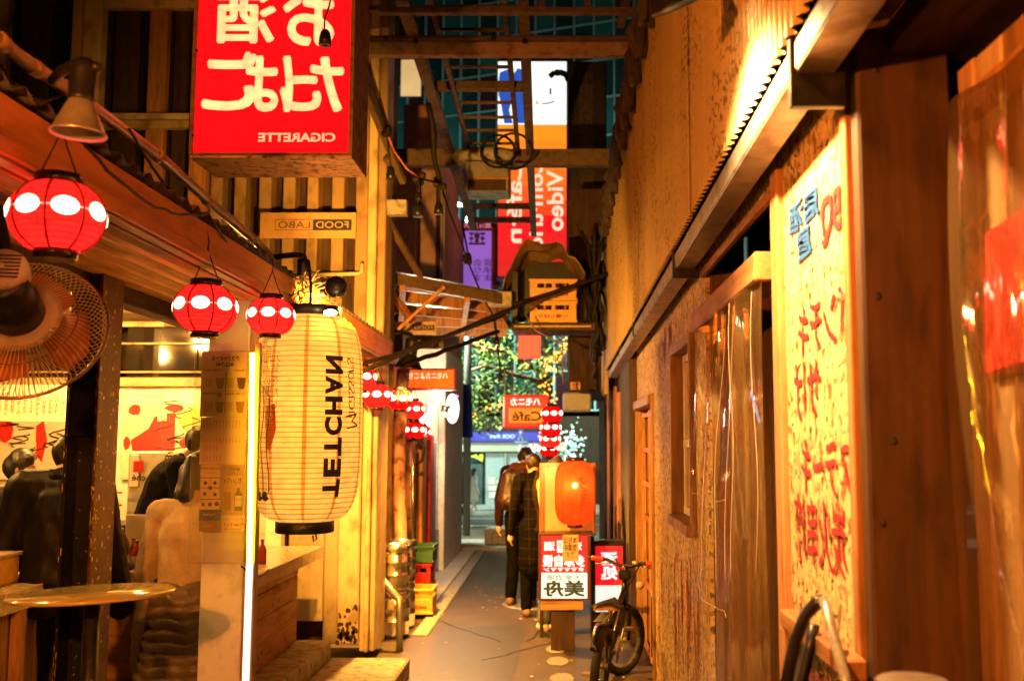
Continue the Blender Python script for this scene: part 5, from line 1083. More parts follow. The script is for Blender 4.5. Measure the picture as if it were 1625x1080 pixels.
# orange sign over the far bar doors, cafe sign
t = thing('orange_sign', 'long orange lit sign with white Japanese lettering beyond the yellow post', 'sign', P(680, 600, 10.2))
A, B = P(626, 618, 10.2), P(722, 584, 10.2); bbx('casing', mRedP, t, A + V((0, .012, 0)), B + V((0, .25, 0)), .01)
bbx('panel', PAPER('orange_panel', (1., .20, .018), .42, 0, .5), t, A + V((.02, 0, .02)), B + V((-.02, .01, -.02)), 0); text(t, 'ハモニカよこちょう', front(P(671, 596, 10.19)), EM('letter_glow', (1, .75, .45), .8), wd=80 * 10.2 / FPX, ht=10 * 10.2 / FPX, bold=.02)
lamp('sign_lamp', 'POINT', P(650, 606, 10.28), .33, (1, .7, .4), .03)
t = thing('cafe_sign', 'red framed lit cafe sign hanging on two rods in the alley', 'sign', P(834, 652, 12)); D_ = 12.
A, B = P(798, 679, D_), P(871, 626, D_); bbx('casing', EM('red_frame_light', (.85, .02, .015), .5), t, A, B + V((0, .16, 0)), .02)
bbx('panel', EM('orange_panel_light', (1., .24, .02), .5), t, P(808, 671, D_ - .012), P(866, 647, D_ - .012) + V((0, .01, 0)), .005); text(t, 'Café', front(P(836, 660, D_ - .018)), mInk, wd=46 * D_ / FPX, ht=15 * D_ / FPX, bold=.02); text(t, 'ハモニカ', front(P(834, 637, D_ - .006)), EM('letter_glow_white', (1, .85, .7), .9), wd=46 * D_ / FPX, ht=11 * D_ / FPX, bold=.03)
for x in (800, 812): bars('rod', mBlackM, t, P(x + 2, 627, D_ + .05), P(x, 575, D_ + .05), .02, .02)
# post with peeling paint, boards, meters and doors between the yellow post and the white shop
t = thing('peeling_post', 'round post with peeling pinkish paint under the far lantern cluster', 'post', P(636, 900, 9.6))
mPeel = M('peeling_paint', (.46, .24, .17), .7, 0, .4, 10, (1, 1, .5), .6, .95, (.10, .04, .03), 14); a = P(636, 700, 9.6); MB().tube([(a.x + .02 * math.sin(z * 3), 9.6, z) for z in [k * .17 for k in range(15)]], [.062 + rnd.uniform(-.004, .004) for _ in range(15)], 14).build('shaft', mPeel, t)
t = thing('dark_shopfront', 'row of dark timber doors and boards along the bar side of the alley', 'shopfront', (-1.8, 11, 0))
for x0, x1, d, top, m in ((612, 626, 9.9, 560, mCream), (645, 655, 10.4, 690, mPeel), (655, 672, 10.9, 690, mOrWood), (672, 684, 11.6, 690, mRedP), (682, 688, 12.1, 700, mGrey), (560, 640, 11.5, 500, mDarkWZ)):
    A, B = P(x0, 600, d), P(x1, top, d); bbx('upright_board', m, t, (A.x, d, .0), (B.x, d + .3, B.z), .01)
bbx('side_wall', mDarkWZ, t, (-2.6, 8.5, 0), (-1.95, 13, 3.1), 0)
tubes('bent_pipe', mBlackM, t, [P(654, 695, 10.2), P(668, 700, 10.2), P(673, 710, 10.2), P(670, 730, 10.2), P(660, 738, 10.2)], .016, 8); tag(tubes('silver_pole', mSteel, None, [P(655, 700, 10.0), P(655, 905, 10.0)], .012, 8), 'thin silver pole standing below the lantern pair', 'pole')
o = MB().bb(P(571, 690, 8.8), P(597, 640, 8.8) + V((.0, .004, 0))).build('paper_notice', mPaperW); tag(o, 'pale handwritten paper notice with a red seal on the yellow wall', 'notice'); text(o, 'Live\nMusic', front(P(583, 668, 8.79)), mInk, wd=12 * 8.8 / FPX, ht=34 * 8.8 / FPX, bold=-.01); q = MB(); q.ball(P(576, 645, 8.79), .02, 10, (1, .1, .8)); q.build('red_seal', mRedP, o)
# handrail, kegs and crates on the ground
tag(tubes('handrail', mSteelG, None, [P(606, 918, 8.45), P(622, 938, 8.4), P(634, 950, 8.36), P(634, 958, 8.35), P(634, 1032, 8.32)], .030, 10), 'short bent steel handrail behind the yellow corner post', 'handrail')
kb = None
for x, d, lev, lab in ((628, 8.9, 0, 'bottom keg'), (628, 8.9, 1, 'top keg'), (638, 9.3, 0, 'bottom keg'), (638, 9.3, 1, 'top keg')):
    z = .003 + lev * .395; a = P(x, 900, d); lab = 'steel beer keg, ' + lab + (' of the stack behind the handrail' if d < 9 else ' of the stack nearest the crates')
    if kb is None:
        kb = thing('beer_keg', lab, 'keg', (0, 0, 0), 'steel beer kegs'); MB().lathe([(0, .03), (.10, .02), (.118, .0), (.122, .03), (.118, .06), (.124, .08), (.126, .13), (.130, .135), (.126, .14), (.126, .24), (.130, .245), (.126, .25), (.124, .30), (.112, .33), (.05, .342), (0, .344)], (0, 0, 0), 28).build('barrel', mSteel, kb)
        MB().lathe([(.112, .33), (.120, .355), (.120, .39), (.112, .392), (.110, .36), (.104, .335)], (0, 0, 0), 28).build('collar', mSteel, kb); MB().cyl((0, 0, .34), (0, 0, .37), .025, 12).build('valve', mBlackM, kb); kb.location = (a.x, d, z)
    else: dup(kb, (a.x, d, z), lab, rnd.random())
def gcr(x0, x1, y0, y1, d): A, B = P(x0, y1, d), P(x1, y0, d); return (A.x + B.x) / 2, A.z, B.x - A.x, B.z - A.z
x, z, w_, h = gcr(642, 686, 930, 970, 9.72); crate('yellow_crate', 'yellow bottle crate with red print, nearest on the ground', (x, 9.90, .045), (w_, .34, h), mCrY, 'crates', 'asahibin')
q = MB(); [q.ball((x + a, 9.90 + b, .022), .022, 8) for a in (-.1, .1) for b in (-.1, .1)]; tag(q.build('dolly_casters', mBlackP), 'small black casters under the yellow ground crate', 'casters', kind=None)
x2, z2, w2, h2 = gcr(648, 686, 895, 930, 10.35); hb = P(0, 930, 10.2).z
crate('black_crate', 'black crate on the ground behind the yellow crate', (x2, 10.38, .006), (w2, .34, hb - .01), M('black_crate', (.03, .025, .02), .5), 'crates'); crate('red_crate', 'red crate stacked on the black crate', (x2, 10.38, hb), (w2, .34, P(0, 894, 10.2).z - hb), mCrR, 'crates'); z3 = P(0, 893, 10.2).z + .004
crate('green_crate', 'dark green crate topmost of the stack beside the kegs', (x2 + .03, 10.38, z3), (w2 * .93, .34, P(0, 866, 10.2).z - z3), mCrG, 'crates')

# ------------------------------------------------------------------ lit sign stand with the orange lantern on top
t = thing('sign_stand', 'lit standing sign, red above white, on a dark pedestal', 'sign', P(895, 1020, 8.3)); D_ = 8.25
A, B = P(854, 952, D_), P(937, 846, D_); bbx('case', mBlackM, t, A + V((0, .012, 0)), B + V((0, .22, 0)), .008)
q = MB(); 
for lo, hi in (((854, 952), (859, 846)), ((932, 952), (937, 846)), ((859.2, 952), (931.8, 949)), ((859.2, 849), (931.8, 846))): q.bb(P(lo[0], lo[1], D_ - .008), P(hi[0], hi[1], D_ - .008) + V((0, .03, 0)))
q.build('frame', M('maroon_frame', (.10, .02, .02), .35), t, .003)
ra = MB().bb(P(859, 908, D_), P(932, 849.5, D_) + V((0, .01, 0))).build('red_panel', EM('red_panel_light', (.85, .008, .02), .52), t); wa = MB().bb(P(859, 949, D_), P(932, 908.3, D_) + V((0, .01, 0))).build('white_panel', EM('white_panel_glow', (.92, 1., .92), .50), t)
f_ = lambda x, y: front(P(x, y, D_ - .006)); sc_ = D_ / FPX; mGl = EM('white_letter_glow', (1, .97, .92), .62); q = MB()
text_mb(q, '多摩自慢', f_(894.5, 889), wd=64 * sc_, ht=17 * sc_, bold=.03); text_mb(q, 'タママママン', f_(895, 902.5), wd=62 * sc_, ht=6 * sc_, bold=.03); text_mb(q, '酒', f_(872, 866), wd=16 * sc_, ht=13 * sc_, bold=.03); text_mb(q, '清', f_(916, 866), wd=14 * sc_, ht=12 * sc_, bold=.03); q.bb(P(884, 876, D_ - .004), P(896, 857, D_ - .004) + V((0, .002, 0))); q.build('lettering', mGl, ra)
text(ra, '澤', f_(890, 866), mRedInk, wd=9 * sc_, ht=12 * sc_)
text(wa, '美舟', front(P(895, 933, D_ - .006)), M('dark_green_print', (.015, .05, .015), .6), wd=62 * sc_, ht=23 * sc_, bold=.03); text(wa, '大衆酒場', f_(895, 915.5), M('teal_print', (.01, .20, .28), .5), wd=54 * sc_, ht=9 * sc_, bold=.0)
bbx('shelf', mWoodX, t, P(858, 968, D_), P(926, 953, D_) + V((0, .2, 0)), .005); A, B = P(874, 1020, D_), P(912, 968.5, D_); bbx('pedestal', mDarkWZ, t, (A.x, D_ + .03, .0), (B.x, D_ + .2, B.z), .008)
o = MB().bb(P(893, 890, D_ - .05), P(918, 848, D_ - .05) + V((0, .004, 0))).build('tag_card', M('card_paper', (.50, .38, .22), .8)); o.rotation_euler = (0, 0, 0); tag(o, 'tan card with handwritten columns tied in front of the lit stand', 'card'); text(o, '本日は\n営業中\nです', front(P(905, 868, D_ - .056)), mInk, wd=20 * sc_, ht=32 * sc_)
t2 = thing('sign_box', 'second red and white lit sign box standing half behind the bicycle', 'sign', P(960, 1000, 8.9)); D2 = 8.8
A, B = P(938, 975, D2), P(992, 858, D2); bbx('case', mBlackM, t2, (A.x, D2 + .012, 0), (B.x, D2 + .2, B.z), .008); bbx('red_panel', bpy.data.materials['red_panel_light'], t2, P(945, 928, D2), P(988, 866, D2) + V((0, .011, 0)), 0); bbx('white_panel', bpy.data.materials['white_panel_glow'], t2, P(945, 970, D2), P(988, 928.5, D2) + V((0, .011, 0)), 0); text(t2, '酒\n処', front(P(967, 897, D2 - .006)), mGl, wd=26 * sc_, ht=44 * sc_, bold=.03)
# orange lantern and its box
c = P(912, 781, 8.33)
t = thing('orange_lantern', 'orange paper lantern with a hot bulb inside standing on the lit sign', 'lantern', c); R0, H = .165, .52; pr = lantern_prof(R0, H, 40, .0014, 3.6, .45); so = lantern_prof(R0, H, 40, 0, 3.6, .45)
MB().lathe(pr, c, 40).build('paper_shade', PAPER('orange_lantern_paper', (1., .10, .014), .14, .14, .75, 0, (1, .62, .28)), t); MB().lathe([(0, .29), (.07, .29), (.075, .285), (.075, .255), (.068, .25)], c, 24).build('top_cap', mCap, t); MB().lathe([(0, -.285), (.06, -.285), (.064, -.28), (.064, -.25), (.058, -.25)], c, 24).build('bottom_cap', mCap, t)
for k in range(6): q = MB(); a = -1.2 + k * .5; q.tube([c + V(((r + .001) * math.sin(a), -(r + .001) * math.cos(a), z)) for r, z in so], .002, 4); q.build('seam', mSeam, t)
q = MB(); onO = lambda a, b: c + V(((rprof(so, max(-.25, min(.25, b))) + .004) * math.sin(.40 + a / R0), -(rprof(so, max(-.25, min(.25, b))) + .004) * math.cos(.40 + a / R0), b))
text_mb(q, 'OIAMUQ', lambda a, b: onO(a, b + .0), wd=.27, ht=.075, rot=R(90), bold=.0, cuts=((0, 5, -.06, .06),)); q.build('brush_lettering', M('dark_red_ink', (.06, .004, .004), .6, dirt=0, bump=0), t)
MB().ball(c + V((-.0, -.04, .06)), .022, 10).build('bulb', eBulb, t); lamp('lantern_light', 'POINT', c + V((-.01, -.115, .06)), .32, (1, .62, .2), .015)
t = thing('snack_case', 'clear plastic draped display case behind the orange lantern', 'display case', P(900, 840, 8.7)); mCase = M('lit_board', (.75, .58, .38), .5, 0, .2, 3, bump=.1, dirt=.15)
A, B = P(858, 842, 8.72), P(944, 736, 8.72); bbx('back_board', mCase, t, A, B + V((0, .02, 0)), .004); 
q = MB()
for lo, hi in (((856, 846), (860, 734)), ((941, 846), (945, 734)), ((860.2, 737), (940.8, 734))): q.bb(P(*lo, 8.6), P(*hi, 8.6) + V((0, .03, 0)))
q.build('frame', mOrWood, t, .004); MB().sheet(lambda u, v: P(848 + 104 * u, 842 - 104 * v, 8.56) + V((.02 * math.sin(v * 8), .03 * math.sin(u * 16 + v * 4) - .03 * (1 - v), 0)), 40, 12).build('vinyl_sheet', mVinyl, t); bbx('shelf', mDarkWY, t, P(856, 849, 8.5), P(946, 846.5, 8.5) + V((0, .4, 0)), .003)
lamp('case_light', 'POINT', P(875, 745, 8.5), .9, (1, .6, .22), .03)
for x in (861, 940): bars('leg', mDarkWZ, t, (P(x, 0, 8.85).x, 8.85, 0), (P(x, 849, 8.85).x, 8.85, P(x, 850, 8.85).z), .03, .03)

# ------------------------------------------------------------------ bicycle
t = thing('bicycle', 'black small wheeled bicycle with red grips leaning by the shop side', 'bicycle', (.25, 6.9, 0))
rw, fw = V((.235, 6.62, .25)), V((.425, 7.50, .25)); ww = (fw - rw).normalized(); side = V((ww.y, -ww.x, 0)); lean = .10
def BK(a, h, s=0.): return rw + ww * a + side * (s + lean * h) + V((0, 0, h - .25))
def wheel(nm, cc, ax):
    qw = ax.to_track_quat('Z', 'Y').to_matrix(); wt = MB().tube([cc + qw @ V((.228 * math.cos(k * .2094), .228 * math.sin(k * .2094), 0)) for k in range(30)], .031, 10, True).build(nm, mRubber, t)
    MB().lathe([(.200, -.012), (.208, -.014), (.208, .014), (.200, .012)], cc, 32, qw).build('rim', mSteelG, wt); q = MB()
    for k in range(20): a = k * .314; q.tube([cc + qw @ V((.02 * math.cos(a + 1), .02 * math.sin(a + 1), .02 * (-1) ** k)), cc + qw @ V((.2 * math.cos(a), .2 * math.sin(a), 0))], .0012, 4)
    q.cyl(cc - ax * .045, cc + ax * .045, .018, 12); q.build('spokes', mSteelG, wt)
axle = (side + V((0, 0, -lean))).normalized(); steer = (side * .86 - ww * .5).normalized()
wheel('wheel', BK(0, .25), axle); wheel('wheel', BK(.90, .25), steer)
mFrame = M('bike_frame', (.012, .008, .008), .3, .3, dirt=.15); mBkR = M('bike_red', (.5, .02, .02), .35, dirt=.1)
bb_, st, hd, ht2 = BK(.36, .27), BK(.24, .50), BK(.76, .62), BK(.79, .50)
q = MB(); q.tube([bb_, st], .018, 10); q.tube([BK(.25, .46), hd], .018, 10); q.tube([bb_, ht2], .022, 10); q.tube([ht2, BK(.74, .70)], .020, 10)
for s in (-.045, .045): q.tube([BK(0, .25, s), bb_ + side * s * .6], .010, 8); q.tube([BK(0, .25, s), BK(.25, .46, s * .4)], .009, 8); q.tube([BK(.90, .25) + steer * s * 1.3, BK(.87, .50) + steer * s * 1.2, BK(.79, .52)], .013, 8)
q.build('frame', mFrame, t); tubes('seat_post', mSteelG, t, [st, BK(.205, .60)], .013, 10)
def sad(u, v):
    a = u; wd = .085 * (1 - a) ** 1.2 + .022; return BK(.07 + .26 * a, .60 + .025 * math.cos((v - .5) * 3.0) + .02 * (1 - a) - .02 * abs(v - .5) * 2, (v - .5) * 2 * wd)
MB().sheet(sad, 12, 8).build('saddle', mRubber, t, solid=.03); MB().sheet(lambda u, v: BK(.068 - .004 + .05 * u, .585 + .035 * v, (v * 0) + (u - .5) * .19), 6, 2).build('saddle_trim', mOrWood, t)
hb_ = BK(.72, .80); hw = steer
tubes('handlebar', mFrame, t, [hb_ + hw * -.30 + V((0, 0, .03)), hb_ + hw * -.17 + V((0, 0, .03)), hb_ + hw * -.06, hb_, hb_ + hw * .06, hb_ + hw * .17 + V((0, 0, .03)), hb_ + hw * .31 + V((0, 0, .03))], .012, 10)
for s in (-1, 1):
    MB().tube([hb_ + hw * s * (.20 + .0125 * k) + V((0, 0, .03)) for k in range(10)], [.018 + .0025 * (k % 2) for k in range(10)], 10).build('grip', mBkR, t); MB().ball(hb_ + hw * s * .335 + V((0, 0, .03)), .016, 8).build('bar_end', mBlackP, t)
    tubes('brake_lever', mSteelG, t, [hb_ + hw * s * .16 + ww * .02, hb_ + hw * s * .2 + ww * .06 + V((0, 0, -.005)), hb_ + hw * s * .30 + ww * .07 + V((0, 0, -.02))], .006, 6)
    tubes('brake_cable', mCable, t, [hb_ + hw * s * .15 + ww * .03, hb_ + hw * s * .12 + ww * .16 + V((0, 0, .02)), hb_ + hw * s * .03 + ww * .17 + V((0, 0, -.12)), hd], .005, 6)
tubes('stem', mFrame, t, [BK(.74, .70), hb_], .018, 10); MB().box(hb_ + V((0, 0, -.06)) - ww * .03, (.09, .05, .07), (0, 0, -.4)).build('handlebar_bag', mBlackP, t, .012); MB().ball(hb_ + hw * .1 - ww * .03 + V((0, 0, .03)), .026, 10, (1, 1, .7)).build('bell', mSteelG, t)
MB().lathe([(0, .0), (.028, .002), (.03, .008), (0, .012)], hb_ + hw * .13 + V((0, -.03, -.12)), 16, Euler((R(90), 0, 0)).to_matrix()).build('reflector', mCream, t)
MB().sheet(lambda u, v: BK(0, .25) + ww * (.262 * math.cos(.5 + 2.1 * u)) * -1 * -1 + V((0, 0, .262 * math.sin(.5 + 2.1 * u))) + axle * (v - .5) * .06, 14, 2).build('mudguard', mFrame, t, solid=.004)
bars('carrier', mSteelG, t, BK(-.12, .55, -.03), BK(.16, .56, -.03), .05, .012); MB().box(BK(-.06, .40), (.05, .03, .04), (0, 0, -.4)).build('rear_light', mBkR, t, .006)
q = MB(); q.tube([bb_ - side * .06, bb_ + side * .06], .018, 10); q.tube([bb_ - side * .06, BK(.28, .13, -.07)], .010, 8); q.tube([bb_ + side * .06, BK(.44, .41, .07)], .010, 8); q.lathe([(.0, 0), (.075, 0), (.08, .004), (.0, .006)], bb_ + side * .05, 24, axle.to_track_quat('Z', 'Y').to_matrix()); q.build('crank', mSteelG, t)
for s, a in ((-.12, (.28, .13)), (.12, (.44, .41))): MB().box(BK(*a, s), (.09, .06, .02), (0, 0, -.37)).build('pedal', mWire, t, .004)

# ------------------------------------------------------------------ menu board, chair and high table nearest on the right
t = thing('menu_board', 'framed blackboard with pink chalk menu lettering leaning on the chipboard', 'menu board', (.6, 2.5, 0)); xb = XR - .02
a, b = PW(1252, 957, XR - .03), PW(1362, 1006, XR - .03); zt = 1.245
bbx('board', M('chalkboard', (.03, .022, .014), .7, 0, .5, 4, bump=.05, dirt=.4, dcol=(.14, .09, .05)), t, (XR - .035, b.y + .03, .55), (XR - .025, a.y - .03, zt - .03), 0)
bbx('frame', mWoodY, t, (XR - .055, b.y, zt - .045), (XR - .012, a.y, zt), .004); bbx('frame', mWoodZ, t, (XR - .055, b.y, .5), (XR - .012, b.y + .03, zt - .046), .004); bbx('frame', mWoodZ, t, (XR - .055, a.y - .03, .5), (XR - .012, a.y, zt - .046), .004); bbx('frame', mWoodY, t, (XR - .055, b.y + .031, .5), (XR - .012, a.y - .031, .54), .004)
c = PW(1308, 1022, XR - .038); text(t, 'MENU', wallr(c), M('pink_chalk', (.75, .30, .24), .8), wd=.30, ht=.062, bold=.02)
for k, (s, x, y, m) in enumerate((('ビール', 1318, 1053, mPaperW), ('ハイボール', 1310, 1072, mCrY), ('日本酒', 1296, 1078, mRedInk))): text(t, s, wallr(PW(x, y, XR - .038)), m, wd=.2, ht=.035, bold=.0)
t = thing('chair', 'black bent metal chair with a tall hoop back before the menu board', 'chair', (.52, 2.3, 0))
tubes('backrest', mBlackP, t, [P(1243, 1110, 2.30), P(1252, 1060, 2.29), P(1262, 1015, 2.28), P(1278, 975, 2.27), P(1296, 956, 2.26), P(1306, 951, 2.25)], .0145, 10); tubes('backrest', M('grey_tube', (.30, .26, .20), .3, .5), t, [P(1306, 951, 2.245), P(1311, 962, 2.22), P(1318, 995, 2.18), P(1330, 1035, 2.14), P(1342, 1075, 2.10), P(1348, 1110, 2.08)], .012, 10)
tubes('back_slat', mBlackP, t, [P(1292, 990, 2.40), P(1284, 1030, 2.40), P(1274, 1075, 2.40), P(1268, 1110, 2.40)], .014, 10)
bbx('seat', mBlackP, t, (.40, 2.02, .74), (.62, 2.36, .77), .01)
for x, y in ((.42, 2.05), (.60, 2.05), (.42, 2.33), (.60, 2.33)): bars('leg', mBlackM, t, (x, y, .0), (x, y, .74), .022, .022, (0, 1, 0))
for p in (P(1243, 1110, 2.30), P(1348, 1110, 2.08), P(1268, 1110, 2.40)): bars('back_stay', mBlackM, t, p + V((0, 0, .02)), (min(.61, max(.41, p.x)), min(2.35, max(2.03, p.y)), .76), .02, .02, (0, 1, 0))
t = thing('high_table', 'small round table edge just showing by the wide plank', 'table', (.6, 1.75, 0)); c = P(1448, 1084, 1.78); MB().lathe([(0, -.01), (.055, -.012), (.062, -.004), (.062, .004), (.058, .008), (0, .002)], c, 40).build('tabletop', mSteelO, t); MB().cyl((c.x, c.y, .01), c - V((0, 0, .008)), .02, 12).build('leg', mBlackM, t); MB().lathe([(0, 0), (.12, 0), (.12, .012), (0, .02)], (c.x, c.y, 0), 24).build('base', mBlackM, t)
# red lit box behind the vinyl
t = thing('red_box_sign', 'red lit box sign with pale streaked lettering behind the near vinyl curtain', 'sign', (1.0, 1.9, 1.9)); D_ = 1.9
q = MB(); f4 = [P(1572, 372, 1.98), P(1572, 592, 1.98), P(1680, 560, 1.70), P(1680, 300, 1.70)]; nrm = (f4[1] - f4[0]).cross(f4[3] - f4[0]).normalized(); nrm = nrm if nrm.y > 0 else -nrm
q.add(f4 + [p + nrm * .012 for p in f4], [(0, 1, 2, 3), (7, 6, 5, 4), (0, 4, 5, 1), (1, 5, 6, 2), (2, 6, 7, 3), (3, 7, 4, 0)]); q.build('panel', EM('red_box_light', (.85, .02, .01), .45, .3, 20), t)
q = MB(); dx = (f4[3] - f4[0]); 
text_mb(q, '酒場\n大衆', lambda a, b: f4[0].lerp(f4[2], .5) + dx.normalized() * a + V((0, 0, b)) - nrm * .004, wd=.16, ht=.2, bold=.03); q.build('lettering', EM('box_letter', (1, .72, .3), .8), t)
bars('edge_strip', mOrWood, t, f4[0] - nrm * .003, f4[3] - nrm * .003, .01, .012); bars('edge_strip', mOrWood, t, f4[1] - nrm * .003, f4[2] - nrm * .003, .01, .03)
# ------------------------------------------------------------------ street beyond the alley
t = thing('shop_building', 'low beige building with a blue lettered fascia across the street', 'building', (-3, 40, -1)); D_ = 40.
mBlueF = EM('blue_fascia_light', (.035, .03, .42), .55); mShut = M('shutter_grey', (.34, .38, .38), .5, .2, .1, 3, (1, 1, 4), .1, .2)
def fb(nm, m, x0, x1, y0, y1, d=D_, dep=.3, bev=.01, par=None): A, B = P(x0, y1, d), P(x1, y0, d); return bbx(nm, m, par or t, (A.x, d, A.z), (B.x, d + dep, B.z), bev)
fb('back_wall', mDarkWZ, 600, 1000, 660, 808, 41.5, .3); fb('fascia', mBlueF, 719, 870, 685, 700, 39.6, .4)
text(t, 'ROCK INN', front(P(800, 692, 39.58)), EM('fascia_letters', (.5, .7, 1.), .8), wd=44 * 39.6 / FPX, ht=6 * 39.6 / FPX, bold=.03)
fb('lintel', mBeige, 719, 900, 701, 716, 39.8, .5); fb('side_pier', mBeige, 719, 731, 716.5, 806, 39.8, .5); fb('wall', mDarkWZ, 600, 718, 560, 808, 39.9, .5)
fb('door_frame', mDarkWZ, 733, 770, 718, 804, 40.2, .1); fb('window_pane', EM('shop_window', (.05, .12, .11), .25, .8, 2.5), 742, 766, 722, 803, 40.1, .05, 0)
q = MB()
for k in range(18): q.ball(P(rnd.uniform(747, 765), rnd.uniform(723, 732), 40.05), rnd.uniform(.05, .11), 6)
tag(q.build('window_garland', EM('garland_yellow', (.6, .75, .05), .8), t), kind='stuff'); fb('display_dummy', mGrey, 750, 756, 752, 792, 40.08, .02, .05); fb('display_box', M('teal_box', (.03, .12, .12), .5), 742, 764, 792, 800, 40.07, .03, .02); fb('window_poster', mRedP, 735, 748, 757, 770, 40.06, .02, 0)
fb('shutter', mShut, 770, 800, 717, 803, 40.1, .2); fb('shutter', mShut, 803, 900, 717, 803, 40.1, .2); fb('pier', mBeige, 800.3, 803, 717, 803, 39.9, .3)
for x0, x1, y0, y1 in ((775, 786, 757, 768), (788, 797, 761, 768), (775, 797, 770, 778), (776, 797, 780, 790)): fb('notice', mPaperW, x0, x1, y0, y1, 40.05, .02, 0)
fb('kerb_step', mKerb, 719, 900, 803, 808, 39.3, .6)
# glass tower, turned a little to the street
t = thing('glass_building', 'tall dark teal glass building with a grid of window panes', 'building', (0, 44, 0)); t.rotation_euler = (0, 0, R(-20))
mMul = M('mullion_metal', (.30, .42, .42), .4, .4, .1, 3, bump=0, dirt=0)
bbx('core', mDarkWZ, t, (-17, 44.3, 3.0), (6, 46, 30), 0); cellw, cellh = .95, 1.75
panes = [MB().bb((-cellw / 2 + .04, 0, .04), (cellw / 2 - .04, .03, cellh - .04)).mesh('pane', m_) for m_ in (mGlassT, M('teal_glass_lit', (.02, .10, .10), .1, 0, .3, 1, dirt=0, bump=0), M('maroon_glass', (.05, .012, .02), .1, 0, .3, 1, dirt=0, bump=0))]
for i in range(23):
    for j in range(12):
        o = place('window_pane', panes[rnd.choices((0, 1, 2), (6, 3, 2))[0]], t); o.location = V((-16 + i * cellw, 44.1, 3.0 + j * cellh)) - V(t.location)
for i in range(24): bbx('mullion', mMul, t, (-16.5 + i * cellw, 44.0, 3.0), (-16.44 + i * cellw, 44.16, 24), 0)
for j in range(13): bbx('transom', mMul, t, (-16.5, 44.02, 2.97 + j * cellh), (5.4, 44.14, 3.03 + j * cellh), 0)
t = thing('lit_window', 'single bright cream lit window high behind the long overhead beam', 'window', P(652, 122, 38)); bbx('pane', EM('cream_window', (1., .62, .25), .45, .3, .8), t, P(636, 152, 38), P(668, 95, 38) + V((0, .05, 0)), 0); bbx('frame', mMul, t, P(635, 153, 38.06), P(669, 94, 38.06) + V((0, .05, 0)), 0)
for x0, x1, y0, y1, m, lab in ((645, 657, 540, 628, (.9, 1., .7), 'wide glowing vertical tube light on the far facade'), (690, 697, 535, 573, (.75, 1., .55), 'narrow glowing vertical tube light on the far facade'), (642, 652, 508, 550, (.9, .05, .45), 'pink glowing strip beside the far tube lights'), (656, 664, 520, 527, (1., .8, .9), 'short pale lit strip above the far tube lights')):
    A, B = P(x0, y1, 30), P(x1, y0, 30); tag(MB().bb(A, B + V((0, .2, 0))).build('neon_tube', EM('neon_%d' % x0, m, 1.3), None, .03), lab, 'neon light')
t = thing('street_sign', 'blue triangular pedestrian crossing sign on a pale pole', 'road sign', P(826, 806, 33)); d = 33
MB().cyl(P(826, 826, d), P(826, 704, d), .06, 10).build('pole', mWhiteP, t); q = MB(); q.add([P(x, y, d - .08) for x, y in ((824, 681), (829, 681), (839, 698), (837, 704), (816, 704), (814, 698))] + [P(x, y, d - .05) for x, y in ((824, 681), (829, 681), (839, 698), (837, 704), (816, 704), (814, 698))], [(0, 1, 2, 3, 4, 5), (11, 10, 9, 8, 7, 6)] + [(i, i + 6, (i + 1) % 6 + 6, (i + 1) % 6) for i in range(6)]); q.build('plate', M('sign_blue', (.04, .08, .6), .5), t)
q = MB(); q.bb(P(817, 702, d - .09), P(836, 700.5, d - .085)); q.bar(P(826, 688, d - .09), P(822, 699, d - .09), .06, .02); q.bar(P(826, 690, d - .09), P(830, 699, d - .09), .06, .02); q.ball(P(826.5, 686, d - .09), .05, 8); q.build('pictogram', mWhiteP, t)
t = thing('planter_box', 'long low grey stone planter by the kerb at the alley mouth', 'planter', P(803, 866, 16)); bbx('box', mConc, t, (P(775, 0, 16).x, 16, .052), (P(832, 0, 16).x, 16.4, P(0, 838, 16).z), .02)
t = thing('planter', 'dark planter pot with small yellow flowers beside the white shop', 'planter', P(712, 863, 15.9)); A, B = P(703, 864, 15.9), P(723, 829, 15.9); bbx('pot', mGrey, t, (A.x, 15.9, .052), ((A.x + B.x) / 2, 16.25, B.z), .015); bbx('pot', mBlackP, t, ((A.x + B.x) / 2 + .003, 15.9, .052), (B.x, 16.25, B.z), .015)
q = MB()
for k in range(70): p = P(714, 824, 16.05) + V((rnd.gauss(0, .05), rnd.gauss(0, .05), rnd.gauss(.0, .06))); a = V((rnd.uniform(-1, 1), rnd.uniform(-1, 1), rnd.uniform(-1, 1))) * .035; b = a.cross(V((0, 1, .3))).normalized() * .02; q.quad(p, p + a, p + a + b, p + b, mi=0 if k % 3 else 1)
tag(q.build('foliage', [M('planter_leaf', (.05, .09, .02), .6), M('yellow_flower', (.65, .45, .03), .6)], t), kind='stuff')
lamp('added_street_light', 'AREA', (-2.6, 19.2, 6.2), 800, (.85, 1., .75), 1.0, (-.8, 23, 2.6)); lamp('added_street_light', 'AREA', (-7, 33, 7.0), 640, (.60, 1., .88), 1.5, (-5, 41, 0)); lamp('added_street_light', 'AREA', (6, 36, 9), 300, (.7, 1., .92), 1.5, (-3, 43, 3))  # unseen lamps added to brighten the far street, tower and tree
for x, y, z, tx in ((-2.6, 19.2, 6.2, 'beside the tree'), (-7, 33, 7.0, 'at the far kerb'), (6, 36, 9, 'highest, across the street')):
    t = thing('added_street_lamp', 'added unseen street lamp with a flat lit head ' + tx, 'street lamp', (x, y, gz(y)), 'added street lamps'); MB().cyl((x + .8, y + .05, gz(y)), (x + .8, y + .05, z + .1), .07, 10).build('pole', mGrey, t); bars('arm', mGrey, t, (x + .8, y + .05, z + .1), (x - .2, y, z + .12), .06, .06); box('lamp_head', mGrey, t, (x, y, z + .16), (1.0, .4, .1))
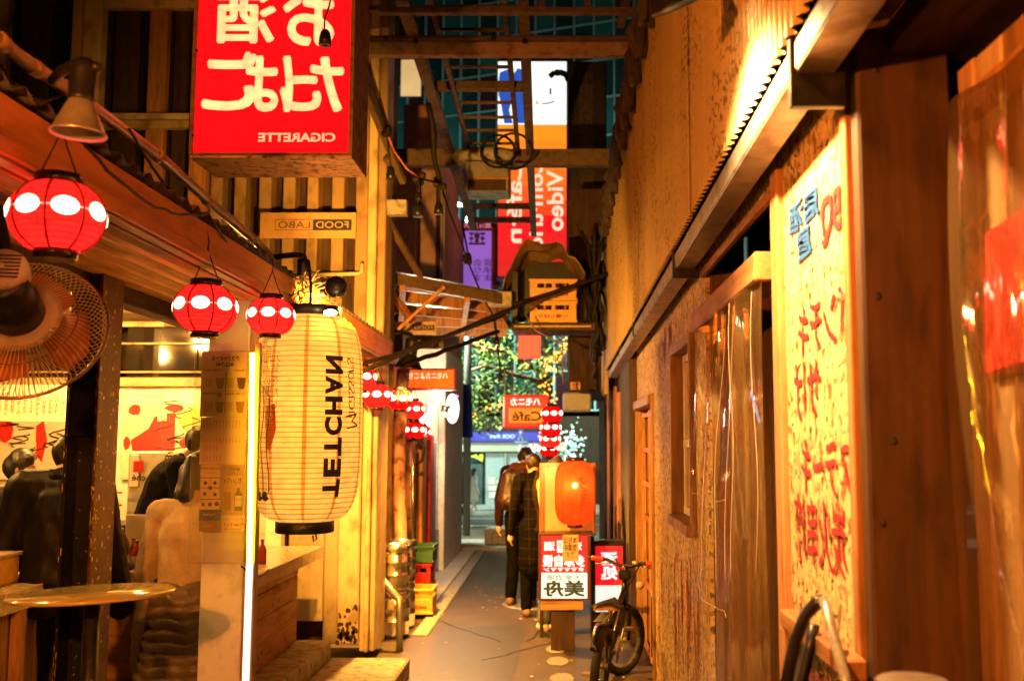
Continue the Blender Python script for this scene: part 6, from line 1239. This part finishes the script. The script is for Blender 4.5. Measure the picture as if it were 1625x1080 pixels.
# ------------------------------------------------------------------ street tree with fairy lights
t = thing('street_tree', 'leafy street tree wrapped with yellow fairy lights beyond the alley mouth', 'tree', P(872, 800, 22))
tb = V((P(873, 0, 22).x, 22, gz(22))); tp = P(868, 566, 22)
mBark = M('bark', (.12, .08, .05), .8, 0, .4, 9, (1, 1, .3), .5)
trunk = [tb.lerp(tp, k / 10) + V((.05 * math.sin(k * 1.3), 0, 0)) for k in range(11)]
MB().tube(trunk, [.15 - .008 * k for k in range(11)], 10).build('trunk', mBark, t)
br = [[(868, 600), (850, 585), (825, 570), (797, 556), (765, 552), (735, 540)], [(868, 640), (845, 640), (815, 637), (785, 645), (760, 655), (730, 660)], [(868, 566), (860, 530), (850, 500), (845, 470)], [(868, 580), (890, 560), (905, 540)], [(869, 610), (840, 600), (800, 590), (770, 580), (740, 590)]]
bpts = []
for i, b in enumerate(br):
    pts = [P(x, y, 22 - .5 * k + (.8 * k if i % 2 else 0)) for k, (x, y) in enumerate(b)]; MB().tube(pts, [.07 - .009 * k for k in range(len(pts))], 7).build('branch', mBark, t); bpts.append(pts)
q = MB(); rl = random.Random(3); cen = []
for pts in bpts:
    for a, b in zip(pts, pts[1:]):
        for k in range(3): cen.append((a.lerp(b, rl.random()) + V((rl.gauss(0, .22), rl.gauss(0, .4), rl.gauss(.02, .24))), rl.uniform(.12, .32)))
for x, y in ((735, 575), (760, 560), (745, 620), (725, 600), (778, 600), (740, 545), (755, 640), (715, 655), (765, 670), (735, 685), (800, 545), (790, 660), (775, 580), (720, 565)): cen.append((P(x, y, 21 + rl.random() * 2), rl.uniform(.25, .42)))
for c, r in cen:
    for k in range(int(150 * r)):
        p = c + V((rl.gauss(0, r * .6), rl.gauss(0, r * .8), rl.gauss(0, r * .5))); d = V((rl.uniform(-1, 1), rl.uniform(-1, 1), rl.uniform(-.9, .4))).normalized(); s_ = d.cross(V((rl.uniform(-.4, .4), rl.uniform(-.4, .4), 1))).normalized(); L = rl.uniform(.09, .17)
        q.add([p, p + d * L * .5 + s_ * L * .26, p + d * L, p + d * L * .5 - s_ * L * .26], [(0, 1, 2, 3)], mi=rl.choice((0, 0, 1)))
tag(q.build('crown', [M('leaf', (.075, .14, .03), .5, 0, .4, 3, bump=0, dirt=0), M('leaf_pale', (.14, .20, .04), .5, 0, .4, 3, bump=0, dirt=0)], t), kind='stuff')
q = MB()
for k in range(150): f = rl.random(); p = tb.lerp(tp, .45 + .55 * f); q.ball(p + V((rl.uniform(-.2, .2), -.16 + rl.uniform(-.1, .05), rl.uniform(-.05, .05))), rl.uniform(.016, .03), 6)
for pts in (bpts[0], bpts[1], bpts[3]):
    for k in range(48):
        i = rl.randrange(len(pts) - 1); q.ball(pts[i].lerp(pts[i + 1], rl.random()) + V((rl.gauss(0, .05), -.08, rl.gauss(0, .07))), rl.uniform(.016, .03), 6)
o = q.build('fairy_lights', EM('fairy_light', (1., .42, .05), 1.9)); tag(o, 'yellow fairy lights wound round the street tree trunk and branches', 'string lights', kind='stuff')
t = thing('snowflake_light', 'white glowing snowflake decoration by the tree trunk', 'light decoration', P(845, 714, 20)); q = MB(); c = P(846, 714, 20)
for k in range(6): a = k * math.pi / 3; e = V((math.cos(a), 0, math.sin(a))); q.bar(c, c + e * .15, .025, .025, (0, 1, 0)); [q.bar(c + e * .09, c + e * .09 + V((math.cos(a + s), 0, math.sin(a + s))) * .06, .02, .02, (0, 1, 0)) for s in (.9, -.9)]
q.build('rods', EM('snow_light', (.8, .95, 1.), .8), t)
q = MB()
for k in range(120): q.ball(P(rl.gauss(908, 9), rl.gauss(708, 15), 18) , rl.uniform(.010, .026), 6, mi=rl.choice((0, 0, 1)))
tag(q.build('light_net', [EM('net_white', (.75, 1., .95), 1.2), EM('net_green', (.2, .8, .45), .9)]), 'white and green net lights glittering behind the orange lantern', 'string lights', kind='stuff')

# ------------------------------------------------------------------ people
def capsules(mb, segs):
    for a, b, ra, rb in segs:
        a, b = V(a), V(b); L = (b - a).length; n = 10
        mb.ball(a, ra, n); mb.ball(b, rb, n)
        if L > 1e-4: mb.tube([a, b], [ra, rb], n)
def fuse(name, segs, mat, parent, voxel=.012, smooth=6, extra=None, disp=0.):
    mb = MB(); capsules(mb, segs)
    for (c, r, sc) in (extra or ()): mb.ball(c, r, 14, sc)
    me = mb.mesh('t', mat); o = bpy.data.objects.new('t', me)
    m = o.modifiers.new('r', 'REMESH'); m.mode = 'VOXEL'; m.voxel_size = voxel; m.use_smooth_shade = True
    m = o.modifiers.new('s', 'SMOOTH'); m.iterations = smooth; m.factor = .5
    me2 = evaluated(o); bpy.data.objects.remove(o); bpy.data.meshes.remove(me)
    if disp:
        pr = [(v.co.copy(), v.normal.copy()) for v in me2.vertices]; out = []
        for c, nn in pr: out += list(c + nn * disp * (math.sin(c.z * 38 + 5 * math.sin(c.x * 17 + c.y * 9)) + .6 * math.sin(c.x * 44 + c.z * 23)))
        me2.vertices.foreach_set('co', out); me2.update()
    me2.polygons.foreach_set('use_smooth', [True] * len(me2.polygons)); me2.name = name
    if not me2.materials: me2.materials.append(mat)
    ob = bpy.data.objects.new(name, me2); COL.objects.link(ob); ob.parent = parent; return ob
mSkin = M('skin', (.50, .27, .17), .5, 0, .1, 8, bump=.03, dirt=0); mHairB = M('black_hair', (.012, .009, .008), .45, 0, .4, 40, (1, 1, .2), .5, 0); mHairR = M('brown_hair', (.030, .014, .007), .45, 0, .4, 40, (1, 1, .2), .5, 0)
def cloth(n, c, r=.85): return M(n, c, r, 0, .25, 9, bump=.4, dirt=.1, dsc=40, bd=.008, spec=.06)
def person(label, loc, rz, h=1.70, lean=0., headp=0., arms=None, legs=None, garments=(), hair=('short', mHairB), turn=0., group='people'):
    k = h / 1.70; hip = V((0, 0, .93))
    def up(p):                                   # upper body bends forward at the hips
        p = V(p) - hip; c, s = math.cos(lean), math.sin(lean); return hip + V((p.x, p.y * c + p.z * s, -p.y * s + p.z * c))
    J = dict(pelvis=hip, waist=up((0, .0, 1.06)), chest=up((0, 0, 1.28)), neck=up((0, -.01, 1.44)), hip=[V((s * .09, 0, .92)) for s in (-1, 1)], sh=[up((s * .18, -.01, 1.39)) for s in (-1, 1)])
    a = arms or {}; L = legs or {}
    J['el'] = [up(a.get('el%d' % i, (s * .25, -.03, 1.10))) for i, s in enumerate((-1, 1))]
    J['wr'] = [up(a.get('wr%d' % i, (s * .27, .05, .86))) for i, s in enumerate((-1, 1))]
    J['kn'] = [V(L.get('kn%d' % i, (s * .10, .02, .49))) for i, s in enumerate((-1, 1))]; J['an'] = [V(L.get('an%d' % i, (s * .105, -.02, .09))) for i, s in enumerate((-1, 1))]
    hc, hs = math.cos(lean + headp), math.sin(lean + headp); tc, ts = math.cos(turn), math.sin(turn)
    def hd(p): x, y, z = p; x, y = x * tc - y * ts, x * ts + y * tc; return J['neck'] + V((x, y * hc + z * hs, -y * hs + z * hc))
    segs = [(J['pelvis'], J['waist'], .135, .12), (J['waist'], J['chest'], .12, .135), (J['chest'], up((0, 0, 1.36)), .13, .10), (J['sh'][0], J['sh'][1], .062, .062), (up((0, 0, 1.38)), hd((0, .015, .08)), .06, .052)]
    for i in (0, 1):
        segs += [(J['sh'][i], J['el'][i], .055, .042), (J['el'][i], J['wr'][i], .042, .028), (J['hip'][i], J['kn'][i], .085, .055), (J['kn'][i], J['an'][i], .055, .038), (J['an'][i] + V((0, -.03, -.045)), J['an'][i] + V((0, .13, -.06)), .035, .03)]
        d = (J['wr'][i] - J['el'][i]).normalized(); s_ = 1 if i else -1; sd = d.cross(V((0, 1, .01))).normalized(); fw_ = sd.cross(d).normalized(); w_ = J['wr'][i]
        fw_ = V((fw_.x, abs(fw_.y), fw_.z)); segs.append((w_, w_ + d * .075, .026, .036))
        segs.append((w_ + d * .075 - fw_ * .022, w_ + d * .075 + fw_ * .022, .017, .017))
        for f in range(4):
            b0 = w_ + d * .085 + fw_ * (.030 - .020 * f); ln = (.068, .076, .071, .056)[f]; mid = b0 + d * ln * .55 + sd * s_ * -.010; segs += [(b0, mid, .0098, .009), (mid, mid + d * ln * .38 + sd * s_ * -.024, .009, .0075)]
        tb_ = w_ + d * .03 + fw_ * .026; segs += [(tb_, tb_ + d * .03 + fw_ * .026, .013, .011), (tb_ + d * .03 + fw_ * .026, tb_ + d * .065 + fw_ * .030, .011, .009)]
    segs += [(hd((0, .075, .075)), hd((0, .09, .115)), .040, .045), (hd((-.03, .055, .09)), hd((.03, .055, .09)), .042, .042), (hd((0, .118, .165)), hd((0, .128, .142)), .010, .015)]
    for s in (-1, 1): segs += [(hd((s * .074, .02, .175)), hd((s * .073, .022, .14)), .014, .010)]
    body = fuse('person', segs, mSkin, None, .0075 if h else .01, 4, [(hd((0, .03, .185)), .088, (.88, 1.08, 1.15))])
    body.location = V(loc); body.rotation_euler = (0, 0, rz); body.scale = (k * .93, k * .93, k); tag(body, label, 'person', group)
    q = MB()                                      # eyes, brows, mouth
    for s in (-1, 1): q.ball(hd((s * .034, .112, .178)), .011, 8, (1.2, .6, .8)); q.tube([hd((s * .018, .118, .20)), hd((s * .05, .104, .205))], .004, 5)
    q.tube([hd((-.024, .122, .105)), hd((0, .128, .107)), hd((.024, .122, .105))], .004, 5); q.build('face_features', M('face_dark', (.10, .03, .02), .5, dirt=0, bump=0) if 'face_dark' not in bpy.data.materials else bpy.data.materials['face_dark'], body)
    style, hm = hair
    ex = [(hd((0, .012, .205)), .097, (.93, 1.05, 1.03)), (hd((0, -.03, .16)), .085, (.98, .85, 1.1))]
    hs_ = [(hd((-.05, .075, .255)), hd((.05, .075, .255)), .03, .03)]
    if style == 'bob': hs_ += [(hd((s * .075, .0, .2)), hd((s * .08, -.01, .05)), .034, .03) for s in (-1, 1)] + [(hd((0, -.07, .2)), hd((0, -.075, .04)), .055, .05)]
    fuse('hair', hs_, hm, body, .011, 2, ex, .003)
    for g in garments:
        kind, mat = g[0], g[1]; inf = g[2] if len(g) > 2 else .02; gs = []; ex = []; nm = kind
        if kind in ('jacket', 'coat', 'shirt', 'sweater'):
            gs = [(J['pelvis'] + V((0, 0, .02)), J['waist'], .135 + inf, .13 + inf), (J['waist'], J['chest'], .13 + inf, .145 + inf), (J['chest'], up((0, 0, 1.36)), .135 + inf, .10 + inf), (J['sh'][0], J['sh'][1], .066 + inf, .066 + inf), (up((0, 0, 1.38)), up((0, 0, 1.43)), .07 + inf * .6, .062 + inf * .4)]
            short = len(g) > 3 and g[3] == 'rolled'
            for i in (0, 1): e = J['wr'][i] if not short else J['el'][i].lerp(J['wr'][i], .25); gs += [(J['sh'][i], J['el'][i], .060 + inf, .048 + inf), (J['el'][i], e, .048 + inf, .034 + inf)]
            if kind == 'coat': gs += [(J['pelvis'], V((0, 0, .55)), .15 + inf, .19 + inf)]
            if kind == 'jacket': gs += [(J['hip'][0] + V((.03, 0, -.03)), J['hip'][1] + V((-.03, 0, -.03)), .10 + inf, .10 + inf)]
        elif kind == 'trousers':
            for i in (0, 1): gs += [(J['hip'][i], J['kn'][i], .088 + inf, .06 + inf), (J['kn'][i], J['an'][i] + V((0, 0, .02)), .06 + inf, .048 + inf)]
            gs += [(J['pelvis'], J['pelvis'] + V((0, 0, .06)), .135 + inf * .5, .13 + inf * .5)]
        elif kind == 'shoe':
            for i in (0, 1): fuse('shoe', [(J['an'][i] + V((0, -.035, -.045)), J['an'][i] + V((0, .14, -.055)), .046, .037), (J['an'][i] + V((0, -.02, -.03)), J['an'][i], .046, .045)], mat, body, .011, 2)
            continue
        elif kind == 'scarf': gs = [(up((.06 * math.cos(a_), -.01 + .07 * math.sin(a_), 1.43)), up((.06 * math.cos(a_ + .8), -.01 + .07 * math.sin(a_ + .8), 1.445)), .034, .034) for a_ in [j * .8 for j in range(8)]] + [(up((-.02, .08, 1.42)), up((-.05, .14, 1.2)), .034, .03)]
        elif kind == 'backpack': gs = [(up((-.08, -.20, 1.32)), up((.08, -.20, 1.32)), .09, .09), (up((-.10, -.22, 1.08)), up((.10, -.22, 1.08)), .11, .11), (up((-.08, -.20, 1.32)), up((-.10, -.22, 1.08)), .1, .11), (up((.08, -.20, 1.32)), up((.10, -.22, 1.08)), .1, .11), (up((-.05, -.30, 1.06)), up((.05, -.30, 1.06)), .055, .055)]
        elif kind == 'collar': gs = [(up((.075 * math.cos(a_), -.012 + .085 * math.sin(a_), 1.425)), up((.07 * math.cos(a_), -.012 + .08 * math.sin(a_), 1.455)), .022, .018) for a_ in [j * .35 for j in range(18)]]
        elif kind == 'waistband': gs = [(V((.195 * math.cos(a_), .165 * math.sin(a_), .80)), V((.195 * math.cos(a_), .165 * math.sin(a_), .85)), .026, .026) for a_ in [j * .3 for j in range(21)]]
        elif kind == 'hood': gs = [(up((-.07, -.09, 1.43)), up((.07, -.09, 1.43)), .06, .06), (up((-.10, -.03, 1.43)), up((-.06, .06, 1.41)), .04, .035), (up((.10, -.03, 1.43)), up((.06, .06, 1.41)), .04, .035)]
        fuse(nm, gs, mat, body, .012, 8 if kind in ('coat', 'jacket') else 5, ex, .0020 if kind in ('jacket', 'shirt', 'sweater', 'trousers') else .002)
    body['up'] = 0; del body['up']; return body, up, J
mShoeB = cloth('black_shoe', (.02, .018, .017), .5); mJean = cloth('dark_jeans', (.018, .022, .035)); mTrB = cloth('black_trousers', (.003, .0028, .0028))
# man in the bomber jacket at the near counter
b, up, J = person('person in a dark bomber jacket standing at the counter behind the black column', (P(96, 760, 5.25).x, 5.25, 0), R(8), 1.76, .06, .62, arms=dict(wr1=(.33, .02, .82), el1=(.27, -.05, 1.08), el0=(-.28, .0, 1.1), wr0=(-.12, .25, 1.02)),
    garments=(('jacket', M('bomber_jacket', (.008, .006, .004), .5, 0, .2, 6, bump=.3, dirt=.1, spec=.16), .045), ('collar', cloth('black_rib', (.006, .005, .004))), ('waistband', bpy.data.materials['black_rib']), ('trousers', mTrB, .02), ('shoe', mShoeB)))
# woman in the beige sweater with a quilted coat tied round the waist
b, up, J = person('person in a beige sweater with a quilted coat tied at the waist', (P(296, 800, 5.1).x, 5.1, 0), R(-10), 1.62, .10, .25, arms=dict(el0=(-.24, -.01, 1.08), wr0=(-.10, .27, 1.06), el1=(.24, .02, 1.08), wr1=(.12, .27, 1.08)), hair=('bob', mHairB),
    garments=(('sweater', cloth('beige_sweater', (.52, .40, .24), .9), .018), ('trousers', mJean, .015), ('shoe', mShoeB)))
q = MB(); prof = []
for i in range(10):
    z0 = 1.05 - .058 * i; rr_ = .168 + .006 * i - (.015 if i == 0 else 0)
    prof += [(rr_ * .96, z0), (rr_ * 1.04, z0 - .010), (rr_ * 1.065, z0 - .026), (rr_ * 1.04, z0 - .046)]
prof += [(prof[-1][0] * .8, prof[-1][1] - .01)]
q.lathe(prof, (0, 0, 0), 72, Matrix(((1.06, 0, 0), (0, .92, 0), (0, 0, 1)))); 
for i, v in enumerate(q.v): a_ = math.atan2(v.y, v.x); k_ = 1 - .05 * max(0, 1 - abs(((a_ * 6 / 3.14159 + .5) % 2) - 1) * 7); v.x = v.x * k_ + .006 * math.sin(v.z * 60 + v.y * 30) + .012 * math.sin(v.z * 9); v.y = v.y * k_ + .007 * math.sin(v.x * 40 + v.z * 23); v.z += .007 * math.sin(a_ * 5 + v.z * 4)
q.build('quilted_coat', M('quilted_nylon', (.12, .085, .055), .38, 0, .2, 8, bump=.4, dirt=.1, dsc=50, bd=.01), b)
q = MB()
q.tube([(-.155 - .004 * i, -.06 - .03 * math.sin(i * .2), 1.05 - .025 * i) for i in range(20)], [.050 + .010 * abs(math.sin(i * 1.05)) - .0006 * i for i in range(20)], 14); q.build('coat_sleeve', bpy.data.materials['quilted_nylon'], b)
# barman leaning over
b, up, J = person('person in a black shirt and patterned scarf leaning over behind the bar', (P(238, 800, 6.35).x, 6.35, .16), R(-65), 1.70, .38, .42, arms=dict(el1=(.24, .14, 1.12), wr1=(.14, .36, 1.10), el0=(-.24, .14, 1.12), wr0=(-.1, .34, 1.1)), turn=.1,
    garments=(('shirt', cloth('black_shirt', (.008, .007, .007)), .022, 'rolled'), ('trousers', mTrB), ('shoe', mShoeB), ('scarf', BRICKISH('checked_scarf', (.5, .38, .22), (.03, .02, .02), .012, .005))))
# far diners
person('person in dark clothes facing sideways at the far end of the bar', (P(2, 770, 6.6).x, 6.6, 0), R(-80), 1.62, .15, .1, garments=(('shirt', cloth('dark_top', (.03, .025, .03)), .02), ('trousers', mTrB), ('shoe', mShoeB)))
person('person in a pale top behind the green bottle', (P(44, 770, 7.4).x, 7.4, 0), R(175), 1.56, .05, .3, garments=(('shirt', cloth('pale_top', (.5, .4, .28)), .02), ('trousers', mTrB), ('shoe', mShoeB)))
# couple in the alley
b, up, J = person('person with a maroon backpack standing bowed in the alley', (P(826, 900, 10.5).x, 10.5, 0), R(-14), 1.67, .10, .75, legs=dict(kn0=(-.09, .03, .49), kn1=(.11, .0, .49), an0=(-.12, .02, .09), an1=(.14, -.06, .09)),
    garments=(('jacket', cloth('rust_jacket', (.022, .007, .004)), .016), ('hood', cloth('rust_hood', (.10, .03, .014))), ('trousers', mTrB), ('shoe', cloth('tan_shoe', (.22, .12, .07))), ('backpack', M('maroon_backpack', (.024, .006, .005), .5, 0, .3, 8, bump=.3))))
b, up, J = person('person in a dark checked coat close behind the backpack wearer', (P(850, 900, 9.9).x, 9.9, 0), R(12), 1.60, .08, .70, hair=('short', mHairR),
    garments=(('coat', BRICKISH('checked_coat', (.0035, .0027, .002), (.018, .011, .006), .05, .003), .015), ('trousers', mTrB), ('shoe', cloth('peach_shoe', (.25, .14, .09)))))
b, up, J = person('person in a pale jacket mostly hidden by the lit sign stand', (P(899, 900, 9.15).x, 9.15, 0), R(20), 1.60, .35, .5, arms=dict(el0=(-.16, .06, 1.1), wr0=(-.04, .25, 1.0), el1=(.17, .06, 1.1), wr1=(.06, .25, 1.0)), legs=dict(kn0=(-.20, .02, .5), an0=(-.30, -.16, .12), kn1=(-.06, .02, .49), an1=(-.17, .0, .09)), hair=('bob', mHairR),
    garments=(('jacket', cloth('cream_jacket', (.52, .36, .2)), .035), ('trousers', cloth('grey_trousers', (.10, .11, .11))), ('shoe', cloth('white_shoe', (.6, .5, .4)))))
# passer-by with an umbrella far down the street
pz = V((P(728, 800, 36).x, 36, gz(36)))
person('person in dark clothes walking under an umbrella across the street', pz, R(-60), 1.66, .03, .05, garments=(('coat', cloth('street_coat', (.02, .02, .022)), .03), ('trousers', mTrB), ('shoe', mShoeB)), legs=dict(an0=(-.1, .22, .09), an1=(.1, -.22, .1)), arms=dict(el1=(.22, .1, 1.12), wr1=(.12, .3, 1.3)))
person('person in a pale dress beside the umbrella across the street', pz + V((.5, .5, 0)), R(-60), 1.6, .0, .0, hair=('bob', mHairR), garments=(('coat', cloth('pale_dress', (.40, .36, .32)), .02), ('shoe', mShoeB)), legs=dict(an0=(-.1, .2, .09), an1=(.1, -.2, .1)))
t = thing('umbrella', 'dark open umbrella held by the passer-by across the street', 'umbrella', pz + V((.25, 0, 1.2))); MB().lathe([(0, .22), (.2, .19), (.4, .10), (.55, -.02), (.54, -.03), (.38, .07), (0, .19)], pz + V((.32, 0, 1.85)), 16).build('canopy', cloth('umbrella_cloth', (.02, .035, .045)), t); MB().cyl(pz + V((.32, 0, 1.1)), pz + V((.32, 0, 2.1)), .012, 8).build('shaft', mBlackM, t)

bpy.data.scenes.remove(TS)
